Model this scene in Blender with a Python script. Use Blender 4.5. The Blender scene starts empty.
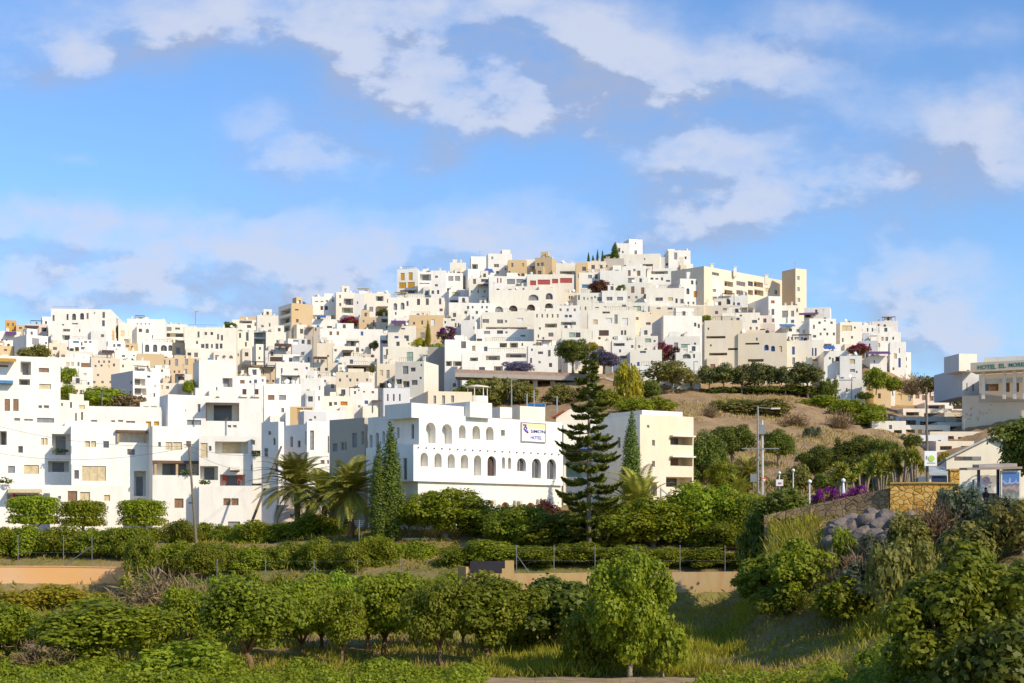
import bpy, math, random, re
import numpy as np
from mathutils import Vector
R = random.Random(11)
NR = np.random.default_rng(5)
F = 1576.0
HY = 537.0
sc = bpy.context.scene
COL = sc.collection

def P(px, py, D):
    return Vector(((px - 512) * D / F, D, (HY - py) * D / F))

# ------------------------------------------------------------------ materials
MATS = {}
def nodes(m):
    m.use_nodes = True
    nt = m.node_tree
    return nt, nt.nodes, nt.links, nt.nodes['Principled BSDF']

def mat(name, rgb, rough=0.7, metal=0.0, spec=0.3, var=0.12, scale=1.5, dark=0.75):
    """plain surface with a mottled procedural tone"""
    if name in MATS:
        return MATS[name]
    m = bpy.data.materials.new(name)
    nt, N, L, b = nodes(m)
    b.inputs['Roughness'].default_value = rough
    b.inputs['Metallic'].default_value = metal
    b.inputs['Specular IOR Level'].default_value = spec
    geo = N.new('ShaderNodeNewGeometry')
    no = N.new('ShaderNodeTexNoise'); no.inputs['Scale'].default_value = scale; no.inputs['Detail'].default_value = 4
    L.new(geo.outputs['Position'], no.inputs['Vector'])
    mx = N.new('ShaderNodeMix'); mx.data_type = 'RGBA'
    mr = N.new('ShaderNodeMapRange'); mr.inputs[1].default_value = 0.35; mr.inputs[2].default_value = 0.7
    L.new(no.outputs['Fac'], mr.inputs[0])
    L.new(mr.outputs[0], mx.inputs['Factor'])
    mx.inputs['A'].default_value = (*rgb, 1)
    k = 1 - var * 2
    mx.inputs['B'].default_value = (rgb[0] * k, rgb[1] * k, rgb[2] * k, 1)
    L.new(mx.outputs['Result'], b.inputs['Base Color'])
    MATS[name] = m
    return m

def mat_wall(name, rgb, stain=(0.50, 0.44, 0.36), amt=0.34):
    """lime washed render: uneven coats, vertical water stains, small tone shift from house to house"""
    if name in MATS:
        return MATS[name]
    m = bpy.data.materials.new(name)
    nt, N, L, b = nodes(m)
    b.inputs['Roughness'].default_value = 0.9
    b.inputs['Specular IOR Level'].default_value = 0.15
    geo = N.new('ShaderNodeNewGeometry')
    mp = N.new('ShaderNodeMapping'); mp.inputs['Scale'].default_value = (1.0, 1.0, 0.30)
    L.new(geo.outputs['Position'], mp.inputs['Vector'])
    n1 = N.new('ShaderNodeTexNoise'); n1.inputs['Scale'].default_value = 1.0; n1.inputs['Detail'].default_value = 6; n1.inputs['Roughness'].default_value = 0.65
    L.new(mp.outputs[0], n1.inputs['Vector'])
    r1 = N.new('ShaderNodeMapRange'); r1.inputs[1].default_value = 0.44; r1.inputs[2].default_value = 0.76; r1.inputs[4].default_value = amt
    L.new(n1.outputs['Fac'], r1.inputs[0])
    n2 = N.new('ShaderNodeTexNoise'); n2.inputs['Scale'].default_value = 0.12; n2.inputs['Detail'].default_value = 2
    L.new(geo.outputs['Position'], n2.inputs['Vector'])
    oi = N.new('ShaderNodeObjectInfo')
    hs = N.new('ShaderNodeHueSaturation'); hs.inputs['Color'].default_value = (*rgb, 1)
    v = N.new('ShaderNodeMapRange'); v.inputs[3].default_value = 0.90; v.inputs[4].default_value = 1.06
    L.new(oi.outputs['Random'], v.inputs[0]); L.new(v.outputs[0], hs.inputs['Value'])
    s = N.new('ShaderNodeMapRange'); s.inputs[3].default_value = 0.6; s.inputs[4].default_value = 1.5
    L.new(n2.outputs['Fac'], s.inputs[0]); L.new(s.outputs[0], hs.inputs['Saturation'])
    mx = N.new('ShaderNodeMix'); mx.data_type = 'RGBA'
    L.new(r1.outputs[0], mx.inputs['Factor']); L.new(hs.outputs[0], mx.inputs['A']); mx.inputs['B'].default_value = (*stain, 1)
    L.new(mx.outputs['Result'], b.inputs['Base Color'])
    bp = N.new('ShaderNodeBump'); bp.inputs['Strength'].default_value = 0.25; bp.inputs['Distance'].default_value = 0.05
    L.new(n1.outputs['Fac'], bp.inputs['Height']); L.new(bp.outputs[0], b.inputs['Normal'])
    MATS[name] = m
    return m

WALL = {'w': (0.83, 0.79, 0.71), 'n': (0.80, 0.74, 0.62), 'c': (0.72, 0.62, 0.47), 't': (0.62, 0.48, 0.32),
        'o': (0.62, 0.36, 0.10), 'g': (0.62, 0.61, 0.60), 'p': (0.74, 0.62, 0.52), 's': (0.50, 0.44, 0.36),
        'v': (0.34, 0.31, 0.27), 'y': (0.62, 0.46, 0.27)}
def wall(c):
    return mat_wall('render_' + c, WALL[c])

PANE = {'K': (0.055, 0.05, 0.052), 'R': (0.26, 0.15, 0.085), 'O': (0.55, 0.30, 0.03), 'B': (0.06, 0.13, 0.38), 'G': (0.27, 0.27, 0.28),
        'C': (0.62, 0.50, 0.30), 'D': (0.42, 0.08, 0.07), 'E': (0.30, 0.42, 0.33), 'U': (0.13, 0.06, 0.15), 'N': (0.52, 0.21, 0.035),
        'T': (0.07, 0.22, 0.40), 'W': (0.75, 0.73, 0.70), 'V': (0.10, 0.06, 0.045)}
def pane(c):
    if c == 'K':
        k = R.choice([0, 1, 2, 3])
        rgb = [(0.08, 0.075, 0.075), (0.14, 0.115, 0.10), (0.11, 0.115, 0.13), (0.19, 0.165, 0.145)][k]
        return mat('window_dark_%d' % k, rgb, rough=0.25, spec=0.5, scale=0.8, var=0.2)
    return mat('painted_' + c, PANE[c], rough=0.6, scale=2.5)

# ------------------------------------------------------------------ mesh builder
class MB:
    def __init__(s):
        s.v = []; s.f = []
    def quad(s, *p):
        i = len(s.v); s.v += [tuple(q) for q in p]; s.f.append(tuple(range(i, i + len(p))))
    def obox(s, O, U, V, W):
        """box from corner O along three edge vectors"""
        O, U, V, W = Vector(O), Vector(U), Vector(V), Vector(W)
        i = len(s.v)
        for a in (0, 1):
            for b in (0, 1):
                for c in (0, 1):
                    s.v.append(tuple(O + U * a + V * b + W * c))
        s.f += [tuple(i + j for j in q) for q in ((0, 1, 3, 2), (4, 6, 7, 5), (0, 4, 5, 1), (2, 3, 7, 6), (0, 2, 6, 4), (1, 5, 7, 3))]
    def box(s, x0, y0, z0, x1, y1, z1):
        s.obox((x0, y0, z0), (x1 - x0, 0, 0), (0, y1 - y0, 0), (0, 0, z1 - z0))
    def tube(s, pts, rad, n=7, cap=True):
        pts = [Vector(p) for p in pts]
        if not hasattr(rad, '__len__'):
            rad = [rad] * len(pts)
        rings = []
        for k, p in enumerate(pts):
            d = (pts[min(k + 1, len(pts) - 1)] - pts[max(k - 1, 0)])
            d = d.normalized() if d.length > 1e-9 else Vector((0, 0, 1))
            a = d.cross(Vector((0, 1, 0)) if abs(d.y) < 0.9 else Vector((1, 0, 0))).normalized(); b = d.cross(a)
            i = len(s.v)
            for j in range(n):
                t = 2 * math.pi * j / n
                s.v.append(tuple(p + (a * math.cos(t) + b * math.sin(t)) * rad[k]))
            rings.append(i)
        for r0, r1 in zip(rings, rings[1:]):
            for j in range(n):
                s.f.append((r0 + j, r0 + (j + 1) % n, r1 + (j + 1) % n, r1 + j))
        if cap:
            s.f.append(tuple(rings[0] + j for j in range(n))[::-1]); s.f.append(tuple(rings[-1] + j for j in range(n)))
    def lathe(s, prof, cx=0, cy=0, n=16):
        rings = []
        for r, z in prof:
            i = len(s.v); rings.append(i)
            for j in range(n):
                t = 2 * math.pi * j / n
                s.v.append((cx + r * math.cos(t), cy + r * math.sin(t), z))
        for r0, r1 in zip(rings, rings[1:]):
            for j in range(n):
                s.f.append((r0 + j, r0 + (j + 1) % n, r1 + (j + 1) % n, r1 + j))
        s.f.append(tuple(rings[0] + j for j in range(n))[::-1]); s.f.append(tuple(rings[-1] + j for j in range(n)))
    def build(s, name, m, parent=None, smooth=False):
        me = bpy.data.meshes.new(name)
        off = parent_origin(parent)
        me.from_pydata([(x - off[0], y - off[1], z - off[2]) for x, y, z in s.v], [], s.f)
        me.materials.append(m)
        if smooth:
            me.polygons.foreach_set('use_smooth', [True] * len(me.polygons))
        o = bpy.data.objects.new(name, me); COL.objects.link(o)
        if parent:
            o.parent = parent
        return o

ORI = {}
def parent_origin(p):
    t = Vector((0, 0, 0))
    while p is not None:
        t = t + p.location; p = p.parent
    return t

def tag(o, label=None, cat=None, group=None, kind=None):
    if label: o['label'] = label
    if cat: o['category'] = cat
    if group: o['group'] = group
    if kind: o['kind'] = kind
    return o

def thing(name, loc, label, cat, group=None):
    o = bpy.data.objects.new(name, None); COL.objects.link(o); o.location = loc; o.empty_display_size = 0.5
    return tag(o, label, cat, group)

def copy_tree(o, parent=None):
    c = o.copy(); COL.objects.link(c)
    if parent: c.parent = parent
    for ch in [q for q in o.children]:
        copy_tree(ch, c)
    return c

# ------------------------------------------------------------------ terrain (one sheet): per sight column, metres out -> height
def zc(lst):
    return [(D, (HY - y) * D / F) for D, y in lst]
COLS = [
 (-400, [(30, -9), (95, -8), (120, -6.3), (139, -5), (141, -3.2)] + zc([(150, 545), (185, 530), (330, 440), (420, 392), (560, 345)])),
 (0,    [(30, -9), (95, -8), (120, -6.3), (139, -5), (141, -3.2)] + zc([(150, 545), (185, 530), (330, 436), (420, 390), (560, 338)])),
 (125,  [(30, -9), (95, -8), (120, -6.3), (139, -5), (141, -3.2)] + zc([(150, 545), (185, 530), (330, 436), (430, 385), (570, 336)])),
 (260,  [(30, -9), (95, -8), (110, -7.4), (126, -5.4), (133, -4.2)] + zc([(150, 545), (185, 528), (330, 430), (540, 338)]) ),
 (400,  [(30, -9), (95, -8), (110, -7.4), (126, -5.6), (133, -3.6)] + zc([(150, 530), (185, 505), (330, 420), (500, 290)])),
 (500,  [(30, -9), (95, -8), (112, -7.4), (129, -5.9), (131, -3.1)] + zc([(150, 528), (200, 470), (330, 408), (490, 275)])),
 (620,  [(30, -9), (95, -8), (112, -7.4), (129, -5.9), (131, -3.1)] + zc([(150, 527), (200, 460), (330, 394), (490, 262)])),
 (700,  [(30, -9), (95, -8), (112, -7.4), (129, -5.9), (131, -3.1)] + zc([(150, 520), (200, 474), (250, 436), (330, 394), (480, 285)])),
 (728,  [(30, -9), (95, -8), (112, -7.3), (129, -5.9), (131, -3.1)] + zc([(150, 514), (200, 474), (250, 439), (330, 394), (477, 291)])),
 (757,  [(30, -9), (95, -7.8), (104, -6.6), (112, -4.6), (116, -3.8), (121, -4.2), (129, -5.4), (131, -3.1)] + zc([(150, 510), (200, 474), (250, 441), (330, 394), (475, 296)])),
 (770,  [(30, -9), (95, -8), (101, -6.6), (108, -3.6), (113, -0.6), (115.6, 0.8), (117, 1.3), (120, 1.1), (125, -2.7), (131, -2.9)] + zc([(150, 508), (200, 474), (250, 442), (330, 394), (475, 300)])),
 (850,  [(30, -8.6), (60, -8), (85, -7.2), (97, -5.8), (104, -3.4), (110, -.3), (113, 1.4), (114.6, 2.0)] + zc([(150, 505), (200, 470), (280, 432), (330, 405), (455, 330)])),
 (890,  [(30, -8.4), (60, -7.6), (80, -6.4), (94, -5.0), (102, -2.6), (108, .1), (111.4, 1.7), (112.6, 2.05)] + zc([(150, 503), (200, 472), (290, 432), (350, 402), (440, 345)])),
 (930,  [(30, -8.2), (60, -7.2), (80, -5.8), (94, -3.8), (102, -1.4), (108, .8), (110.6, 1.6), (112, 2.1)] + zc([(150, 503), (200, 476), (280, 450), (350, 405), (410, 388)])),
 (1024, [(30, -8), (60, -7), (80, -4.8), (98, -0.4), (106, 1.9), (112, 2.15)] + zc([(150, 503), (200, 480), (260, 445), (300, 412), (410, 396)])),
 (1400, [(30, -8), (60, -7), (80, -4.8), (98, -0.4), (106, 1.9), (112, 2.15)] + zc([(150, 503), (200, 480), (260, 445), (300, 412), (410, 400)])),
]
def col_z(lst, D):
    if D <= lst[0][0]: return lst[0][1]
    for (a, za), (b, zb) in zip(lst, lst[1:]):
        if D <= b:
            t = (D - a) / (b - a); return za + (zb - za) * t
    a, za = lst[-1]
    t = min(1.0, (D - a - 12) / 320.0) if D > a + 12 else 0
    t = t * t * (3 - 2 * t)
    return za + (-12 - za) * t
def ground(px, D):
    if px <= COLS[0][0]: return col_z(COLS[0][1], D)
    for (p, l), (q, m) in zip(COLS, COLS[1:]):
        if px <= q:
            t = (px - p) / (q - p)
            return col_z(l, D) * (1 - t) + col_z(m, D) * t
    return col_z(COLS[-1][1], D)
def gxy(x, y):
    return ground(512 + x * F / max(y, 1), y)
def Dat(px, y):
    """distance at which the sight line of (px, y) meets the ground of the hill"""
    last = 560 if px < 300 else 500
    D = 150.0
    while D < last:
        if HY - ground(px, D) * F / D <= y: return D
        D += 1.0
    return D

# ------------------------------------------------------------------ facades and houses
def facade(mb, O, U, N, W, Hh, ops):
    """wall sheet with real openings; ops: (u0, v0, u1, v1, arched, depth)"""
    Z = Vector((0, 0, 1)); O, U, N = Vector(O), Vector(U), Vector(N)
    us = sorted({0.0, W} | {o[0] for o in ops} | {o[2] for o in ops})
    vs = sorted({0.0, Hh} | {o[1] for o in ops} | {o[3] for o in ops})
    pt = lambda u, v, d=0.0: O + U * u + Z * v - N * d
    for a, b in zip(us, us[1:]):
        if b - a < 1e-6: continue
        run = None
        for c, e in zip(vs, vs[1:]):
            hole = any(o[0] < (a + b) / 2 < o[2] and o[1] < (c + e) / 2 < o[3] for o in ops)
            if not hole:
                mb.quad(pt(a, c), pt(b, c), pt(b, e), pt(a, e))
    for u0, v0, u1, v1, arch, d in ops:
        vt = v1
        if arch:
            r = (u1 - u0) / 2; cy = v1 - min(r, (v1 - v0) * 0.6); rv = v1 - cy; cu = (u0 + u1) / 2
            n = 8
            arc = [(cu - r * math.cos(math.pi * k / n), cy + rv * math.sin(math.pi * k / n)) for k in range(n + 1)]
            for (a, b), (c, e) in zip(arc, arc[1:]):
                mb.quad(pt(a, b), pt(c, e), pt(c, v1), pt(a, v1))
                mb.quad(pt(a, b), pt(a, b, d), pt(c, e, d), pt(c, e))
            vt = cy
        else:
            mb.quad(pt(u0, v1), pt(u0, v1, d), pt(u1, v1, d), pt(u1, v1))
        mb.quad(pt(u0, v0), pt(u0, v0, d), pt(u0, vt, d), pt(u0, vt))
        mb.quad(pt(u1, v0), pt(u1, vt), pt(u1, vt, d), pt(u1, v0, d))
        mb.quad(pt(u0, v0), pt(u1, v0), pt(u1, v0, d), pt(u0, v0, d))

TOK = re.compile(r'([a-z])([A-Z]?)(-?[\d.,-]+)')
def parse(s):
    out = []
    for t in s.replace(' ', '').split(';'):
        if t:
            m = TOK.fullmatch(t)
            out.append((m[1], m[2], [float(q) for q in m[3].split(',')]))
    return out

HOUSES = []
def block(mb, FL, U, B, W, dep, zb, z1, par, holes=()):
    """small flat roofed volume with a parapet"""
    N = -B; Z = lambda z: Vector((0, 0, z)); FR = FL + U * W; BL = FL + B * dep; BR = FR + B * dep
    facade(mb, FL + Z(zb), U, N, W, z1 - zb, list(holes))
    mb.quad(FL + Z(zb), FL + Z(z1), BL + Z(z1), BL + Z(zb)); mb.quad(FR + Z(zb), BR + Z(zb), BR + Z(z1), FR + Z(z1)); mb.quad(BL + Z(zb), BL + Z(z1), BR + Z(z1), BR + Z(zb))
    t = min(.18, W * .2, dep * .2); zr = z1 - par
    out = [FL, FR, BR, BL]; inn = [FL + U * t + B * t, FR - U * t + B * t, BR - U * t - B * t, BL + U * t - B * t]
    for i in range(4):
        j = (i + 1) % 4
        mb.quad(out[i] + Z(z1), out[j] + Z(z1), inn[j] + Z(z1), inn[i] + Z(z1)); mb.quad(inn[i] + Z(z1), inn[j] + Z(z1), inn[j] + Z(zr), inn[i] + Z(zr))
    mb.quad(*[p + Z(zr) for p in inn])
def leaf_tuft(p, r, n):
    mb = MB()
    for _ in range(n):
        d = Vector((R.gauss(0, 1), R.gauss(0, 1), abs(R.gauss(0, 1)))).normalized() * r * R.uniform(.3, 1)
        a = Vector((R.gauss(0, 1), R.gauss(0, 1), R.gauss(0, 1))).normalized() * r * .28; b = a.cross(Vector((R.gauss(0, 1), R.gauss(0, 1), R.gauss(0, 1)))).normalized() * r * .14
        c = p + d; mb.quad(c - a, c + b, c + a, c - b)
    return mb
def house(label, x0, y0, x1, y1, c='w', ops='', rel=None, xs=None, dep=None, D=None, ext=3.0, sops='', name='house', cat='house',
          par=0.45, root=None, group=None, side_c=None, chim=None, D0=None):
    if rel is None: rel = R.uniform(-6, 8)
    mid = (x0 + x1) / 2
    ap = x0 if rel >= 0 else x1
    if D is None: D = Dat(mid, y1)
    th = math.radians(rel) - math.atan((mid - 512) / F)
    C, S = math.cos(th), math.sin(th)
    kx = (ap - 512) / F
    A = Vector((kx * D, D, 0))
    U = Vector((C, S, 0)); B = Vector((-S, C, 0)); N = -B
    def ufront(px, A_=None):
        A_ = A if A_ is None else A_
        k = (px - 512) / F
        return (k * A_.y - A_.x) / (C - k * S)
    uo = ufront(x1 if rel >= 0 else x0)
    W = abs(uo)
    FL = A if rel >= 0 else A + U * uo
    if ext == 3.0 and D > 262: ext = 9.0
    z1 = (HY - y0) * D / F; zb = (HY - y1) * D / F - ext
    if xs is not None:
        k = (xs - 512) / F
        t = (A.x - k * A.y) / (k * C + S)
        dep = min(max(t, 2.5), 30)
    elif dep is None:
        dep = min(max(W * R.uniform(0.6, 0.9), 5), 9)
    Hh = z1 - zb
    near = D < 260
    new = root is None
    if new:
        base = FL + U * (W / 2) + B * (dep / 2)
        root = thing(name, (base.x, base.y, zb), label, cat, group)
        HOUSES.append((root, x0, y0, x1, y1))
    wm = wall(c)
    mb = MB(); parts = []
    def uv_on(O, Ud, px, py):
        k = (px - 512) / F
        u = (k * O.y - O.x) / (Ud.x - k * Ud.y)
        d = O.y + u * Ud.y
        return u, (HY - py) * d / F - zb
    def do_ops(O, Ud, Nn, Wd, s, deep):
        holes = []
        for kind, cl, q in parse(s):
            x, y, w, h = q[:4]
            O3 = Vector((O.x, O.y, 0))
            u0, va = uv_on(O, Ud, x, y); u1, vb = uv_on(O, Ud, x + w, y)
            v1 = (va + vb) / 2
            _, vc = uv_on(O, Ud, x + w / 2, y + h)
            v0 = vc
            if u0 > u1: u0, u1 = u1, u0
            if kind in 'wdal':
                u0 = max(u0, 0.12); u1 = min(u1, Wd - 0.12); v0 = max(v0, 0.05); v1 = min(v1, Hh - 0.25)
                if u1 - u0 < 0.15 or v1 - v0 < 0.15: continue
                if any(u0 < b[2] and u1 > b[0] and v0 < b[3] and v1 > b[1] for b in holes): continue
                d = {'w': 0.2, 'd': 0.18, 'a': 1.0 if cl == 'W' else 0.45, 'l': min(1.7, deep * 0.6)}[kind]
                holes.append((u0, v0, u1, v1, kind == 'a', d))
                ptf = lambda u, v, dd: O + Ud * u + Vector((0, 0, zb + v)) - Nn * dd
                if kind == 'l':
                    bm = MB(); bm.quad(ptf(u0, v0, d), ptf(u1, v0, d), ptf(u1, v1, d), ptf(u0, v1, d))
                    mb.v += []; mb.quad(*[Vector(p) for p in bm.v])
                    wd = u1 - u0; nn = max(1, int(wd / 3.2))
                    for i in range(nn):
                        a = u0 + wd * (i + 0.22) / nn; b = u0 + wd * (i + 0.78) / nn
                        pm = MB(); top = min(v1 - 0.12, v0 + 2.3)
                        pm.obox(ptf(a, v0 + 0.02, d - 0.06), Ud * (b - a), Vector((0, 0, top - v0)), Nn * -0.04)
                        parts.append(('window' if not cl else 'door', pm, pane(cl or 'K'), None))
                else:
                    pm = MB(); nm = {'w': 'window', 'd': 'door', 'a': 'window'}[kind]
                    if cl in ('R', 'O', 'B', 'C', 'E') and kind == 'w': nm = 'shutter'
                    if cl in ('N', 'R') and kind == 'a': nm = 'door'
                    pm.obox(ptf(u0, v0, d), Ud * (u1 - u0), Vector((0, 0, v1 - v0)), Nn * 0.05)
                    fr = None
                    if kind == 'a' and cl == 'W': nm = 'niche'
                    elif near or (u1 - u0) > 1.5:
                        fr = MB(); t = 0.06
                        o_ = d - 0.05
                        for a, b, e, g in ((u0, v0, u0 + t, v1), (u1 - t, v0, u1, v1), (u0 + t, v1 - t, u1 - t, v1), (u0 + t, v0, u1 - t, v0 + t)):
                            fr.obox(ptf(a, e * 0 + b, o_), Ud * (e - a), Vector((0, 0, g - b)), Nn * 0.04)
                        if u1 - u0 > 0.8:
                            nb = max(2, int((u1 - u0) / 0.9))
                            for i in range(1, nb):
                                a = u0 + (u1 - u0) * i / nb - t / 2
                                fr.obox(ptf(a, v0 + t, o_), Ud * t, Vector((0, 0, v1 - v0 - 2 * t)), Nn * 0.04)
                    parts.append((nm, pm, pane(cl or 'K'), fr))
            elif kind == 'b':
                pm = MB(); o = O + Ud * u0 + Vector((0, 0, zb + v0))
                pm.obox(o + Nn * 1.0, Ud * (u1 - u0), Vector((0, 0, v1 - v0)), Nn * 0.12)
                pm.obox(o + Nn * 0.004, Ud * (u1 - u0), Vector((0, 0, 0.15)), Nn * 0.996)
                pm.obox(o + Nn * 0.004 + Vector((0, 0, .15)), Ud * 0.12, Vector((0, 0, v1 - v0 - .15)), Nn * 0.996)
                pm.obox(o + Nn * 0.004 + Vector((0, 0, .15)) + Ud * (u1 - u0 - 0.12), Ud * 0.12, Vector((0, 0, v1 - v0 - .15)), Nn * 0.996)
                parts.append(('balcony', pm, wall(c) if not cl else pane(cl), None))
            elif kind == 'p':
                pm = MB(); o = O + Ud * u0 + Vector((0, 0, zb + v1)); dr = max(v1 - v0 - 0.12, 0.02); out = 2.0
                pm.obox(o - Vector((0, 0, 0.14)) - Nn * -0.01, Ud * (u1 - u0), Nn * out - Vector((0, 0, dr)), Vector((0, 0, 0.12)))
                n = max(2, int((u1 - u0) / 2.5) + 1)
                nm = 'awning' if cl in ('O', 'B', 'D', 'U', 'T', 'C', 'E') else 'pergola'
                if nm == 'pergola':
                    for i in range(n):
                        pm.obox(o + Ud * ((u1 - u0 - 0.12) * i / (n - 1)) + Nn * (out - 0.13) - Vector((0, 0, dr + 0.14 + 2.2)), Ud * 0.12, Nn * 0.12, Vector((0, 0, 2.2)))
                parts.append((nm, pm, pane(cl or 'V'), None))
            elif kind == 'q':
                o = O + Ud * u0 + Vector((0, 0, zb + v0)); wd = u1 - u0; hh = v1 - v0
                pm = MB(); pm.obox(o + Vector((0, 0, hh - .28)) - Ud * .15, Ud * (wd + .3), Nn * .45, Vector((0, 0, .3))); parts.append(('pergola', pm, mat('beam_brown', (0.16, 0.09, 0.05), .7), None))
                for i in range(int(q[4]) if len(q) > 4 else 2):
                    pm = MB()
                    pm.obox(o + Ud * ((wd - .26) * i / max(1, (int(q[4]) if len(q) > 4 else 2) - 1)) + Nn * .05, Ud * .26, Nn * .24, Vector((0, 0, hh - .285)))
                    parts.append(('post', pm, mat('post_timber', (0.50, 0.34, 0.18), .7), None))
            elif kind == 't':
                O2 = O + Vector((B.x, B.y, 0)) * min(1.2, dep * 0.3)
                k = (x - 512) / F; ua = (k * O2.y - O2.x) / (Ud.x - k * Ud.y)
                k = (x + w - 512) / F; ub = (k * O2.y - O2.x) / (Ud.x - k * Ud.y)
                zt = (HY - y) * (O2.y + ua * Ud.y) / F
                pm = MB(); pm.obox(O2 + Ud * ua + Vector((0, 0, z1 - 0.6)), Ud * (ub - ua), Vector((0, 0, zt - z1 + 0.6)), Vector((B.x, B.y, 0)) * max(1.5, min(4, dep * 0.5)))
                parts.append(('roof_room', pm, wall((cl or c).lower()) if (cl or c).lower() in WALL else pane(cl), None))
            elif kind == 'y':
                r = (u1 - u0) / 2; pm = MB(); cc = O + Ud * ((u0 + u1) / 2) + B * (r + 0.5); zz = z1 - 0.3; hh = v1 - Hh + 0.3
                pm.lathe([(r * math.cos(a * math.pi / 16), zz + hh * math.sin(a * math.pi / 16)) for a in range(8)] + [(0.02, zz + hh)], cc.x, cc.y, 20)
                parts.append(('dome', pm, wm, None))
        return holes
    if new and D > 262 and chim != 0 and not re.search('blank|plain|wall', label):
        # more small openings where the front is bare
        busy = [q for _, _, q in parse(ops)]
        st = 10.5 * 420 / D          # storey height in sight
        free = lambda x, y, w_, h_: not any(x < b[0] + b[2] + 1.2 and x + w_ > b[0] - 1.2 and y < b[1] + b[3] + 1.2 and y + h_ > b[1] - 1.2 for b in busy)
        yy_ = y0 + 3.0
        while yy_ + 4.5 < y1 + 2:
            if R.random() < .72:
                if x1 - x0 > 12 and R.random() < .38:
                    lw = R.uniform(.3, .6) * (x1 - x0); xx = x0 + R.uniform(.08, .9) * (x1 - x0 - lw)
                    if free(xx, yy_, lw, 4):
                        ops += ';lG%.1f,%.1f,%.1f,%.1f' % (xx, yy_, lw, R.uniform(2.6, 3.8)); busy.append([xx, yy_, lw, 4])
                else:
                    ww, hh_ = R.choice([(1.7, 2.4), (2.0, 2.8), (1.5, 3.6), (2.4, 2.4)]); gap = R.uniform(2.6, 6) + ww
                    xx = x0 + R.uniform(1.2, 4); cl_ = R.choice(['', '', '', 'G', 'R'])
                    while xx + ww < x1 - 1:
                        if R.random() < .6 and free(xx, yy_, ww, hh_):
                            ops += ';w%s%.1f,%.1f,%.1f,%.1f' % (cl_, xx, yy_, ww, hh_); busy.append([xx, yy_, ww, hh_])
                        xx += gap
            yy_ += st
    h1 = do_ops(FL, U, N, W, ops, dep)
    facade(mb, FL + Vector((0, 0, zb)), U, N, W, Hh, h1)
    # left side: far corner towards the front corner; right side: front corner towards the back
    BL = FL + B * dep; FR = FL + U * W; BR = FR + B * dep
    sl = do_ops(BL, -B, -U, dep, sops, W) if (sops and rel >= 0) else []
    sr = do_ops(FR, B, U, dep, sops, W) if (sops and rel < 0) else []
    Zb = Vector((0, 0, zb))
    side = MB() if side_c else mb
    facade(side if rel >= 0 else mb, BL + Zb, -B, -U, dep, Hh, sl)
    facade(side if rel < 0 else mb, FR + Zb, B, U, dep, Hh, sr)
    facade(mb, BR + Zb, -U, B, W, Hh, [])
    mb.quad(FL + Zb, BL + Zb, BR + Zb, FR + Zb)
    # parapet ring and roof deck
    t = min(0.22, W * 0.2, dep * 0.2); Zt = Vector((0, 0, z1)); Zr = Vector((0, 0, z1 - par))
    out = [FL, FR, BR, BL]; inn = [FL + U * t + B * t, FR - U * t + B * t, BR - U * t - B * t, BL + U * t - B * t]
    for i in range(4):
        j = (i + 1) % 4
        mb.quad(out[i] + Zt, out[j] + Zt, inn[j] + Zt, inn[i] + Zt)
        mb.quad(inn[i] + Zt, inn[j] + Zt, inn[j] + Zr, inn[i] + Zr)
    mb.build('wall', wm, root)
    if side_c: side.build('wall', wall(side_c), root)  # flank colour of its own; some grey and darker tan ones paint in shade
    rf = MB(); rf.quad(*[p + Zr for p in inn]); rf.build('roof', mat('roof_deck', (0.45, 0.38, 0.32), 0.9), root)
    for nm, pm, m, fr in parts:
        o = pm.build(nm, m, root)
        if fr is not None:
            o2 = MB.build(fr, 'frame', mat('frame_pale', (0.55, 0.5, 0.44), 0.5) if m.name.startswith('window') else m, root)
            o2.parent = o; o2.matrix_parent_inverse.identity()
    # roof furniture seen on most roofs of the town
    if chim is None: chim = 1 if (new and W > 4 and R.random() < 0.5) else 0
    if new and D > 262 and W > 4.5 and cat in ('house', 'apartment house', 'apartment block', 'convent') and 'tower' not in label:
        chim = R.choice([1, 2, 3])
        Zv = lambda z: Vector((0, 0, z))
        busy2 = [q for k_, _, q in parse(ops)]
        # volumes stepping out of the lower front
        used = []
        for _ in range(5):
            aw = R.uniform(.22, .5) * (x1 - x0); ax = R.uniform(x0 + .3, x1 - aw - .3)
            if len(used) >= (3 if x1 - x0 > 22 else 2) or R.random() < .2 or any(ax < b_ and ax + aw > a_ for a_, b_ in used): continue
            low = max([b[1] + b[3] for b in busy2 if ax < b[0] + b[2] + .6 and ax + aw > b[0] - .6] + [y0 + 3.5]) + 1.0
            if y1 + 2 - low < 2.2: continue
            ty = low + R.uniform(0, .55) * max(0, y1 + 1.5 - low - 2.2)
            ua, va = uv_on(FL, U, ax, ty); ub, _ = uv_on(FL, U, ax + aw, ty)
            ua = max(ua, .1); ub = min(ub, W - .1)
            if ub - ua < 1.3 or va < 1.5: continue
            used.append((ax - .5, ax + aw + .5)); pr = R.uniform(1.0, 2.6); wdt = ub - ua
            FL2 = FL + U * ua + N * pr; holes = []; cm = MB(); wl = []
            nwin = int(wdt / 2.6 + R.random()); kk = R.choice(['K', 'K', 'G', 'R', 'K'])
            for q in range(nwin):
                cu = wdt * (q + .5) / nwin; ww = min(.55, wdt / nwin * .3); hv = R.uniform(.9, 1.5); tv = va - 1.3 - (0 if R.random() < .8 else 2.6)
                if tv - hv < .6: continue
                holes.append((cu - ww, tv - hv, cu + ww, tv, R.random() < .15, .2)); wl.append((cu - ww, tv - hv, cu + ww, tv))
            block(cm, FL2, U, B, wdt, pr - .004, zb, zb + va, R.choice([.25, .8, .8]), holes)
            cm.build('annex', wall(c if R.random() < .6 else R.choice('wwnc')), root)
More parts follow.
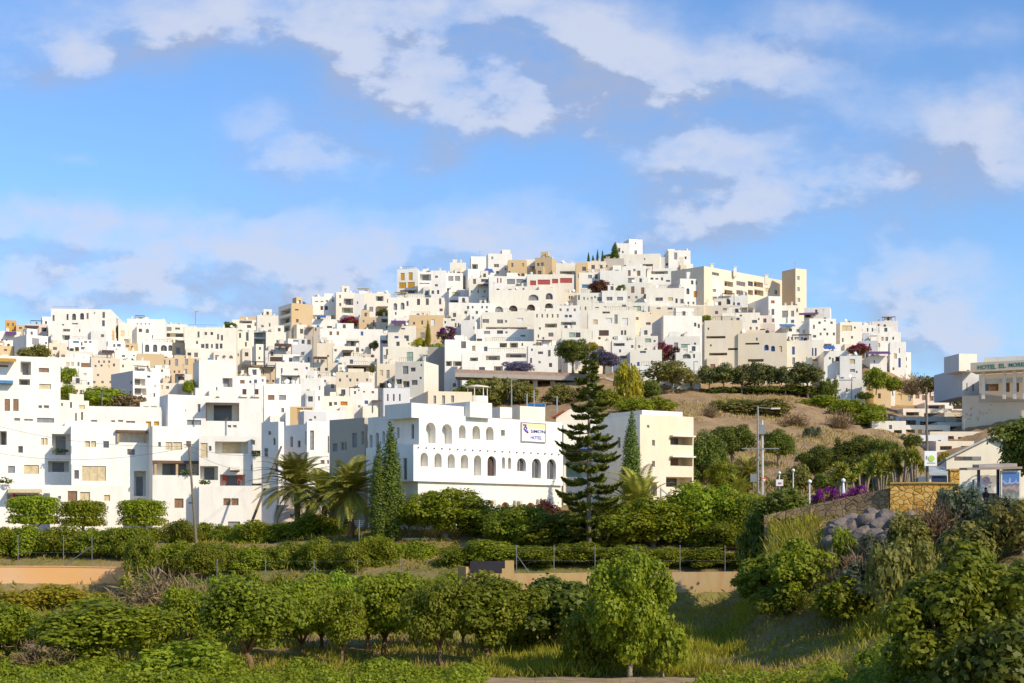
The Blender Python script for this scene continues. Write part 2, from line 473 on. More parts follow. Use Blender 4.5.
            for a_, b_, c_, d_ in wl:
                pm = MB(); pm.obox(FL2 + U * a_ + Zv(zb + b_) + B * .2, U * (c_ - a_), Zv(d_ - b_), B * -.05); pm.build('window', pane(kk), root)
            if R.random() < .3:
                leaf_tuft(FL2 + U * wdt * R.uniform(.2, .8) + B * .4 + Zv(zb + va - .1), R.uniform(.35, .7), 26).build('planter', MATS.get('planter_green') or mat('planter_green', (.10, .13, .03), .8), root)
        # rooms, walls, shades and tanks on the roof
        if R.random() < .75:
            a = R.uniform(0.06, .5) * W; b = min(W - .3, a + R.uniform(.25, .5) * W); hh = R.choice([.5, .9, 1.2, 1.7, 2.2]); k = R.uniform(.10, .3) * dep
            cm = MB(); hl = [((b - a) * .35, .35 + par, (b - a) * .35 + .8, par + 1.4, False, .2)] if hh > 1.6 and b - a > 1.8 else []
            block(cm, FL + U * a + B * k, U, B, b - a, min(3, dep * .5), z1 - par, z1 + hh, .2, hl); cm.build('roof_room', wm, root)
            for q in hl:
                pm = MB(); pm.obox(FL + U * (a + q[0]) + B * (k + .2) + Zv(z1 - par + q[1]), U * .8, Zv(q[3] - q[1]), B * -.05); pm.build('window', pane('K'), root)
        if R.random() < .22 and y0 > 285:
            a = R.uniform(0, .6) * W; b = min(W - .1, a + R.uniform(2.2, 4.5)); hh = R.uniform(1.2, 1.6); o_ = FL + U * a + B * .4
            cm = MB(); cm.obox(o_ + Zv(z1 + hh), U * (b - a), B * 2.4 + Zv(.15), Zv(.13))
            for q in (0.05, b - a - .17): cm.obox(o_ + U * q + Zr, U * .12, B * .12, Zv(par + hh - .003))
            cm.build('pergola', pane(R.choice(['V', 'V', 'R', 'G', 'C'])), root)
        if R.random() < .45:
            p = FL + U * R.uniform(.8, W - .8) + B * R.uniform(1, dep * .7); cm = MB(); cm.lathe([(.42, z1 - par), (.42, z1 + .75), (.1, z1 + .9)], p.x, p.y, 10); cm.build('water_tank', pane(R.choice(['G', 'V', 'T', 'W'])), root)
        if R.random() < .4:
            p = FL + U * R.uniform(.5, W - .5) + B * .5 + Zt + Zv(.5); cm = MB(); dd_ = Vector((R.uniform(.2, .9), -1, .4)).normalized(); cm.tube([p, p + dd_ * .08, p + dd_ * .16], [.06, .3, .42], 10); cm.tube([p - Zv(1), p], .03, 4); cm.build('satellite_dish', pane('W'), root)
        if R.random() < .35:
            leaf_tuft(FL + U * W * R.uniform(.1, .9) + B * .6 + Zt + Zv(-.1), R.uniform(.4, .9), 34).build('planter', MATS.get('planter_green') or mat('planter_green', (.10, .13, .03), .8), root)
        if R.random() < .3 and W > 6:
            a = R.uniform(0, .4) * W; b = min(W, a + R.uniform(.4, .6) * W); cm = MB(); o_ = FL + U * a + B * .1 + Zt
            cm.obox(o_ + Zv(.85), U * (b - a), B * .05, Zv(.05))
            n_ = int((b - a) / .5)
            for q in range(n_ + 1): cm.obox(o_ + U * ((b - a - .04) * q / max(1, n_)), U * .04, B * .04, Zv(.848))
            cm.build('railing', mat('railing_dark', (.10, .09, .09), .5), root)
    for _ in range(int(chim)):
        cm = MB(); p = FL + U * R.uniform(0.6, W - 1.0) + B * R.uniform(0.8, max(1.0, dep * 0.6)); hh = R.uniform(0.6, 1.3)
        cm.obox(p + Zr, U * 0.5, B * 0.5, Vector((0, 0, par + hh))); cm.obox(p + Zr - U * 0.08 - B * 0.08 + Vector((0, 0, par + hh)), U * 0.66, B * 0.66, Vector((0, 0, 0.12)))
        cm.build('chimney', wm, root)
    if new and W > 4 and R.random() < 0.35:
        am = MB(); p = FL + U * R.uniform(0.5, W - 0.5) + B * R.uniform(0.6, dep * 0.7); hh = R.uniform(1.5, 3)
        am.tube([p + Zr, p + Zt + Vector((0, 0, hh))], 0.035, 5)
        for q in range(4):
            am.obox(p + Zt + Vector((-0.5 + 0.08 * q, 0, hh - 0.12 - 0.16 * q)), Vector((1.0 - .16 * q, 0.1, 0)), Vector((0, 0.03, 0)), Vector((0, 0, 0.03)))
        am.build('antenna', mat('antenna_metal', (0.3, 0.3, 0.3), 0.4, 0.7), root)
    return root
h = house
# ---------------- far left skyline and upper left slope
h('small ochre block house at the far left end of the skyline', 5, 320, 16.5, 331, 'o', 'w7,323,2,3;w12,323,2,3')
h('low yellow roofed house between the ochre block and the pink awning house', 16, 324.5, 27, 334, 'y', 'w19,327,3,2')
h('pinkish house with a dark awning left of the long white convent building', 26, 324.5, 47, 342, 'p', 'wV41.5,327.5,5,4;w29,332,3,3;pV25,325.5,14,3')
h('small white stepped house joined to the left end of the long white convent building', 42, 316.5, 53, 338, 'w', 'w45,321,2,3;w51,325,1.5,3')
h('long white two storey convent building with a sloping roofline on the left skyline', 51, 309.5, 111, 346, 'w', 'w52.5,315,2,6;w66.5,314,2,6;a72,313.5,4,6.5;a80,313,4,6.5;w86.5,313,2,6;w94,312,1,2;w102.3,312,2.6,6;w102,320.3,2.8,6;w63,329,7,2.6;lK62,335,8,5;wG49,334,3,3;w72,323,6,1.5;w79,329,1.2,3;w62,324,2,1.5', rel=-9, xs=128, sops='w116.5,319,1.5,5;w115.8,328,1.5,5', cat='convent', name='convent_building', chim=0)
h('white house with a white dome on its roof right of the long convent building', 127, 319.5, 165, 342, 'w', 'w136.6,323,1.2,1.6;w140.5,323,1.2,1.6;w145,323,1.2,1.6;w148.5,323,1.2,1.6;y133.5,316.2,9,4;w152,335,1.2,4;w132,334,2,4', chim=0)
h('white house with a dark recessed gallery right of the domed house', 158, 324.5, 187, 341, 'n', 'wG162.5,327,9,4;w175,327.5,5,2.2;lK159.5,333,26,4', rel=-3)
h('low cream house on the skyline between the gallery house and the thin antenna mast', 184, 326, 196, 342, 'n', 'w187,330,3,3')
h('white arcade house with four arches left of the tan three storey house', 143, 341.5, 173, 356, 'w', 'a145,344.5,4.2,7.5;a153,344.5,4.2,7.5;aK160.7,345,6.3,6;aK168.3,345,4,6', rel=3)
h('cream house with two tall shuttered windows right of the round ochre tower', 118.5, 323, 137, 343, 'n', 'wC120.5,330.5,4,6;wC128.3,330,3.6,6;wG124,339,6,4;w133,339,2,4')
h('small white house with paired dark windows below the round ochre tower', 108, 340.5, 125, 354, 'w', 'w113.2,344,2.2,3;w117,344,3.8,2.6')
h('yellow based low house under the cream shuttered house', 122, 343, 138, 352, 'y', 'w126,345,3,2')
h('tan stone house upper block with one tall window and a grey shutter beside the arcade', 172.5, 342.5, 194, 361, 'y', 'wG176,347.5,4,6;w186,347,1.8,5', rel=2)
h('tan stone house with four tall dark windows under the arcade house', 163, 357.5, 201, 377, 'y', 'w164,360,1.4,4;w169,360,1.4,5;wG175,359,3,7;wG185,358,3,7;w194.5,359,2,4;wG184,369,3.2,5', rel=1)
h('sloping ochre retaining wall below the arcade house', 137, 353.5, 164, 368, 'y', '', cat='wall', name='retaining_wall', chim=0)
h('long low white house with a slanted dark awning under the paired window house', 101, 349.5, 141, 360, 'w', 'pV102,350,12,3.5;w122,355,3,2;w133,355,2,2')
h('cream house with small square windows beneath the slanted dark awning', 91, 357.5, 120, 384, 'c', 'w94.5,365,2,2;w100.5,364.5,2,2;wC107.5,365,2,3;w113,363.5,2,3;w97,374,2,2', rel=4)
h('pale cream house with a plain front above the grey balcony block', 118, 360, 150, 380, 'n', 'w122,364.5,2,3;w131,371,3,3;w147,365.5,1.5,3')
h('white house with a blue awning under the convent building', 69, 339, 98, 354, 'w', 'wT73,341,6,2;w84,341,3,2;w89,341,2.5,2;lK66,348,8,4;wV75,347,4,3.5;w81,347,4,2.5', rel=2)
h('white house with grey shutters and a grey shaded flank on the upper left slope', 26.5, 334.5, 48, 362, 'w', 'wG32,338.3,7,6.5;w45,342,2,2', rel=24, xs=13)
h('low white house with a purple awning at the far left below the ochre block', 0, 331, 21, 347, 'w', 'pU5.5,331.5,11,4;w20,334,1,2;w1,339,2,2;w6,339,1.2,2', rel=0)
h('cream house with a rounded gable left of the blue awning house', 49, 343, 67, 360, 'c', 'w53,347,4,3;w53.3,354,1.6,2;y52,341.6,12,2')
h('low yellow house at the picture edge beside the brown dome shaped bush', -4, 345.5, 13, 360, 'y', 'w4,349,3,2')
h('low cream house behind the large white house with the yellow balcony boxes', 66, 351.5, 92, 364, 'n', 'w75,356,8,2.5;w88,357,3,2')
# ---------------- left middle
h('white house with cream shutters right of the orange awning house top', 59, 357, 92, 377, 'w', 'wC66,362,3.6,4;wC71,362,3,4;w77.5,362,2,4;wR81,363,10,5', rel=3)
h('white wall house with one small faded window above the grassy bank', 79, 367, 93, 388, 'w', 'wC83.5,373,3,2.4;w87.5,382,2,4', rel=2)
h('white alley house with pink door awning left of the grassy bank', 60, 384, 91, 405, 'n', 'wD71,389.5,7,2.5;w80,390,2,8;w67,398,2,5', rel=0, D=330)
h('grey white alley house with narrow dark doors left of the white strip house', 59, 400, 89, 428, 'n', 'w70,402,2,6;w75,413,1.8,8;w81,412,2,8;dC79,405,6,4;w61,403,2,3', rel=3, D=270)
h('three level apartment house with dark balconies and a wide grey side wall', 133, 370.5, 160, 405, 'w', 'lK134.5,378.5,11,7;lK134.5,388,12,7;lK134.5,397.5,12,3;w153.5,393,1.8,4;w147,375.5,3.5,2.2;wC154,385,2,2.5', rel=26, xs=111, sops='w129.5,391,2,4;wG130,381,2,3', cat='apartment house', name='apartment_house', side_c='g')  # grey flank colour stands in for shade on a white house
h('low white house with two brown windows in front of the balcony apartment house', 140, 402, 163, 416, 'w', 'wR143.5,406.3,5,2.6;wR151,406.3,6,2.6', rel=0, D=300)
h('pale blank block above the brown window house', 150, 368, 170, 396, 'w', 'w161,369.5,2,2.6;wG152,372,7,6', rel=6)
h('grey white house with a flat front left of the little dark roofed house', 160, 383, 178, 398, 'n', 'wC161,385,2,4;w166,386,3,3', rel=2)
h('little house under a dark tiled pergola beside the bright green tree', 175, 374, 192, 396, 'n', 'wK178,376.5,6,3.6;pV175.5,373.8,9,2.2', rel=0)
h('large cream blank walled house with an exterior stair below the tan stone house', 199, 359.3, 236, 400, 'w', 'w216,387,1.4,3;lG222.5,378,10,9', rel=10, xs=193, chim=0)
h('large white house with a blue shaded flank above the terracotta shuttered house', 168, 394.3, 211, 430, 'w', 'wG185,409.5,6,2.2;w199,404,2.5,7', rel=16, xs=159.5, D=222)
h('long low white house with roof litter and a chimney slit on the front row', 88, 407.2, 161, 428, 'w', 'wG91,420,6,1.8;w111,420.3,4,1.8;w118,420,5,2;w126,421,9,2;w121.3,413,1,6;wO146,421.5,5,7;wO154,421.5,5,4', rel=-2, D=214)
h('large white house with two tall brown shutters and an ochre awning at the left edge', -30, 354.5, 60.5, 428, 'w', 'lG20.5,361.5,10.5,13.5;lK19,379,11,6;dR4.6,399,5.4,12;dR13.2,399,5.4,12;wR38.8,368,10.2,4.3;wC39,384,12,5;w38.2,405.3,3.8,3;w43.6,405.3,5.4,3;pO-4,358,20,5;wR-2,365,10,2;w14,418,6,3;w24,419,9,2;wG37,418,17,4.6;bT-8,381,21,3', rel=1, D=208, chim=0)
# ---------------- front left block
c1_ = h('white front row house with a balcony niche and beige awning at the left edge', -30, 424, 71, 533, 'w', 'l0,431,6.8,14;wC41,438,3,7;wC44.5,438,3,7;w16,431,1.2,1.2;w22,431,1.2,1.2;w28,431,1.2,1.2;w34,431,1.2,1.2;w18,446,5,7;wG8,466,7,7;wC24,465,15,9;lG52,434,19,21;lG48,461,21,11;l0,470,1,1', rel=0, D=184, chim=0, ext=2)
c3_ = h('white front row house with a wood framed loggia and an outside stair', 71.5, 422, 148, 533, 'w', 'wC85,441,5,6;wC91,441,5,6;w78,430,1.2,1.2;w84,430,1.2,1.2;w90,430,1.2,1.2;w96,430,1.2,1.2;w103,441,6,7;w127,449,8,6;w74,470,5,9;dC82,466,24,15;lW117,431,29,11.5;q117,430.5,29,12,2;lG134,471,12,25;wO113,500.5,13,3.5;w113,466,1,6', rel=1, D=183, ext=2)
c4_ = h('white front row house with a timber pergola terrace behind the leaning utility pole', 152.5, 426, 199, 533, 'w', 'wC165.5,442,7,8;w186,441,5,6;w158,442,3,5;wC173,442,9,8;lK155,462.5,43,15;q154,461,45,16,3', rel=9, xs=148, D=182, ext=2)
c5_ = h('white front row house with two shaded awnings of roof tiles and red terrace chairs', 199, 436, 263, 533, 'w', 'dC200.5,443,7,15;lC215,441.5,33,12;w251,440,4,5;w208.5,446,3,5;l251.5,450.5,9,5.5;l220,474.5,25,12;lK198,466,20,14;wC230,470,9.5,2;w251,464.5,1.6,6;wV252,483.5,10,2.2;w201,455,1,1', rel=0, D=181, ext=2, chim=0)
h('white set back house with two arched orange doors under a wooden pergola', 186, 397.5, 263, 440, 'w', 'l206.5,403.5,32.5,17.5;w227.6,425,3.6,2.6;w232.8,425,3.8,2.6;pV206,402.5,33,2.2;w197.5,404,3,8;wG187,420,14,5', rel=0, D=200, chim=0)
h('grey shaded white house with a narrow sunlit corner right of the red chair terrace', 278.5, 421.5, 284, 520, 'w', '', rel=42, xs=261.5, D=178, sops='w264,448,4,9;w268,431,3,4;w273,438,2.5,7;w275,463,2.5,9', ext=2, chim=0)
h('blue shaded white house with a tall arched window behind the date palms', 307, 424, 310, 520, 'w', '', rel=40, xs=283.5, D=182, sops='a290,436,3,11;w297.5,440.5,3,7;a289,446,4,8;w305,431,1.5,14;w283,466,4,9', ext=2, chim=0)
h('white house with a long grey shutter left of the taupe house', 307, 421, 331, 520, 'w', 'wG309.3,430.5,4.6,19.5;w327.6,436,1.6,17;w320.5,460,4,4;w327,460,2,4', rel=4, D=184, ext=2)
house('', -30, 484, 50, 533, 'w', 'lV7,494,35,14;pC8,488.5,34,4.5', rel=0, D=181, root=c1_, ext=2, dep=2.8, par=.9)
house('', 50, 485, 123, 533, 'w', 'wR67.8,491,9.4,10.2;wC80,492,10,9;wC104,495,6,6;w58,496,3,3', rel=0, D=180.2, root=c3_, ext=2, dep=2.6, par=.9)
house('', 152.5, 475, 199, 533, 'w', 'wR174.5,498.5,9,9.4;w188.5,502,6,1.8;dC163,520,6,12;wG178.5,521,9,9', rel=2, D=179.6, root=c4_, ext=2, dep=2.4, par=.9)
house('', 199, 485.5, 253, 533, 'w', 'wR223.4,498.3,7.2,7;wR231.3,498.3,7.2,7;wG228,521.5,12,9;w203.5,524,6,2', rel=0, D=179, root=c5_, ext=2, dep=2.0, par=.9)
house('', 230, 470, 240, 474, 'n', '', rel=0, D=180.6, root=c5_, ext=-.9, dep=1.2, par=.02)
ot_ = thing('round_tower', P(105, 350, 540), 'round ochre tower in front of the long white convent building', 'tower'); p_ = P(105, 329.5, 535)
mb_ = MB(); mb_.lathe([(2.35, p_.z - 16), (2.35, p_.z), (2.1, p_.z), (2.1, p_.z - .5), (.05, p_.z - .5)], p_.x, 538, 28); mb_.build('wall', wall('o'), ot_, smooth=False)
mb_ = MB(); mb_.box(p_.x + .2, 535.55, p_.z - 2.2, p_.x + .9, 535.75, p_.z - 1.1); mb_.build('window', pane('R'), ot_)
# ---------------- hill behind front block, left centre
h('long white skyline house with two rows of small windows right of the antenna mast', 185, 328, 236, 360, 'n', 'w204.5,332,2.6,3;w210.5,332,2.6,3;w217,334,2,5.6;w220.8,335,2.2,5.6;w201,344,3.4,4;w205.5,343.6,3,5;w211,344,1.8,4;w215.5,343.5,2.8,5.5;w219.8,343.5,2.6,5;w197.5,331.5,2,6;w196,341,2,3', rel=-4, chim=0)
h('tan flat roofed skyline penthouse with a dark veranda left of the tan apartment block', 232, 319.5, 258, 337, 'n', 'lK239.5,320.3,12.5,3;w234,327,2.5,5;w247,325,4,3;tY240,316.3,17,2.8', rel=0)
h('white sloping roof house touching the tan apartment block on its left', 257, 315, 279, 338, 'n', 'w261.3,325.2,2.5,2;w269,323,1.4,3.6', rel=3)
h('cream house with a small iron balcony below the dark veranda penthouse', 232, 331, 254, 353, 'n', 'w239,333,2,5;w246,331.8,2.6,9;w245,342,1.8,4.6;w235,344,2,3', rel=2)
h('grey green glazed gallery building left of the plain cream house', 252, 331, 267, 350, 'g', 'lE253.5,332.5,12,4.6;lE253.5,339,12,5', rel=3)
h('narrow white chimney like tower house under the glazed gallery building', 256, 344, 263.5, 366, 'n', '', rel=8, xs=252)
h('plain cream house with one tiny window under the tan apartment block balconies', 266, 332, 286, 350, 'n', 'w276.3,340,1.6,2.4', rel=0)
h('tall tan apartment block with stacked white balconies on its shaded side', 291.5, 303, 313, 338, 'y', 'w296,319,2.6,3.4;w295,309,3.5,1.5;w307,334,2.5,4', rel=24, xs=278.5, sops='lG280.5,309.5,10,5;lK280,317.5,10.5,6;lK279.5,326.5,10.5,5.5', cat='apartment block', name='apartment_block', side_c='n', chim=0)
h('white house with two purple brown shutters right of the tan apartment block', 312, 296.5, 337, 325, 'w', 'wV320.5,306,2.6,4;wV325,306,2.8,4;w315,301,3,1;w320.5,301,3,1;w326,300,1.8,2;lK312.5,315,22.5,5', rel=2)
h('white house with two stacked dark balconies above the crimson bougainvillea', 336, 292, 355, 318, 'n', 'lK343.8,298.5,9.5,6.5;lE342,307.5,11,5.5;w339.3,295,1.5,3;w339.2,303,2,3', rel=4)
h('plain white house with one slit window right of the stacked dark balconies', 354, 293.5, 372, 316, 'w', 'w356.8,301.5,1.4,2.4;w362.5,309,3.2,4', rel=-3)
h('white skyline house with a square loggia and brown pergola left of the slit house', 364, 293, 391, 319, 'n', 'lK376,296,7.5,5;w387,299,2,4;pR377,306,11.5,2.4;l378,310.5,9,6', rel=0)
h('blue awning terrace house beneath the purple brown shutters', 312, 319, 342, 334, 'w', 'pB318,315.5,8,3;w337,317.5,1.8,4;w340,318,1.6,4;w314.5,327,2,3;w327,326,5,2', rel=0)
h('small tan grey house with a low pergola left of the blue awning terrace', 304, 327, 323, 343, 's', 'pR307.5,326.5,6,2.4;w315,328,1.4,3', rel=0)
h('ochre house right of the crimson bougainvillea', 359, 317, 381, 332, 'y', 'w366.8,324,1.8,3;w373,320,1.5,6', rel=2)
h('cream house right of the small ochre house below the brown pergola', 378, 316, 393, 331, 'c', 'w386,326,4,3', rel=6)
h('long white house with rounded shoulders and two brown windows below the bougainvillea', 320, 328.5, 383, 352, 'w', 'wR329.4,331.4,2.6,3.8;wR336.6,331.4,2.4,3.8;wB360.7,331.5,2.6,4;wE346,340,5.4,4', rel=0, chim=0)
h('white terraced house with a grey railing right of the long rounded white house', 380, 333.5, 401, 350, 'w', 'w386.5,333.9,2.4,5;lG378,340,12,3.5;w394,335,3.5,6', rel=0)
h('broad cream house with a grey side window above the grey shuttered apartment block', 383, 347, 428, 366, 'n', 'wG379,355,8,4;w386,349,2,6;wE406.7,352,6.4,9', rel=-2, chim=0)
h('grey shaded house with one dark square window left of the peach coloured house', 292, 344.5, 312, 366, 'g', 'w301,352,3,3.4;w308,357,1.4,5', rel=2)  # grey wall tone puts the shade into the colour
h('peach coloured box house above the long parapet wall', 317, 343, 335, 362, 'c', 'w327,355,2,2', rel=0)
h('white house above the yellow row house with a flat reed pergola', 333, 346, 371, 362, 'n', 'wR343,352.5,8,4;pV342.5,349.8,11,2;w356,347,3,5', rel=2)
h('house with two long brown reed awnings under the plain cream house', 265, 350.5, 291, 368, 'n', 'pV274.5,343.5,17,4;wV270,357,19,4.6;w283,353.6,4,2;w270.5,351,3,5', rel=0)
h('white cube house with a square window right of the reed awnings', 288, 338.5, 303, 362, 'w', 'w293.3,353,2.6,3.2;wG293,339,6,3', rel=10, xs=284)
h('small white house with a blue window at the left of the yellow row house', 276, 362, 311, 381, 'w', 'w281,368,1.5,6;wB305.6,367,2.2,2.3;w294,368.5,4,1.8;w297,375,2,3', rel=3)
h('yellow cream row house with two square windows and a brown parasol roof', 310, 362.3, 342, 380, 'c', 'w317.3,367.8,2.8,3;w325,367.8,2.8,3;pV313.5,356.5,14,3.5;w314,369,1,1.6', rel=0)
h('long pale parapet house above the dark brown pergola', 340, 357, 377, 370, 'n', 'w355,360,1.6,4.5;w375,358.5,1.2,3', rel=0)
h('pale house with a long dark brown pergola terrace in the town centre left', 338, 364.5, 377, 376, 'n', 'lV348,366,23,5.5;pV347,365,24,2', rel=0)
h('yellow house with four small square windows under the dark brown pergola', 336, 372, 369, 392, 'c', 'w339,378.5,2,3;w349.3,378.5,2,3;w356.3,378.5,2,3;w366,378.5,2,2.6;w340.5,370.5,1.2,3', rel=1)
h('low house with a tan tiled lean to roof right of the white blank gable', 306, 376, 338, 392, 'n', 'pR307,374,13.5,2.6;w331,384,3,4;w322,380,4,2', rel=2)
h('small house with a brown tiled band and a dark doorway above the balcony door house', 240, 366, 278, 384, 't', 'wU247.5,368,5,7.5;w263,369,1,6;w255,369,1,6;pV242,364.8,35,1.6', rel=0)
h('white house with two balcony doors over two brown shutters in the middle left', 236, 376, 266, 421, 'w', 'wR240,380,4.6,3.6;w249.3,380.5,2,2.6;w254,379.5,3,3.6;dV242.4,389,4,8;dV254.3,389,4.2,8;wR243.6,400,3.2,4;wR254,399.6,4.6,4.4;b240.5,395,7,2.5;b252.5,395,7,2.5', rel=0, D=300)
h('white house with a brown shutter beside a grey shutter right of the balcony doors', 264, 383.5, 301, 424, 'w', 'wR268,395,6.4,5;wG279,395,7,5;w281.3,408,2.8,4.4;w271,408,.8,5', rel=2, D=290, chim=0)
h('tall white blank gable house right of the grey shutter house', 296, 378, 321, 412, 'w', 'w319,386,1.2,4;w318,396,1.8,4.6', rel=-12, xs=324)
h('ochre patched low house beside the tall white blank gable', 290, 406.5, 313, 422, 'y', 'wO297,408,6,12;wO304,408,8,5', rel=0, D=255)
h('white low terrace house with a tan roof line and an orange door canopy', 324, 396, 353, 414, 'n', 'w331,391,2,1;wN340.5,401.5,7,4;w334,402,3,3;w329,402,3,4;tN330,392,9,4', rel=0, D=300)
h('white house with a blue black window right of the orange door canopy', 350, 388, 378, 412, 'w', 'wB364.5,400.5,3.6,3.6;pV372,400,11,2;w358,389,1.5,2;w354,391,2,3;w363,391,2,1.5', rel=3, D=310)
h('low white roof house under the orange door canopy', 300, 410, 346, 424, 'w', 'w306,414,3,3;w312,416,4,3;w335,411,8,1;w323,414,2,3', rel=0, D=235)
h('pale house with shaded blue roof room above the blue arched house', 304, 411, 326, 428, 'g', 'w314,416,2,3;w309,419,3,2', rel=20, xs=300, D=226)  # grey tone painted in for the shade on this house
h('cream apartment house with tall grey windows left of the balcony apartment block', 377, 363.5, 403, 397, 'c', 'wG386.5,370,3,8.4;wK397,371,2.6,9;lR379.5,383,6,5;w387,381,2,6;wC380,370,3,6', rel=4, cat='apartment house', name='apartment_house')
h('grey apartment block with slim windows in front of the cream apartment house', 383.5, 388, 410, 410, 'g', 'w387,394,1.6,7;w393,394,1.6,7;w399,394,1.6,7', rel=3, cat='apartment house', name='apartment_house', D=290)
h('white apartment block with a bright right flank behind the hotel', 395, 361, 424, 404, 'n', 'wG402.4,366,6,8;w410.5,367.5,5,4;lK395.8,379,6,5;w411.5,380,6,5;l402.5,381,7,6;wG403,390,4,5', rel=-22, xs=438.5, cat='apartment block', name='apartment_block')
# ---------------- town centre
h('white cube house with four ochre blinds at the left end of the central skyline', 397, 269, 418, 295, 'w', 'wO400.6,273,4,7.4;wO408.6,272.3,4,8;wO399,282.4,7,6;wO407.6,282,7,5.6;lK400,290,18,4.6', rel=-10, xs=423, chim=0)
h('white house with a wide grey glazed balcony right of the ochre blinds', 418, 272, 433, 296, 'w', 'lG420,274,11,6.5;w419.5,283,10,1', rel=0)
h('white stepped house with two small square windows left of the three pane house', 431, 270.5, 446, 302, 'w', 'w435,275.6,2.8,2.3;w435,284.2,2.8,2.2;w426,290,3,3;w431.5,290.5,2.6,3.4;w437,290,2.2,4', rel=-4)
h('white house with three wide pale grey panes below the blank skyline wall', 442, 273, 463, 296, 'w', 'wG442,276,5,5;wG448.3,276,5,5;wG455,276,5,5;lV445,288,7,4', rel=0)
h('plain cream blank house with a blue shaded flank to its right on the central skyline', 450, 262.5, 466, 284, 'n', '', rel=0, chim=0)
h('white roof terrace house with a blue awning on the central skyline', 468, 269, 494, 290, 'w', 'pB484.5,268.6,7.5,5;w473,279,3,5.5;w496,270,3,2', rel=18, xs=460)
h('white upper cube left of the stepped white tower house', 471, 256.3, 489, 274, 'w', 'l472,264,6,5', rel=4, chim=0)
h('white stepped tower house forming the central peak with a small roof lantern', 488, 253.5, 512, 279, 'w', 'w494,264,5,3.2;w496,271,3,2.6;w505,268,1.4,2;tW502,249.6,8.5,5', rel=6)
h('long cream walled house with grey shuttered slits under the three pane house', 388, 297.5, 444, 328, 'n', 'aG393.5,303,3.6,7;aG400.5,302.5,4,7;w406.5,301,2,5;w417,298.8,3,6.2;w425.8,298.4,3,6.6;w439,298.4,2.2,6;w439.5,308.5,3.2,2.8;w416.5,313.5,3,1.4;w395,312,1.5,3', rel=-3, chim=0)
h('white terrace house with a long plain balustrade right of the cream slit house', 449, 289.5, 474, 305, 'w', 'lK450,300,22,3;wC452,292,8,4', rel=10, xs=441)  # dark slot with panels stands in for shade under the terrace wall
h('white house with paired dark windows under the long plain balustrade', 449, 302.5, 471, 320, 'w', 'w454,311.6,3.6,2;w464.4,311.2,2.8,2.6;w467,306,2,3', rel=2)
h('ochre wall house with a white niche under the cream slit house', 409, 315, 445, 333, 'y', 'w413,322,2,2.6;w421.4,320.5,1.6,4;wW431,319.5,3.6,6', rel=0)
h('white house with a purple black awning left of the ochre wall house', 388, 325.5, 416, 352, 'n', 'w404.2,335.4,4.6,5.6;pU391,320.5,14.5,4.5;wB394.5,336,4,6;w401,328,4,1.5;w408,343,1.5,1.5;w386,333,2.6,5', rel=2)  # the blue pane paints in a blue shadow
h('white house with two narrow windows behind the violet bougainvillea', 443, 318, 463, 344, 'n', 'w455,323,1.5,4;w457.8,323,1.5,4;w451,319,4,1.8;w460,317.5,1.6,1', rel=0)
h('tall plain white house right of the violet bougainvillea', 461, 320, 475, 345, 'w', 'w474,322,1,2;w473.2,326.5,2,3', rel=-6)
h('grey stone retaining wall below the violet bougainvillea', 428, 347, 446, 366, 'v', '', cat='wall', name='retaining_wall', chim=0)
h('white house with a four pane window right of the grey stone retaining wall', 445, 339.5, 470, 368, 'w', 'w461,341.3,5,7;w472,340,1,3;l446,361,6,5;l453,361,12,5', rel=3)
h('small white house with two square windows left of the big arcade house', 470, 303, 493, 325, 'w', 'w475.6,311,2.4,3;w485.2,310.8,2.6,3.4;lG481,300,9,4', rel=0)
h('cream house with a brown slab canopy under the blue awning terrace', 469, 277.5, 492, 305, 'n', 'w481,279,8,3;pV478,284,14,2.6;w473,279,3,5;lG488,291,4.6,5', rel=2)
h('white house with three slim red shutters below the stepped tower house', 489, 276, 507, 305, 'w', 'wD497,278,1.3,5;wD500.2,278,1.3,5;wD497.4,290.8,3.6,3.6;wN496.5,298.2,6.6,4.4', rel=3)
h('white house with a broad blue grey glass veranda right of the slim red shutters', 504, 276.5, 530, 292, 'w', 'wG505.3,279,9.6,5.2;wG516.3,279,7.4,4;w524,280,3,2', rel=0)
h('cream house with two tall grey windows under the glass veranda', 504, 286, 531, 306, 'n', 'wG508.3,289,3.2,4;wG515,288,2.8,5;w522.6,288,2,2.8;wE524,293,2.4,3;wN505,298,4,5;wV513.6,297,4.6,4.6;wN510,297,3,5', rel=0, chim=0)
h('ochre terraced house in front of the stepped tower house', 508, 260, 527, 280, 'y', 'w511.3,263,2,4;wO522,263,2,3.6;w508.5,271,1.8,4;w517.3,273.7,2.4,2.4;w521.4,273.3,2.8,2.8', rel=2)
h('cream house with a slanting dark solar panel beside the ochre cube', 525, 259.5, 537, 277, 'n', 'pK530,266,12,4', rel=0, chim=0)
h('ochre cube house with two small windows on the skyline', 535, 257, 552, 278, 'y', 'w537,263,2.4,3;w540.6,262.5,3,3.4', rel=-12, xs=558)
h('cream house with a long slit terrace right of the ochre cube', 556, 263.3, 577, 279, 'n', 'lG560,271,15,2.8', rel=0)
h('long cream house with a row of red awnings on its terrace', 527, 274.3, 574, 292, 'n', 'wD530,280.5,6,4.8;wD537.6,279.6,12.4,5;wD552,278.8,6,4.6;wD560,278,12,5', rel=3, chim=0)
h('big white arcade house with six half round arches on two floors in the town centre', 490, 290, 557, 318, 'n', 'aG528.5,294.5,10,6;aK545.6,293,7.2,6.4;aG495,306.3,8,5.8;aV509,305.4,8.4,6;aV527,304.4,8,6.2;aV545,303.2,8,5', rel=0, chim=0)
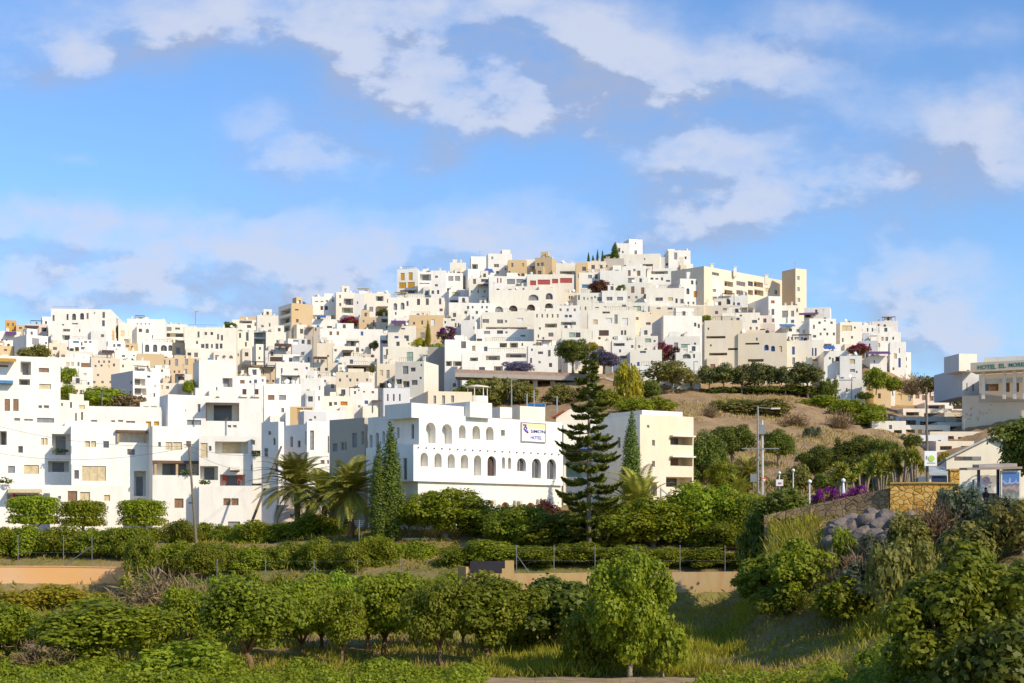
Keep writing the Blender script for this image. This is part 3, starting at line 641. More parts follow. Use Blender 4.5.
h('white terrace house with a long wedge shaped balcony shadow below the arcade house', 482, 312, 536, 334, 'n', 'w497,319.5,6,4;w505,320,2,2.6;wW517,318,6,3;lG486,327,41,4;w482,319,7,4', rel=2, chim=0)  # long slot with grey panels stands in for the terrace slab's shadow
h('terraced white house second tier below the arcade house', 476, 329, 538, 345, 'w', 'wG484,331,6,3;w497,330.4,6,3.4;w505.4,331.4,2,2;w520.5,335,5,1.6;w476.7,338.6,5.4,4', rel=1)
h('terraced white house third tier with two deep trapezoid loggias', 470, 341, 534, 358, 'n', 'lG472,345.5,14,5.5;w494,346.5,1.4,3.6;lG498,343,9,4.4;lG510,342.6,8,5;w521.5,343,1.5,3', rel=2, chim=0)
h('terraced white house lowest tier with a long sunlit balcony slot above the road slab', 462, 352, 532, 374, 'w', 'lG470,357.5,8,3.5;lG486,355.5,14,4.6;lG506,353,20,4.6;w479,367,6,4;l494,366,9,6', rel=2, chim=0)
h('white house with a wide loggia and two square windows right of the terraced tiers', 534, 311, 561, 347, 'n', 'lG545,323.5,12,4;w539,327.3,1.8,2.2;w548.4,332.6,5,4;w537.7,334.4,1.4,3.4;lG536,342,17,4', rel=0)
h('bluish white house with a narrow dark window left of the dark green carob tree', 528, 345.5, 558, 376, 'w', 'w548,350,2.6,6.4;w538,351.5,5,2.6;w530,358,2,5;w549,363,3,4', rel=4)
h('bright white house with four dark windows under a long parapet right of the arcade', 557, 305.5, 580, 334, 'w', 'w564.8,314.8,3,2.6;w569,314.8,2.8,2.6;lG560,321.8,16,3.2;w564.4,325.4,3,2.8;w568.6,325.4,3,2.8', rel=0)
h('white house behind the carob tree with a leafy balcony window', 562, 329, 592, 358, 'n', 'w575.5,332.4,5,5;wE569,332.4,6,5;w564,343,3,4', rel=2)
h('cream house with one big dark brown window left of the paired grey windows', 588, 310.5, 636, 347, 'n', 'w602.3,311,7.6,2.6;wG614.4,314.5,3.2,9.2;wC593,319.5,4.6,5;wV599,330.2,9.8,5.6;w590.2,331,2.2,8;w621,330.3,2,4.6;w624.2,330.3,2,4.6;wW606,318,6,5;wW622,318,6,8', rel=2, xs=None)
h('orange cream house with a pair of dark windows right of the red awnings', 563, 292.5, 580, 309, 'c', 'w568.8,295.8,1.6,3.2;w571,295.8,1.6,3.2', rel=0)
h('white house with three green shutters below the blue band window', 577, 293, 604, 310, 'n', 'w578,295,1.8,5;wE583,297,2,3;wE587,297.6,1.4,2.4;wE590.6,296.8,2,3;wG597,297,5.6,4', rel=0)
h('white box house with two wide three pane windows under the red leaved bush', 602, 290.8, 627, 308, 'w', 'w606.4,296.8,6,3.8;wG617,296.8,6,3.6', rel=1)
h('long cream house with roof slits above the big brown window house', 590, 303, 648, 320, 'n', 'w595,307,4,1;w604,306.3,2,1;w622,304.6,4,2.2;wE633,306,8,5;w602.5,311.5,7,2', rel=0)
h('small cream house with a dark awning window right of the paired grey windows', 628, 312, 652, 345, 'c', 'w633.6,317,5,3;w646,322.3,4.6,2.6;w634,331,2,3;w650,310,1,4', rel=3)
# ---------------- summit
h('white square tower house on the very summit of the town', 629, 239, 642.5, 259, 'w', 'w634.4,250.4,2.6,3.8;w635,242.4,1,1.8', rel=20, xs=623.5, chim=0)
h('white house with a gabled front left of the summit tower', 616, 243.3, 630, 262, 'w', 'w618.2,248,2,4;w622,251,1.6,2', rel=3, chim=0)
h('broad cream wall house directly under the summit tower', 622, 253.5, 660, 274, 'n', 'w624,265,2,3;w644,258,1.2,2', rel=-3, chim=0)
h('grey cream house under the dark summit shrub', 604, 258.5, 624, 274, 's', 'w600.4,265,2,3;w606,265,1.6,2', rel=2, chim=0)
h('peach coloured house with a square window under the thin cypresses', 586, 261.5, 606, 278, 'c', 'w591.4,265,3.4,4;w600,265,2.6,3.6', rel=0, chim=0)
h('yellow cream house with a dark window left of the peach coloured house', 576, 262.5, 588, 282, 'y', 'w582.2,266.8,3.8,4;w578,274,1.6,4', rel=2, chim=0)
h('white house with paired arched windows over a blue band window', 579, 272.5, 604, 297, 'n', 'a595,274,2.8,5;a599.2,274,2.8,5;wG588,275,4,3.4;wT582,284.4,10,3.6', rel=0)
h('large blank white house in the middle of the upper slope', 600, 270.5, 628, 296, 'w', 'w622,266,2,2;w612,284,1.5,2', rel=3)
h('white house with two tall brown shutters over an iron balcony below the summit', 624, 266, 646, 286, 'w', 'dR627.4,270.2,3.2,6;dR637,270.6,3.4,6.4;b625.5,276.5,18,2', rel=0)
h('white house with two brown doors under the iron balcony house', 624, 283, 652, 302, 'n', 'dR631,286.4,3.4,6.6;dR641,287.4,3.4,6.6;lG644,294,8,4', rel=0)
h('white veranda house with a dark post canopy right of the summit tower', 642, 268, 677, 289, 'w', 'w650.4,277.6,3,2;w655.4,278,2.8,1.6;w661,277.4,2,3;w666,280,4,1.8;wG644.6,271,2.4,11;pV643,264,10,3.4', rel=-2)
h('cream house on the ridge between the summit tower and the twin white cubes', 655, 256.5, 684, 274, 'n', 'w665.8,263,3.4,2.6', rel=-3, chim=0)
h('twin white cube house on the ridge left of the tan hall', 668.5, 250.3, 690.5, 268, 'w', 'w684.6,256.4,2,2.8;wG674,252.5,3.2,7', rel=10, xs=660)
h('tan hall with a plain gable right of the twin white cubes', 679.5, 263.5, 693, 282, 'c', 'w676,275,3,4', rel=20, xs=663, side_c='t', chim=0)  # flank in darker tan, its shade put into the colour
h('plain brownish tan block joined to the left of the long tan hotel', 701, 266.5, 707, 284, 'c', '', rel=30, xs=684, side_c='t', chim=0)
r_ = h('long tan hotel building with bay windows beside the tall tan tower', 704, 266, 786, 315, 'c', 'w712,272.5,7,3;lK724.5,281.5,8.5,5;w736.4,281.6,9,4.4;w736.4,290.6,9,4.4;lK724.5,290,8,5;wK748,281.4,5,4.8;lR754,282,9,5;lR754.4,290,9,5.4;lR748,290,5,5;wC765,288,5,4;w774.6,290,2.8,4.4;wE767,287.6,6,5;wE777,298,6,4;wE777,289.5,5,4', rel=52, D=438, ext=8, cat='hotel', name='hotel_building', chim=0, dep=12)
for cx_, cy_ in ((735, 267.2), (766.5, 275), (712, 264)):
    mb_ = MB(); p_ = P(cx_, cy_, 446); mb_.box(p_.x - .45, 446, p_.z - 2.6, p_.x + .45, 447, p_.z); mb_.box(p_.x - .55, 445.9, p_.z, p_.x + .55, 447.1, p_.z + .15); mb_.build('chimney', wall('n'), r_)
h('tall tan square tower at the right end of the ridge', 795.5, 268.3, 806.5, 318, 'c', 'wG797,276,2.6,4;wG797.2,287.2,2.6,4;wG797.6,298,2.6,4', rel=40, xs=782, D=452, ext=6, cat='tower', name='tower', side_c='t', chim=0)  # darker tan on the left face paints its shaded side
# ---------------- right of centre
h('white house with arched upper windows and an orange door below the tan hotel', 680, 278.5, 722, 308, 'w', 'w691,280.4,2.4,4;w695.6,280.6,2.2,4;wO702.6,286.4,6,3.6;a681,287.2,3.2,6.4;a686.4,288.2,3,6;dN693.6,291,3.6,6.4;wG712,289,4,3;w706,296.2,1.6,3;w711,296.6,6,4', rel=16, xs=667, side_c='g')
h('cream house with a row of grey windows below the post canopy veranda', 646, 288.5, 684, 312, 'n', 'w655.3,297.4,7.6,3.6;wC668,297.4,5,3.4;w675.4,298.4,2.2,4.6;w680.4,299,5,4.4', rel=0)
h('long cream wall house with planted roof slits above the blank white house', 650, 305.5, 704, 322, 'c', 'w656.6,307,4,2;w667.6,307.6,5,2;w674,308,5,2.4;w680,308.6,3,2;w687,308.6,2,2', rel=-3, chim=0)
h('blank white house with a grey shaded left wall in the lower middle of the town', 663.5, 315.5, 702, 345, 'w', 'w694,322.6,2.4,4;w697.8,324,2,4;wG659,332.5,4,3;pV668,335.4,13,3;w676,339,4,4', rel=12, xs=652, side_c='g', chim=0)  # left wall coloured grey to paint in its shade
h('pale lean to house with a grey tiled roof left of the blank white house', 636, 336, 658, 356, 'n', 'wE645,338.5,6,4;w653.6,340,2,2;w638,345,2,3', rel=2)
h('white balcony house with a pale green wall above the crimson bougainvillea by the carob', 665, 336.5, 700, 360, 'w', 'wE681,344,9,4;wG674,342.5,4,7;a689,344.8,4,6;w694,342.6,2,7', rel=2)
h('white house with a big dark round arch left of the shadowed lane', 676, 352.5, 701, 388, 'w', 'aK682.6,353.2,8.2,5.4;w687.8,371.5,1.6,5;w690.2,371.5,1.6,5;w690.2,382,1.8,4;w693,354,2,4', rel=3)
h('small white houselet with a blue window right of the violet jacaranda', 612, 340, 634, 372, 'w', 'wB619,349.4,2,3;wB619,362,2,4;w616,362,1,4;w631,345,3,3', rel=4)
h('white curved wall house with two small blue doors left of the roadside shade tree', 630, 350, 662, 376, 'n', 'wB637,362,2.6,4;w630,363,2,2.6;w640,351,6,2;w651,360.5,1.6,4', rel=0)
h('low white house with a sloping wall behind the roadside shade tree', 640, 366, 678, 394, 'w', 'w652,375,2,3;w663,384,3,3', rel=2, D=338)
h('white house with dark arched door and blue window below the tan hotel', 718, 296, 748, 318, 'w', 'a725.4,298.8,5,5.6;w733,302.2,2,3;wB737,302.6,3,4;pV722,293,12,2', rel=2)
h('cream balustrade house under the dark arched door', 700, 306, 742, 326, 'c', 'wC718,304,3,1;w715,311,3,3;w724,318,6,3;wG723,308,13,2.4', rel=0)
h('white house with a shallow curved awning over a hanging green vine', 722, 313, 760, 334, 'n', 'w739.6,314.6,2.4,4;w758,318,2,2;wV727,319.5,6,3;w752,320,5,3', rel=3)
h('white house with a red shutter and grey blank gable below the tan hotel', 768.5, 296, 782, 330, 'w', 'wD771,300.4,3.6,3;w767.5,310,2,4;w771.5,309,2.8,6;w771.8,318.4,2.6,4', rel=22, xs=746, side_c='g', chim=0)  # grey flank colour is painted shade on a white gable
h('white house with a large lattice window left of the black roof veranda', 779, 305.5, 799, 330, 'n', 'wG781.6,310.6,6.4,7;wG791,310.6,3,6', rel=0)
h('white house with a black flat veranda roof below the tall tan tower', 809.5, 318.5, 836, 352, 'w', 'w813,324.8,1.8,4;w812.8,335,3.4,2.6;w824,320,1.8,1.6;w823.4,328.4,2.4,2', rel=16, xs=793)
h('white penthouse behind the black veranda roof under the tall tan tower', 804, 307, 830, 330, 'w', 'lK797,313,14,4.6;w815,309.6,2.4,3;w824,317.4,2,2;pU796.5,312.6,22,3.2', rel=-4, chim=0)
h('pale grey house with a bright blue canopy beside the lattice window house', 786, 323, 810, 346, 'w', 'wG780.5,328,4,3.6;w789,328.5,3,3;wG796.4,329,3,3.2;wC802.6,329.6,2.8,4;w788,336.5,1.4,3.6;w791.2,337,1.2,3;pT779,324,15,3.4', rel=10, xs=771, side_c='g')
h('pink tiled low house left of the bright blue canopy house', 747, 324, 775, 336, 'p', 'wR751,329,14,2.6;w763,334,2,1', rel=0)
h('house with a small turquoise awning above the slit windowed cream terrace', 718, 323, 749, 341, 'n', 'pT726,329.4,10.4,3.6;w739,336,1,1.6;wG727,325,8,3', rel=0)
h('cream terrace building with long horizontal slits right of the shadowed lane', 704.5, 320.5, 742, 380, 'c', 'lR706.4,336,19,2.4;lR709.2,352.8,18,2.6;w707.6,327.6,1.6,2.2;w710,344.3,1.6,2.2;lG728,348,18,2;lG733,370,14,3', rel=4, xs=702, chim=0)
h('long cream house with two blue arched shutters above the roadside trees', 738, 333.5, 787, 382, 'c', 'lG745.4,342.8,14,1.8;lG748,359,15.6,2.8;aB764.2,344.6,4.6,5.8;aB771,345.8,4,5.6;wC779,346,3,6;w756,337.6,1.6,3', rel=2, chim=0)
h('cream house with two tall blue shutters one above the other and a brown drainpipe', 784, 341, 812, 384, 'n', 'wB792,346.6,2.8,8;wG792.2,357.4,2.8,7;w785.5,367,14,1.4;wC806,357,1.4,3', rel=2, chim=0)
h('white house with a pair of slim blue shutters above the roundest roadside tree', 806, 340, 824, 380, 'n', 'wB811.6,348,1.8,8;wB814.8,348,1.8,8;wO812,359,6,2', rel=3)
h('white stepped house with a deep blue terrace awning', 824, 351, 848, 392, 'w', 'pB823,345.6,11,4.4;w828.8,357,2,2.4;w832,358,1.6,4.6;lG835.4,356.6,9,4.6;wE834,346,12,2', rel=8, xs=817)
h('white house with a tiny black window left of the tan ruined wall', 840, 356, 862, 396, 'w', 'wC849.6,359,5.4,5;w852.6,361,1.6,3;w855.8,370.8,1.7,2.2;wG850,369,5,3', rel=4)
h('white lower stepped house above the tan two storey house', 820, 379, 866, 402, 'w', 'w827,386,2,3;w846,388,1.5,4;wG839,379.5,14,1', rel=2)
h('cream white house with a tan upper wall on the right shoulder of the town', 840, 322, 862, 348, 'n', 'wC842,325.5,10,5.5;w842,338,1.6,4;w854,326.6,1.8,2;w851,336,2,2.6', rel=12, xs=831)
h('white house with a slanted roof in front of the right skyline block', 856, 325, 876, 344, 'w', 'w861,329,1.4,2;w868,336.6,2,2', rel=8, xs=851)
h('large white block house at the right end of the town skyline', 872, 321.5, 898, 342, 'w', 'w877.6,324,2,2;wG889,327.6,2,2.8;w880,329.5,4,1.6', rel=4)
h('white house with a diagonal stair wall under the right skyline block', 869, 333, 901, 356, 'w', 'wC881,336.8,2.6,4;wG885.4,337,2.6,4;w892.4,336.8,1.6,3;wC878,343,2,4', rel=5)
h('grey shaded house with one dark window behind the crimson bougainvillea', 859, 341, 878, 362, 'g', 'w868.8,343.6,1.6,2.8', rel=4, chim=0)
h('white house with a dark blue sloping pergola above the ruined tan wall', 870, 355.8, 887, 372, 'w', 'pU866,351.4,23,3.4;w874,360,1,3', rel=12, xs=860.5, chim=0)
h('white tower like house with a blue door at the right edge of the town', 890, 342, 906, 376, 'w', 'wB898.3,358,2.4,9.4;wC893.8,353.4,3,5.4;wG899,348,1,5', rel=6)
h('last small white house down the right edge of the town', 900, 352.5, 911, 378, 'w', 'wG904,357,3,4;wC905,365,2,3', rel=6, chim=0)
h('tan ruined masonry wall with buttresses under the blue pergola house', 884, 362.5, 902, 390, 't', '', cat='wall', name='ruined_wall', D=400, rel=10, chim=0, par=0.05)
h('tan masonry wall continuing down to the scrub right of the ruined wall', 866, 369, 886, 390, 't', 'w878,374,1,2', cat='wall', name='ruined_wall', D=398, rel=4, chim=0, par=0.05)
# ---------------- terraced apartments on the right
h('tan two storey terrace house with a pale cornice at the left of the stepped apartments', 873.5, 389, 891, 425, 'y', 'w878,393.4,2.8,5;wC881,404.6,4,4', rel=30, xs=851.5, D=335, side_c='y', sops='w856,405,3,6', chim=0)
h('white terrace house with one dark window between the tan terrace houses', 886, 389.5, 895, 412, 'w', 'w888,395,2.6,5', D=342, rel=18)
h('cream terrace house with a pale shutter and a grey window', 894, 389.8, 913, 412, 'y', 'wC898.6,394.4,3,5.6;wG908,395.6,3,5.4', D=344, rel=18)
h('peach terrace house with three red brown shutters', 912, 389.4, 936, 410, 'p', 'wR915.4,394,4,4.6;wR922,395.2,4.6,5;wR929.8,396.2,3.8,4.6', D=348, rel=16)
h('white end house of the upper terrace row under the concrete hotel', 934, 390.4, 957, 410, 'w', 'w936.4,393.6,1.8,4;w943.4,395.4,1.6,3.4;w947.6,395.2,5.4,3.2', D=352, rel=14)
tiers_ = [
 (925, 402.5, 974, 414, 'w', 'lU927,404.8,18,4;lG953,405,15,4', 'uppermost stepped apartment tier with a dark violet loggia'),
 (903, 408.5, 952, 419, 'n', 'lG906,412,13,4;lG924,413,20,4', 'stepped apartment tier with a slanting white parapet below the red brown shutters'),
 (944, 412.5, 992, 424, 'c', 'lG948,416.5,18,4;wG971,419,12,3', 'stepped apartment tier with a glass balustrade at its right end'),
 (896, 416.5, 956, 428, 'w', 'lG900,420.3,16,4.4;lR920,421.5,28,4', 'stepped apartment tier with a long tan soffit left of the glass balustrade tier'),
 (938, 422, 990, 433, 'n', 'lV942,426.5,20,4;lR966,427.5,16,4', 'stepped apartment tier just left of the blue roof tank'),
 (900, 425, 950, 438, 'n', 'lK925,430,18,4;wO918,429.5,4,4;lG903,429.5,12,5', 'stepped apartment tier with a yellow blind beside its dark loggia'),
 (930, 431.5, 984, 443, 'c', 'lG934,436,20,4;lR958,437,18,3.6', 'cream stepped apartment tier under the blue roof tank tier'),
 (904, 435, 948, 450, 'g', 'w938,440,3,5;lK907,440,12,5;lG922,441,12,5', 'grey stepped apartment end house behind the tall brown board pole'),
 (936, 441, 974, 458, 'c', 'lG940,446,12,4;w957,449,2,5;lG961,446,8,4', 'lowest stepped apartment tier above the white pitched roof building'),
]
for i_, (a_, b_, c_, d_, cl_, op_, lb_) in enumerate(tiers_):
    h(lb_, a_, b_, c_, d_, cl_, op_, rel=17, D=338 - (b_ - 402) * 1.75, cat='apartments', name='stepped_apartment', chim=0, dep=12, ext=7, group='stepped apartments on the right slope')
h('low white building with a stair ramp at the foot of the stepped apartments', 872, 421, 906, 446, 'n', 'w889,425,3,4;lG894,430,8,6;w877,436,3,4', rel=10, D=292)
# ================================================================== custom buildings
def mat_stone(name, base, dark, scale, rough=0.9):
    if name in MATS: return MATS[name]
    m = bpy.data.materials.new(name); nt, N, L, b = nodes(m)
    b.inputs['Roughness'].default_value = rough; b.inputs['Specular IOR Level'].default_value = 0.2
    geo = N.new('ShaderNodeNewGeometry')
    mp = N.new('ShaderNodeMapping'); mp.inputs['Scale'].default_value = (1, 1, 1.35); L.new(geo.outputs['Position'], mp.inputs['Vector'])
    nz = N.new('ShaderNodeTexNoise'); nz.inputs['Scale'].default_value = 1.6; L.new(mp.outputs[0], nz.inputs['Vector'])
    ad = N.new('ShaderNodeMix'); ad.data_type = 'VECTOR'; ad.inputs['Factor'].default_value = 0.12
    L.new(mp.outputs[0], ad.inputs['A']); L.new(nz.outputs['Color'], ad.inputs['B'])
    vo = N.new('ShaderNodeTexVoronoi'); vo.inputs['Scale'].default_value = scale; L.new(ad.outputs['Result'], vo.inputs['Vector'])
    ve = N.new('ShaderNodeTexVoronoi'); ve.feature = 'DISTANCE_TO_EDGE'; ve.inputs['Scale'].default_value = scale; L.new(ad.outputs['Result'], ve.inputs['Vector'])
    sep = N.new('ShaderNodeSeparateColor'); L.new(vo.outputs['Color'], sep.inputs[0])
    mx = N.new('ShaderNodeMix'); mx.data_type = 'RGBA'; mx.inputs['A'].default_value = (*base, 1); mx.inputs['B'].default_value = (*dark, 1); L.new(sep.outputs[0], mx.inputs['Factor'])
    r = N.new('ShaderNodeMapRange'); r.inputs[1].default_value = 0.0; r.inputs[2].default_value = 0.09; L.new(ve.outputs['Distance'], r.inputs[0])
    m2 = N.new('ShaderNodeMix'); m2.data_type = 'RGBA'; m2.inputs['A'].default_value = (dark[0] * .7, dark[1] * .7, dark[2] * .7, 1)
    L.new(r.outputs[0], m2.inputs['Factor']); L.new(mx.outputs['Result'], m2.inputs['B'])
    L.new(m2.outputs['Result'], b.inputs['Base Color'])
    bp = N.new('ShaderNodeBump'); bp.inputs['Distance'].default_value = 0.08; bp.inputs['Strength'].default_value = 0.7
    L.new(r.outputs[0], bp.inputs['Height']); L.new(bp.outputs[0], b.inputs['Normal'])
    MATS[name] = m
    return m

FONT_OBS = []
def lettering(txt, O, U, N, w, hgt, m, parent, name='lettering', bold=0.0):
    cu = bpy.data.curves.new(name, 'FONT'); cu.body = txt; cu.extrude = 0.02; cu.size = 1.0; cu.offset = bold
    cu.resolution_u = 3; cu.materials.append(m)
    o = bpy.data.objects.new(name, cu); COL.objects.link(o)
    bpy.context.view_layer.update()
    d = o.dimensions
    sx, sy = w / max(d.x, 1e-3), hgt / max(d.y, 1e-3)
    U = Vector(U); N = Vector(N); Z = Vector((0, 0, 1))
    from mathutils import Matrix
    M = Matrix(((U.x, Z.x, N.x), (U.y, Z.y, N.y), (U.z, Z.z, N.z))).to_4x4()
    me = bpy.data.meshes.new_from_object(o.evaluated_get(bpy.context.evaluated_depsgraph_get())); bpy.data.objects.remove(o)
    o = bpy.data.objects.new(name, me); COL.objects.link(o)
    o.parent = parent
    o.location = Vector(O) - parent_origin(parent)
    o.rotation_euler = M.to_euler(); o.scale = (sx, sy, 1)
    return o

# ---- the white hotel with arches
TH = math.radians(42)
HO = dict(rel=41.2, dep=None)
lab = 'large white hotel with two rows of arched windows and a blue shaded flank'
hotel = house(lab, 418, 480.3, 561.5, 528, 'w', 'aN501,502,9,26;aN526,502.5,9.4,26;aN474.5,501.5,9,26;wU489,515,3,4;w455,505,6,12', rel=41.2, xs=368, D=150, ext=1.5, name='hotel_building', cat='hotel', chim=0, sops='w385,500,4,9;w400,498,4,9')
house('', 413.5, 444.5, 563, 481, 'w', 'aW420.5,452.5,7.4,14;aW434.5,453.2,7.2,14;aW447.6,454,7.2,14;aW460.8,454.5,7.4,14;aW474,455.2,7.2,20.4;aV487.4,456,8.6,20;aW502,457,3,11.6;aW508,457.4,3,11.6;a517.2,458,8.8,13.4;a532,458.4,9,20;a547,459,9,20.6', rel=41.2, xs=366, D=149.2, ext=0, root=hotel, sops='w403,458,4,22;a369,434,3,8', par=0.02)
house('', 419, 413, 562, 446, 'w', 'aW426,422.4,9.6,20.6;aW442,424,10,19.8;aW459,425,6.6,13.4;aW472.4,425.6,7.6,13.6;aW486,426.6,7.6,13.6;w501,430,4,6.2', rel=41.2, xs=368, D=150, ext=0, root=hotel, sops='a396.5,427,3,11;a388.5,430,2.6,12;a382,431,3,13;a375.5,432.5,3.4,18;a369.3,434.5,3.2,18;w411,424,3,15')
house('', 411.5, 402.6, 470, 417.5, 'w', '', rel=41.2, dep=4, D=149.4, ext=0, root=hotel, par=0.1)
house('', 470, 401.5, 492, 417, 'w', '', rel=41.2, dep=5, D=153.5, ext=0, root=hotel, par=0.1)
house('', 500, 407, 512, 418, 'n', '', rel=30, dep=3, D=159, ext=0, root=hotel, par=0.1)
house('', 520, 406, 545, 420, 'n', '', rel=30, dep=4, D=161, ext=0, root=hotel, par=0.1)
# row of drain spouts under the upper gallery, air conditioners, cables
A0 = Vector(((413.5 - 512) / F * 149.2, 149.2, 0)); HU = Vector((math.cos(TH), math.sin(TH), 0)); HN = Vector((math.sin(TH), -math.cos(TH), 0))
zt_ = (HY - 444.5) * 149.2 / F
dm = mat('spout_dark', (0.12, 0.09, 0.08))
for i in range(20):
    mb = MB(); o = A0 + HU * (0.5 + i * 0.97) + Vector((0, 0, zt_ - 0.32)); mb.obox(o, HU * 0.11, Vector((0, 0, 0.11)), HN * 0.12); mb.build('drain_spout', dm, hotel)
def on_plane(A, U, px, py):
    k = (px - 512) / F; u = (k * A.y - A.x) / (U.x - k * U.y); d = A.y + u * U.y
    return A + U * u + Vector((0, 0, (HY - py) * d / F))
AG = Vector(((418 - 512) / F * 150, 150, 0))
for px, py in ((486.5, 506), (513.2, 506.6), (536.4, 505.4)):
    o = on_plane(AG, HU, px, py); mb = MB(); mb.obox(o + HN * 0.02, HU * 0.95, Vector((0, 0, 0.62)), HN * 0.34)
    ac = mb.build('air_conditioner', mat('ac_casing', (0.62, 0.55, 0.42), 0.5), hotel)
    mb = MB(); c = o + HU * 0.38 + Vector((0, 0, .31)) + HN * 0.37
    mb.tube([c, c + HN * 0.02], 0.24, 12); f_ = mb.build('fan_grille', mat('ac_grille', (0.2, 0.17, 0.13), 0.5), ac)
# ---- sign board
AU = Vector(((419 - 512) / F * 150, 150, 0))
bl = on_plane(AU, HU, 520.3, 441.6); br = on_plane(AU, HU, 545, 442.5); tl = on_plane(AU, HU, 520.3, 422)
sw, sh = (br - bl).length, (tl - bl).z
sg = thing('hotel_sign', bl, 'white and pale yellow sign board lettered SIMON HOTEL high on the arched hotel', 'sign')
mb = MB(); mb.obox(bl + HN * 0.02, HU * sw, Vector((0, 0, sh)), HN * 0.12); mb.build('board', mat('sign_white', (0.78, 0.78, 0.80), 0.4, var=0.03), sg)
mb = MB(); mb.obox(bl + HN * 0.141 + HU * 0.05 + Vector((0, 0, sh * 0.70)), HU * (sw - 0.1), Vector((0, 0, sh * 0.27)), HN * 0.006); mb.build('yellow_band', mat('sign_yellow', (0.80, 0.68, 0.36), 0.4, var=0.03), sg)
mb = MB()
for a, b, c, d in ((0, 0, sw, 0.07), (0, sh - 0.07, sw, 0.07), (0, 0.07, 0.07, sh - 0.14), (sw - 0.07, 0.07, 0.07, sh - 0.14)):
    mb.obox(bl + HN * 0.13 + HU * a + Vector((0, 0, b)), HU * c, Vector((0, 0, d)), HN * 0.05)
mb.build('frame', mat('sign_frame', (0.25, 0.22, 0.25), 0.5), sg)
navy = mat('sign_navy', (0.03, 0.035, 0.20), 0.4, var=0.03); viol = mat('sign_violet', (0.16, 0.11, 0.42), 0.4, var=0.03)
zz = lambda u, v: bl + HN * 0.16 + HU * (sw * u) + Vector((0, 0, sh * v))
lettering('SiMON', zz(0.37, 0.48), HU, HN, sw * 0.58, sh * 0.17, navy, sg, bold=0.004)
lettering('HOTEL', zz(0.37, 0.16), HU, HN, sw * 0.44, sh * 0.17, viol, sg, bold=0.004)
mb = MB()
for (a, b), (c, d) in (((.07, .86), (.19, .86)), ((.19, .86), (.10, .66)), ((.10, .66), (.16, .56)), ((.16, .78), (.22, .70)), ((.22, .70), (.15, .55)), ((.15, .55), (.26, .55))):
    mb.tube([zz(a, b), zz(c, d)], 0.075, 5)
mb.build('emblem', viol, sg)
mb = MB(); mb.tube([zz(.20, .50), zz(.28, .47)], 0.07, 5); mb.build('emblem_dash', mat('sign_red', (0.5, 0.05, 0.06), 0.4), sg)
# small roof house with red tiles and the blue tarpaulin shelter behind
g0 = thing('house', P(572, 430, 172), 'cream gabled roof house with a small red tiled slope behind the hotel sign', 'house')
mb = MB(); D_ = 172
L_, R_, T_, B_ = P(556, 417, D_), P(594, 420, D_), P(573, 407.5, D_), P(572, 450, D_)
pts = [Vector((L_.x, D_, B_.z)), Vector((R_.x, D_, B_.z)), Vector((R_.x, D_, R_.z)), Vector((T_.x, D_, T_.z)), Vector((L_.x, D_, L_.z))]
bk = Vector((1.5, 6, 0))
mb.quad(*pts); mb.quad(*[p + bk for p in pts][::-1])
for i in range(5):
    a, b = pts[i], pts[(i + 1) % 5]; mb.quad(a, a + bk, b + bk, b)
mb.build('wall', wall('n'), g0)
mb = MB(); a = P(551, 416.5, 171); b = P(564, 409, 171); mb.obox(a, b - a, Vector((1, 4, 0)), Vector((0, 0, -.15))); mb.build('roof', mat('red_tile', (0.40, 0.13, 0.07), 0.8, scale=8), g0)
ts = thing('roof_shelter', P(536, 412, 178), 'roof shelter with blue tarpaulin and metal posts behind the hotel roof', 'shelter')
a, b = P(527, 404, 178), P(546, 404, 178)
mb = MB(); mb.obox(a, b - a, Vector((0, 3, 0.3)), Vector((0, 0, -.25))); mb.build('tarpaulin', mat('tarp_blue', (0.02, 0.16, 0.42), 0.5), ts)
mb = MB()
for px, pt in ((527, 394), (534, 390), (545, 404), (557, 396)):
    mb.tube([P(px, 416, 178), P(px, pt, 178)], 0.07, 6)
mb.build('post', mat('galv', (0.5, 0.5, 0.5), 0.4, 0.6), ts)
# hotel annex seen between the pine branches, and the cream block on its right
house('white annex with a blue awning and balustered terrace behind the tall Norfolk pine', 563.5, 425, 598, 527, 'n', 'l566,449,26,9;lE566,461,26,16;pB566,445,27,4.5', rel=18, D=164, chim=0, ext=1, dep=8)
an = house('cream corner block with two balcony slots and a grey flank beside the Norfolk pine', 640, 414.5, 693.5, 514, 'c', 'l670.3,436.5,22.6,8.6;lR670.3,457,22.6,9;l666,477,26,10;w652,440,3,6;w652,461,3,6;w647,425,2.4,3;a651,482,6,14', rel=36, xs=596, D=158, ext=2, chim=0, side_c='n', sops='w617.5,437,3,11;w604,438,3,9', cat='apartment house', name='apartment_house')
house('', 642, 410, 682.5, 428, 'w', 'w655,422.5,1.4,3;w657.5,422.5,1.4,3', rel=36, xs=600, D=161, ext=0, root=an, side_c='n')
b0 = Vector(((640 - 512) / F * 158, 158, 0)); th_ = math.radians(36) - math.atan((666.75 - 512) / F); u_ = Vector((math.cos(th_), math.sin(th_), 0)); n_ = Vector((math.sin(th_), -math.cos(th_), 0))
for y_ in (436.5, 457.2):
    p = on_plane(b0, u_, 670, y_); q = on_plane(b0, u_, 693, y_)
    mb = MB(); mb.obox(p, u_ * (q - p).length, n_ * 0.5, Vector((0, 0, 0.16))); mb.build('canopy_slab', wall('n'), an)
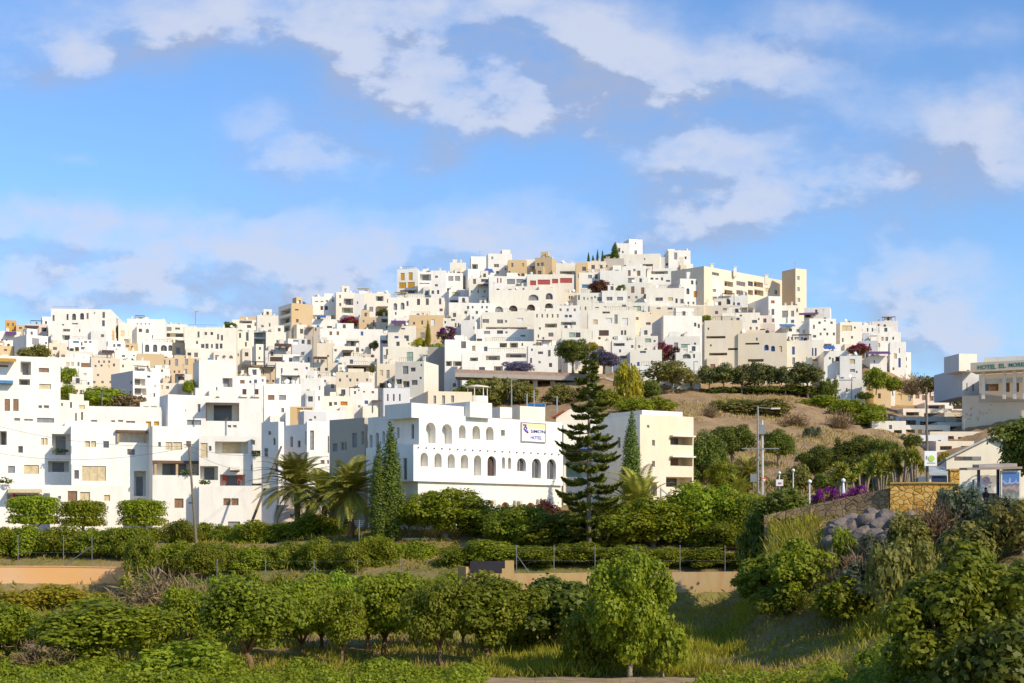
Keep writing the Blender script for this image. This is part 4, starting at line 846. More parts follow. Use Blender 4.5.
# taupe house left of the hotel flank (continues the flank line)
tq = 8.6
A1 = AG + Vector((-math.sin(TH), math.cos(TH), 0)) * tq
px1 = 512 + F * A1.x / A1.y
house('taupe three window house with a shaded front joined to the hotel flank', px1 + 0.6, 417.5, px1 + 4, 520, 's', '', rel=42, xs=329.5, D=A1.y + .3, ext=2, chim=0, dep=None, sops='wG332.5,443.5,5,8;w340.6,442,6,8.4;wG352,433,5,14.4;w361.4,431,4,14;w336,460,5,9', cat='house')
house('low cream building with three windows and a roof terrace rotunda behind the hotel', 428, 391, 472, 412, 'c', 'wG424,396,3,7;wG433.5,395.6,2.6,8;wG442,395.4,3,8.4;wG451,395.5,3,7', rel=12, xs=410, D=205, chim=0)
ro = thing('roof_pavilion', P(477, 404, 215), 'small round roof pavilion with thin posts and a balustrade behind the hotel', 'pavilion')
c = P(477, 403, 215); mb = MB(); mb.lathe([(1.5, c.z), (1.5, c.z + .9), (1.42, c.z + .9), (1.42, c.z)], c.x, c.y, 20); mb.build('balustrade', wall('n'), ro)
mb = MB()
for i in range(7):
    t = i * 2 * math.pi / 7; mb.tube([(c.x + 1.4 * math.cos(t), c.y + 1.4 * math.sin(t), c.z), (c.x + 1.4 * math.cos(t), c.y + 1.4 * math.sin(t), c.z + 2.1)], 0.06, 5)
mb.build('post', wall('n'), ro)
mb = MB(); mb.lathe([(1.6, c.z + 2.1), (1.6, c.z + 2.25), (0.1, c.z + 2.5)], c.x, c.y, 20); mb.build('roof', wall('n'), ro)

# ---- concrete hotel on the right hill
mo = house('concrete hotel with a deep lettered fascia on piers at the right edge', 962, 391.8, 1090, 425, 'c', '', rel=-4, D=288, ext=3, name='hotel_building', cat='hotel', chim=0, par=0.1, dep=30)
house('', 970.5, 356.8, 1085, 366.3, 'c', '', rel=-11, D=280, ext=0, root=mo, par=0.1, dep=5)
house('', 979, 370, 1085, 393, 's', 'w981,384,8,7;wR989,384,9.5,7;wR1003.6,383,6,9;wR1013,383,6,9;w1025,382,8,9', rel=-8, D=287, ext=1, root=mo, par=0.1, dep=20)
house('', 984, 353, 1085, 372, 'n', '', rel=-6, D=294, ext=0, root=mo, par=0.1, dep=10, xs=None)
house('', 959, 353.6, 977, 371, 'n', 'w966.6,370,3,2.6', rel=26, xs=944, D=297, ext=0, root=mo, par=0.1, side_c='g')
house('', 962.5, 367.5, 981, 396, 'g', 'w966.5,383,1,8;w972.4,384,1.5,7', rel=22, xs=934, D=300, ext=0, root=mo, par=0.1, side_c='g')  # lower block coloured grey for the shade it lies in
nb = math.radians(-11) - math.atan((1028 - 512) / F); mu = Vector((math.cos(nb), math.sin(nb), 0)); mn = Vector((math.sin(nb), -math.cos(nb), 0))
MA = Vector(((1085 - 512) / F * 280, 280, 0))
gl = mat('letters_green', (0.03, 0.22, 0.16), 0.5)
for w_, xa, xb, ya, yb in (('HOTEL', 977.6, 995.8, 369.4, 365), ('EL', 998.8, 1005.6, 367.8, 363.6), ('MORESCO', 1008.6, 1034, 366.9, 362.8)):
    p = on_plane(MA, mu, xa, ya); q = on_plane(MA, mu, xb, ya); t = on_plane(MA, mu, xa, yb)
    lettering(w_, p + mn * 0.03, mu, mn, (q - p).length, (t - p).z, gl, mo, bold=0.02)
for px in (980, 1001, 1011.5, 1021.5, 1040):
    mb = MB(); p = on_plane(MA, mu, px, 393) + mn * -1.2; t = on_plane(MA, mu, px, 368)
    zt2 = t.z; mb.obox(Vector((p.x, p.y, p.z - 1)), mu * 0.55, -mn * 0.5, Vector((0, 0, zt2 - p.z + 1))); mb.build('pier', wall('n'), mo)
p = on_plane(MA, mu, 979, 383); q = on_plane(MA, mu, 1085, 376)
mb = MB(); mb.obox(Vector((p.x, p.y, p.z)) - mn * 2.2, mu * (q - p).length, -mn * 0.4, Vector((0, 0, 0.9))); mb.build('beam', wall('n'), mo)

# ---- pitched roof building and shed by the road
pb = thing('pitched_roof_building', P(990, 500, 130), 'white pitched roof building with a row of dark slit windows behind the bus shelter', 'building')
D_ = 130; E0, E1, AP = P(946.5, 459, D_), P(1036, 459, D_), P(991, 437, D_); z0 = 1.5
mb = MB()
fr = [Vector((E0.x, D_, z0)), Vector((E1.x, D_, z0)), Vector((E1.x, D_, E1.z)), Vector((AP.x, D_, AP.z)), Vector((E0.x, D_, E0.z))]
bk = Vector((2.5, 12, 0))
mb.quad(*fr); mb.quad(*[p + bk for p in fr][::-1]); mb.quad(fr[0], fr[4], fr[4] + bk, fr[0] + bk); mb.quad(fr[1], fr[1] + bk, fr[2] + bk, fr[2]); mb.quad(fr[0], fr[0] + bk, fr[1] + bk, fr[1])
mb.build('wall', wall('n'), pb)
mb = MB(); up = Vector((0, 0, 0.16)); fo = Vector((0, -0.35, 0))
ex = (fr[4] - fr[3]) * 0.03
for e in (4, 2):
    dirv = fr[e] - fr[3]; mb.obox(fr[3] + fo + Vector((0, 0, .005)), dirv * 1.04, bk - fo * 2, up)
mb.build('roof', mat('roof_pale', (0.50, 0.50, 0.48), 0.8, scale=3), pb)
for xa, xb in ((955, 963), (963.4, 971.5), (972, 981)):
    a, b = P(xa, 460, D_), P(xb, 456.5, D_); mb = MB(); mb.box(a.x, D_ - 0.05, a.z, b.x, D_ - 0.004, b.z); mb.build('window', pane('K' if xa < 972 else 'G'), pb)
sh = thing('shed', P(938, 487, 124), 'small grey shed with a navy door between the sign pole and the white building', 'shed')
a, b = P(929.5, 492, 124), P(948, 467, 124); mb = MB(); mb.box(a.x, 124, a.z - .5, b.x, 128, P(0, 475.5, 124).z); mb.build('wall', wall('n'), sh)
mb = MB(); mb.obox((a.x - .1, 123.7, P(0, 475.3, 124).z), (b.x - a.x + .1, 0, 0), (0.3, 2.5, b.z - P(0, 475.3, 124).z), (0, 0, 0.12)); mb.build('roof', mat('shed_roof', (0.42, 0.45, 0.44), 0.6), sh)
a, b = P(932, 484, 124), P(947, 476.2, 124); mb = MB(); mb.box(a.x, 123.93, a.z - .4, b.x, 123.996, b.z); mb.build('door', mat('navy_door', (0.02, 0.03, 0.09), 0.5), sh)
pl = thing('gate_pillar', P(955, 485, 117), 'ochre stone gate pillar with a dark flank right of the grey shed', 'pillar')
a, b = P(950.5, 490, 117), P(959.5, 470.5, 117); mb = MB(); mb.box(a.x, 117, a.z - .5, b.x, 117.7, b.z); mb.build('shaft', mat_stone('ochre_stone', (0.66, 0.43, 0.13), (0.48, 0.25, 0.05), 2.6), pl)
mb = MB(); mb.box(a.x - .08, 116.92, b.z, b.x + .08, 117.78, b.z + .12); mb.build('cap', mat_stone('ochre_stone', 0, 0, 0), pl)

# ---- walls along the road and below the orchards
def wall_run(name, label, pts, thick, m, cap=None, cat='wall'):
    """pts: (px, D, ytop, zbottom)"""
    t = thing(name, P(pts[0][0], 537, pts[0][1]), label, cat)
    q = [(Vector(((px - 512) / F * D, D, zb)), (HY - yt) * D / F) for px, D, yt, zb in pts]
    mb = MB(); mc = MB()
    for (a, za), (b, zb) in zip(q, q[1:]):
        d = Vector((b.x - a.x, b.y - a.y, 0)).normalized(); n = Vector((-d.y, d.x, 0)) * thick
        A = Vector((a.x, a.y, 0)); B = Vector((b.x, b.y, 0)); Z = lambda z: Vector((0, 0, z))
        mb.quad(A + Z(a.z), B + Z(b.z), B + Z(zb), A + Z(za)); mb.quad(A + n + Z(a.z), A + n + Z(za), B + n + Z(zb), B + n + Z(b.z)); mb.quad(A + Z(za), B + Z(zb), B + n + Z(zb), A + n + Z(za))
        mb.quad(A + Z(a.z), A + Z(za), A + n + Z(za), A + n + Z(a.z)); mb.quad(B + Z(b.z), B + n + Z(b.z), B + n + Z(zb), B + Z(zb))
        if cap:
            mc.obox(A - n * 0.2 + Z(za + .003), B - A + Z(zb - za), n * 1.4, Z(0.1))
    mb.build('masonry', m, t)
    if cap: mc.build('coping', cap, t)
    return t
wall_run('stone_wall', 'long grey brown rubble stone wall along the road below the purple flowers', [(764, 116.2, 515.5, -4), (800, 115.2, 507.5, -3), (850, 113.5, 496.5, -2), (889.5, 112.1, 488.2, -1.5)], 0.5, mat_stone('grey_stone', (0.44, 0.29, 0.155), (0.25, 0.165, 0.09), 2.6))
wall_run('stone_wall', 'ochre yellow stone wall with large blocks below the bus shelter road', [(890.2, 111.8, 483.8, -1.5), (925, 111.3, 483.4, -1.5), (956, 111.0, 483.9, -1)], 0.6, mat_stone('ochre_stone', 0, 0, 0), cap=mat('ochre_coping', (0.50, 0.33, 0.11), 0.9))
conc = mat_wall('old_concrete', (0.52, 0.38, 0.20), stain=(0.46, 0.22, 0.07), amt=0.85)
wall_run('retaining_wall', 'long low stained concrete retaining wall below the orchard with the wire fence', [(514, 130, 573.5, -7), (600, 130, 572.6, -7), (700, 130, 572, -7), (790, 130, 571, -7)], 0.35, conc)
wall_run('garden_wall', 'smooth peach orange garden wall at the left edge of the fields', [(-120, 140, 566.5, -6.5), (60, 140, 567, -6.5), (131, 140, 568.2, -6.5)], 0.25, mat_wall('peach_render', (0.74, 0.41, 0.17), amt=0.12), cap=mat('peach_cap', (0.70, 0.40, 0.18), 0.9))
ru = thing('ruined_shed', P(486, 600, 128), 'roofless concrete shed with a stepped broken corner at the left end of the retaining wall', 'shed')
mb = MB(); D_ = 128
a = P(466, 604, D_); b = P(498, 573.5, D_); mb.box(a.x, D_, a.z - 1, b.x, D_ + .25, b.z)
for i, (xa, xb, yt) in enumerate(((498, 502, 573.5), (502, 505, 568.5), (505, 514, 560.5))):
    p, q = P(xa, 604, D_), P(xb, yt, D_); mb.box(p.x, D_ - .001 * i, p.z - 1, q.x, D_ + .25 + .001 * i, q.z)
q = P(458, 566, D_ + 4); mb.obox((a.x, D_ + .02, a.z - 1), (q.x - a.x, 4, 0), (0.2, 0.05, 0), (0, 0, q.z - a.z + 1)); mb.build('wall', conc, ru)
mb = MB(); p, q = P(470, 574, D_ + 3), P(505, 561, D_ + 3); mb.box(p.x, D_ + 3, p.z, q.x, D_ + 3.05, q.z); mb.build('netting', mat('shade_net', (0.035, 0.03, 0.04), 0.9), ru)
house('reddish brown garden wall house in the shade of the date palms', 276, 505, 340, 536, 'p', 'w290,514,4,5', rel=0, D=172, chim=0, dep=3, par=0.05)
house('low tan terrace hut between the orchard rows', 343, 545, 392, 560, 'p', 'w350,551,6,4', rel=0, D=140, chim=0, dep=5, par=0.05, ext=1)
house('small terracotta garden hut behind the orchard row right of the palms', 402, 538, 436, 556, 't', 'wT420,543,10,6', rel=0, D=146, chim=0, dep=3, par=0.05, ext=1)

# ---- viaduct slab of the upper road, its piers
vi = thing('road_viaduct', P(540, 390, 342), 'long grey road slab on piers under the terraced white houses', 'viaduct')
mb = MB(); a = P(455, 372.8, 338); b = P(606, 377.5, 346); mb.obox(a, b - a, (0, 7, 0), (0, 0, -0.85)); mb.build('deck', mat_wall('viaduct_concrete', (0.36, 0.32, 0.29)), vi)
mb = MB(); mb.obox(a + Vector((0, .2, .004)), b - a, (0, .15, 0), (0, 0, .8)); mb.build('railing', mat('rail_brown', (0.34, 0.24, 0.18), 0.8), vi)
for px in (480, 508, 534.5, 552, 575, 601):
    t = (px - 455) / 151; p = a + (b - a) * t; mb = MB(); mb.box(p.x - .5, p.y + 2, p.z - 9, p.x + .5, p.y + 3, p.z - .86); mb.build('pier', wall('s'), vi)
pi = thing('gate_post', P(623, 400, 322), 'tall pale concrete post with a lamp bracket at the bend of the upper road', 'post')
p = P(623, 406, 322); mb = MB(); mb.box(p.x - .45, 322, p.z - 1, p.x + .45, 322.9, P(0, 384, 322).z); mb.build('shaft', wall('n'), pi)
mb = MB(); q = P(605, 376.5, 322); r = P(625, 382.5, 322); mb.obox(q, r - q, (0, 1.5, 0), (0, 0, -.5)); mb.build('bracket', wall('s'), pi)

# ---- poles, lamps and road signs
wood = mat('pole_wood', (0.20, 0.16, 0.11), 0.85, scale=4); steel = mat('steel_grey', (0.30, 0.29, 0.28), 0.45, 0.5); white = mat('white_paint', (0.8, 0.8, 0.8), 0.4)
def pole(name, label, cat, pts, rad, m, part='shaft'):
    t = thing(name, P(*pts[0]), label, cat); mb = MB(); mb.tube([P(*p) for p in pts], rad, 8); mb.build(part, m, t); return t
t = pole('utility_pole', 'leaning wooden utility pole in front of the pergola terrace house', 'utility pole', [(197.5, 560, 152), (188.6, 441, 152)], [0.15, 0.09], wood)
a = P(188.9, 445, 152); mb = MB(); mb.obox(a + Vector((-.5, -.13, 0)), (1, 0, 0), (0, .06, 0), (0, 0, .08)); mb.build('cross_arm', wood, t)
t = pole('utility_pole', 'steeply slanting stay pole beside the date palms', 'utility pole', [(247.5, 533, 174), (281.5, 446, 174)], [0.16, 0.11], wood)
a = P(266, 486, 174); mb = MB(); mb.box(a.x - .3, 173.7, a.z - .25, a.x + .4, 173.83, a.z + .25); mb.build('junction_box', mat('box_cream', (0.6, 0.55, 0.42)), t)
t = pole('lamp_post', 'tall grey street lamp post with a long arm on the dry slope', 'street lamp', [(757.8, 505, 152), (757.8, 406, 152)], [0.14, 0.08], steel)
mb = MB(); mb.tube([P(757.8, 407.5, 152), P(775, 408.8, 152)], 0.05, 6); mb.build('arm', steel, t)
a = P(771, 409.2, 151.8); mb = MB(); mb.obox(a, (0.9, 0, 0.02), (0, .35, 0), (0, 0, .14)); mb.build('lamp_head', mat('lamp_pale', (0.65, 0.63, 0.58), 0.4), t)
t = pole('utility_pole', 'white concrete pole with wires beside the tall lamp post', 'utility pole', [(762.6, 505, 151), (762.2, 420, 151)], [0.15, 0.10], mat('concrete_white', (0.6, 0.58, 0.55), 0.7))
a = P(762.3, 449, 151); mb = MB(); mb.obox(a + Vector((-2.0, -.15, 0)), (3.6, 0, 0), (0, .08, 0), (0, 0, .09)); mb.build('cross_arm', steel, t)
mb = MB(); p = P(762.3, 429, 150.8); mb.box(p.x - .25, p.y - .15, p.z - .5, p.x + .25, p.y + .1, p.z + .4); mb.build('transformer', steel, t)
t = pole('sign_pole', 'tall brown lamp pole carrying a white board with a lime green disc', 'pole', [(927.5, 488, 116), (926.3, 387, 116)], [0.12, 0.07], wood)
a, b = P(924.2, 466, 115.6), P(936.6, 451, 115.6); mb = MB(); mb.box(a.x, 115.5, a.z, b.x, 115.58, b.z); bd = mb.build('board', mat('board_white', (0.8, 0.8, 0.78), 0.4, var=0.02), t)
c = P(931, 458.6, 115.6); mb = MB(); mb.tube([(c.x, 115.495, c.z), (c.x, 115.47, c.z)], 0.24, 16); mb.build('disc', mat('lime', (0.55, 0.68, 0.12), 0.4), t)
mb = MB(); mb.box(c.x - .3, 115.47, c.z - .34, c.x + .3, 115.494, c.z - .30); mb.box(c.x - .38, 115.47, c.z - .05, c.x - .3, 115.494, c.z + .2); mb.build('print', mat('print_grey', (0.3, 0.3, 0.28)), t)
def road_sign(px, y0, y1, D, label, kind):
    gz = gxy((px - 512) / F * D, D); t = thing('road_sign', Vector(((px - 512) / F * D, D, gz)), label, 'road sign')
    c = P(px, (y0 + y1) / 2, D); hh = (y1 - y0) * D / F / 2
    mb = MB(); mb.tube([(c.x, D, gz - .3), (c.x, D, c.z + hh)], 0.045, 6); mb.build('pole', steel, t)
    mb = MB(); f = D - .06
    if kind == 'tri':
        w = hh * 1.1; mb.quad((c.x - w, f, c.z + hh), (c.x, f, c.z - hh), (c.x + w, f, c.z + hh)); mb.quad((c.x - w, f + .03, c.z + hh), (c.x + w, f + .03, c.z + hh), (c.x, f + .03, c.z - hh)); mb.build('plate', mat('sign_red2', (0.62, 0.10, 0.08), 0.4), t)
        mb = MB(); w *= .62; g = hh * .62; mb.quad((c.x - w, f - .004, c.z + g * 1.05), (c.x, f - .004, c.z - g * .75), (c.x + w, f - .004, c.z + g * 1.05)); mb.build('face', white, t)
    elif kind == 'round':
        mb.tube([(c.x, f + .03, c.z), (c.x, f, c.z)], hh, 20); mb.build('plate', mat('sign_red2', (0.45, 0.04, 0.07), 0.4), t)
        mb = MB(); mb.tube([(c.x, f, c.z), (c.x, f - .006, c.z)], hh * .78, 20); mb.build('face', mat('sign_blue', (0.03, 0.05, 0.28), 0.4), t)
        mb = MB(); s_ = hh * .55; mb.obox((c.x - s_ - .02, f - .012, c.z + s_ - .02), (2 * s_, 0, -2 * s_), (0.05, 0, 0.05), (0, .005, 0)); mb.build('bar', mat('sign_red2', 0), t)
    else:
        w = hh * (1.1 if kind == 'sq' else .8); mb.box(c.x - w, f, c.z - hh, c.x + w, f + .03, c.z + hh); mb.build('plate', steel if kind == 'back' else white, t)
        if kind == 'sq':
            mb = MB(); mb.box(c.x - w * .5, f - .006, c.z - hh * .5, c.x + w * .5, f - .001, c.z + hh * .1); mb.build('print', mat('sign_red2', 0), t)
    return t
road_sign(753.5, 474, 482, 147, 'grey backed rectangular road sign left of the give way triangle', 'back')
road_sign(764, 478, 483.5, 146, 'red bordered give way triangle sign at the foot of the lamp post', 'tri')
road_sign(779.6, 479.5, 486, 144, 'small square white road sign with a red mark right of the give way triangle', 'sq')
road_sign(986, 476.2, 484.2, 117, 'round blue and red no parking sign seen through the bus shelter', 'round')
for px, y0, D, lb in ((779.3, 473, 147, 'globe garden lamp above the square white road sign'), (793.2, 470.5, 146, 'tallest globe garden lamp between the road sign and the purple flowers'), (809.6, 481.6, 119, 'short globe garden lamp left of the purple flowers'), (843.3, 480.5, 115.6, 'white globe lamp on a white pedestal above the stone wall')):
    g_ = gxy((px - 512) / F * D, D); t = thing('garden_lamp', Vector(((px - 512) / F * D, D, g_)), lb, 'garden lamp'); c = P(px, y0, D)
    mb = MB(); mb.tube([(c.x, D, g_ - .3), (c.x, D, c.z)], 0.05, 6)
    if px == 843.3: mb.lathe([(.15, g_), (.15, c.z - .9), (.11, c.z - .6), (.06, c.z - .15), (.06, c.z)], c.x, D, 14)
    mb.build('post', white, t)
    mb = MB(); mb.lathe([(.03, c.z - .17), (.14, c.z - .1), (.18, c.z), (.14, c.z + .1), (.03, c.z + .17)], c.x, D, 12); mb.build('globe', mat('globe', (0.75, 0.73, 0.68), 0.3), t)
for px, y0, y1, D, lb in ((694, 362, 394, 333, 'thin street lamp beside the big dark arch'), (640.5, 376, 396, 330, 'thin steel fence mast left of the roadside shade tree'), (651, 383, 396, 330, 'second thin steel mast under the roadside shade tree'), (511.5, 380, 405, 240, 'slim lamp post behind the hotel roof'), (851.5, 378, 402, 330, 'dark slim lamp post left of the tan two storey house'), (195.5, 312, 340, 480, 'thin tall radio mast on the left skyline')):
    t = pole('lamp_post', lb, 'lamp post' if 'lamp' in lb else 'mast', [(px, y1 + 3, D), (px, y0, D)], [0.12, 0.08], steel)
    mb = MB(); c = P(px, y0, D); mb.obox(c + Vector((-.1, -.1, 0)), (1.0, 0, 0), (0, .2, 0), (0, 0, .14)); mb.build('head', steel, t)

# ---- bus shelter with poster, bench and waiting person
BD = 113.0
gz = gxy((990 - 512) / F * BD, BD)
bs = thing('bus_shelter', P(992, 506, BD), 'blue posted bus shelter with a flat roof and a poster panel by the road', 'bus shelter')
a, b = P(966, 470.4, BD - .6), P(1021, 466, BD - .6)
mb = MB(); mb.obox((a.x, BD - .9, a.z), (b.x - a.x, 0, 0.1), (0, 2.0, 0.1), (0, 0, 0.16)); mb.build('roof', mat('shelter_roof', (0.32, 0.25, 0.2), 0.5), bs)
mb = MB(); mb.obox((a.x + .9, BD - .7, a.z + .17), (b.x - a.x - 1.2, 0, 0.1), (0, 1.6, 0.1), (0, 0, 0.22)); mb.build('roof_hood', mat('shelter_hood', (0.4, 0.33, 0.28), 0.5), bs)
bm_ = mat('shelter_blue', (0.025, 0.035, 0.13), 0.4)
for px in (978.6, 998):
    p = P(px, 470, BD); mb = MB(); mb.box(p.x - .09, BD - .09, gz - .1, p.x + .09, BD + .09, p.z + .1); mb.build('post', bm_, bs)
p, q = P(980, 505, BD + .9), P(999, 474, BD + .9)
mb = MB(); mb.box(p.x, BD + .9, gz + .15, q.x, BD + .93, q.z - .1); gm = bpy.data.materials.new('shelter_glass'); nt, N, L, b_ = nodes(gm); b_.inputs['Base Color'].default_value = (0.75, 0.8, 0.8, 1); b_.inputs['Roughness'].default_value = 0.05; b_.inputs['Alpha'].default_value = 0.35; mb.build('glass_panel', gm, bs)
mb = MB(); a = P(976.4, 508, BD); mb.box(a.x, BD + .95, gz - .05, a.x + .14, BD + 1.02, gz + 2.0); mb.build('rear_post', mat('shelter_lightblue', (0.2, 0.32, 0.5), 0.4), bs)
a, b = P(983.5, 498.5, BD + .5), P(997, 494, BD + .5)
mb = MB(); mb.box(a.x, BD + .2, gz + .43, b.x, BD + .65, gz + .49); mb.box(a.x, BD + .66, gz + .6, b.x, BD + .7, gz + 1.0); mb.build('bench', mat('bench_wood', (0.22, 0.08, 0.04), 0.6), bs)
mb = MB()
for x_ in (a.x + .1, b.x - .16): mb.box(x_, BD + .25, gz, x_ + .06, BD + .6, gz + .428)
mb.build('bench_leg', steel, bs)
a, b = P(1000.8, 503, BD - .5), P(1020.5, 470.5, BD - .5)
mb = MB(); mb.box(a.x, BD - .55, a.z - .35, b.x, BD - .33, b.z); mb.build('poster_case', mat('case_cream', (0.66, 0.62, 0.52), 0.4, var=.03), bs)
pm = bpy.data.materials.new('poster'); nt, N, L, b_ = nodes(pm); b_.inputs['Roughness'].default_value = 0.2
tc = N.new('ShaderNodeTexCoord'); sx = N.new('ShaderNodeSeparateXYZ'); L.new(tc.outputs['Generated'], sx.inputs[0])
nz = N.new('ShaderNodeTexNoise'); nz.inputs['Scale'].default_value = 4; L.new(tc.outputs['Generated'], nz.inputs['Vector'])
ad = N.new('ShaderNodeMath'); ad.operation = 'MULTIPLY_ADD'; L.new(nz.outputs['Fac'], ad.inputs[0]); ad.inputs[1].default_value = 0.5; L.new(sx.outputs['Z'], ad.inputs[2])
cr = N.new('ShaderNodeValToRGB'); e = cr.color_ramp; e.interpolation = 'LINEAR'
e.elements[0].position = .35; e.elements[0].color = (.35, .34, .30, 1); e.elements[1].position = 1.2; e.elements[1].color = (.06, .14, .38, 1)
for ps, co in ((.55, (.10, .11, .10, 1)), (.72, (.36, .24, .22, 1)), (.86, (.05, .07, .12, 1)), (.95, (.30, .36, .55, 1))):
    x_ = e.elements.new(ps); x_.color = co
L.new(ad.outputs[0], cr.inputs[0]); L.new(cr.outputs[0], b_.inputs['Base Color'])
mb = MB(); mb.box(a.x + .1, BD - .565, a.z + .05, b.x - .1, BD - .551, b.z - .12); mb.build('poster', pm, bs)
# the person waiting, seated on the bench
def person(px, label):
    cx = (px - 512) / F * (BD + .4); y = BD + .42; z = gz
    t = thing('person', Vector((cx, y, z)), label, 'person')
    V = [(0, 0, .56), (0, .04, .72), (0, .05, .92), (0, .03, 1.03), (0, 0, 1.10), (0, -.02, 1.20), (0, -.02, 1.30),
         (-.10, -.02, .55), (-.12, -.42, .54), (-.12, -.46, .10), (-.12, -.58, .05), (.10, -.02, .55), (.12, -.42, .54), (.12, -.46, .10), (.12, -.58, .05),
         (-.19, .04, .98), (-.24, -.02, .74), (-.12, -.24, .62), (.19, .04, .98), (.24, -.02, .74), (.12, -.24, .62), (-.08, -.32, .60), (.08, -.32, .60)]
    E = [(0, 1), (1, 2), (2, 3), (3, 4), (4, 5), (5, 6), (0, 7), (7, 8), (8, 9), (9, 10), (0, 11), (11, 12), (12, 13), (13, 14), (3, 15), (15, 16), (16, 17), (3, 18), (18, 19), (19, 20), (17, 21), (20, 22)]
    rad = [.15, .13, .15, .10, .055, .085, .09, .095, .075, .05, .04, .095, .075, .05, .04, .065, .05, .038, .065, .05, .038, .03, .03]
    me = bpy.data.meshes.new('person'); me.from_pydata(V, E, [])
    o = bpy.data.objects.new('body', me); COL.objects.link(o); o.parent = t
    md = o.modifiers.new('skin', 'SKIN'); me.skin_vertices or None
    if not me.skin_vertices: me.attributes
    try:
        sv = me.skin_vertices[0].data
    except Exception:
        import bmesh as _b
        b = _b.new(); b.from_mesh(me); b.verts.layers.skin.verify(); b.to_mesh(me); b.free(); sv = me.skin_vertices[0].data
    for i, r in enumerate(rad): sv[i].radius = (r, r)
    sv[0].use_root = True
    o.modifiers.new('sub', 'SUBSURF').levels = 1
    o.modifiers['sub'].render_levels = 1
    me.materials.append(mat('clothes_dark', (0.06, 0.035, 0.05), 0.8))
    mb = MB(); mb.lathe([(.02, 1.13), (.09, 1.17), (.115, 1.27), (.10, 1.37), (.03, 1.41)], cx * 0, .02, 12)
    hb = MB(); hb.v = [(a + cx, b + y, c + z) for a, b, c in mb.v]; hb.f = mb.f; hb.build('hair', mat('hair_dark', (0.03, 0.015, 0.012), 0.6), t)
    mb = MB(); mb.lathe([(.02, 1.15), (.06, 1.18), (.075, 1.25), (.05, 1.31), (.02, 1.32)], 0, -.05, 12)
    hb = MB(); hb.v = [(a + cx, b + y, c + z) for a, b, c in mb.v]; hb.f = mb.f; hb.build('face', mat('skin', (0.45, 0.26, 0.18), 0.6), t)
person(986, 'dark haired person in dark clothes sitting on the bus shelter bench')

for root_, px, py, D_, r_ in ((c1_, 57, 452.5, 185, .5), (c1_, 61, 452, 185, .45), (c1_, 66, 452, 185.2, .4), (c1_, 3, 483, 181.6, .7), (c1_, 9, 483, 181.6, .6), (c4_, 184, 474, 180.4, .5), (c4_, 190, 474, 180.4, .6), (c5_, 202, 484, 179.8, .5), (c5_, 206, 484, 179.8, .6), (c5_, 256, 456, 182, .5)):
    leaf_tuft(P(px, py, D_), r_, 60).build('planter', MATS.get('planter_green') or mat('planter_green', (.10, .13, .03), .8), root_)
# ---- fences
def fence(label, posts, D, y1, hpx, braces=()):
    t = thing('wire_fence', P(posts[0], y1, D), label, 'fence')
    for px in posts:
        mb = MB(); p = P(px, y1, D + .3); q = P(px, y1 - hpx, D + .3); mb.tube([p - Vector((0, 0, .4)), q], 0.035, 6); mb.build('post', steel, t)
    for px, dx in braces:
        mb = MB(); mb.tube([P(px, y1 - hpx * .65, D + .3), P(px + dx, y1, D + .3)], 0.035, 5); mb.build('brace', steel, t)
    mb = MB()
    for k in (.45, .9):
        for a, b in zip(posts, posts[1:]):
            mb.tube([P(a, y1 - hpx * k, D + .3), P(b, y1 - hpx * k, D + .3)], 0.004, 3)
    mb.build('wire', steel, t)
    return t
fence('wire fence of thin steel posts on top of the stained retaining wall', [516.5, 554, 595, 636, 680, 725, 770], 130, 573, 28, ((516.5, 13),))
fence('wire fence with braced posts in front of the middle orchard row', [217, 265.5, 314, 357.5, 400], 133, 580, 21, ((314, -14), (314, 13)))
fence('wire fence of bare posts above the peach orange garden wall', [18, 63.5, 92], 140.4, 567, 32, ((92, -30),))
# ---- red parasol on the left terrace
t = thing('parasol', P(14, 505, 181.2), 'closed red parasol on the terrace under the beige awning', 'parasol'); c = P(14, 505, 182.5)
mb = MB(); mb.tube([c, P(14, 492.5, 182.5)], 0.03, 6); mb.build('pole', white, t)
mb = MB(); z_ = P(14, 503, 182.5).z; mb.lathe([(.28, z_), (.24, z_ + .5), (.12, z_ + 1.0), (.03, z_ + 1.25)], c.x, 182.5, 10); mb.build('canopy', mat('parasol_red', (0.62, 0.05, 0.03), 0.7), t)
for px, y_, lb in ((224, 484, 'red terrace chair left of the glass door on the front row terrace'), (239.5, 484, 'small red terrace chair right of the glass door on the front row terrace')):
    D_ = 181.9; t = thing('terrace_chair', P(px, y_, D_), lb, 'chair'); c = P(px, y_, D_); rm = mat('chair_red', (0.55, 0.10, 0.07), 0.6)
    mb = MB(); mb.box(c.x - .25, D_, c.z + .42, c.x + .25, D_ + .5, c.z + .48); mb.build('seat', rm, t)
    mb = MB(); mb.box(c.x - .25, D_ + .45, c.z + .484, c.x + .25, D_ + .5, c.z + 1.0); mb.build('backrest', rm, t)
    for dx in (-.24, .19):
        for dy in (.01, .44):
            mb = MB(); mb.box(c.x + dx, D_ + dy, c.z, c.x + dx + .05, D_ + dy + .05, c.z + .418); mb.build('leg', rm, t)

t = thing('power_line', P(188, 446, 152), 'thin sagging cables strung across the white front row houses from the leaning pole', 'cable'); mb = MB()
for (xa, ya, Da), (xb, yb, Db), sag in (((188.8, 446, 152), (-30, 418, 178), 1.0), ((188.8, 447, 152), (-40, 445, 170), 1.4), ((188.8, 446, 152), (281, 449, 174), .8), ((188.8, 450, 152), (262, 470, 178), .7)):
    a, b = P(xa, ya, Da), P(xb, yb, Db); mb.tube([a + (b - a) * (k / 12) - Vector((0, 0, sag * 4 * (k / 12) * (1 - k / 12))) for k in range(13)], .016, 4)
mb.build('cable', steel, t)
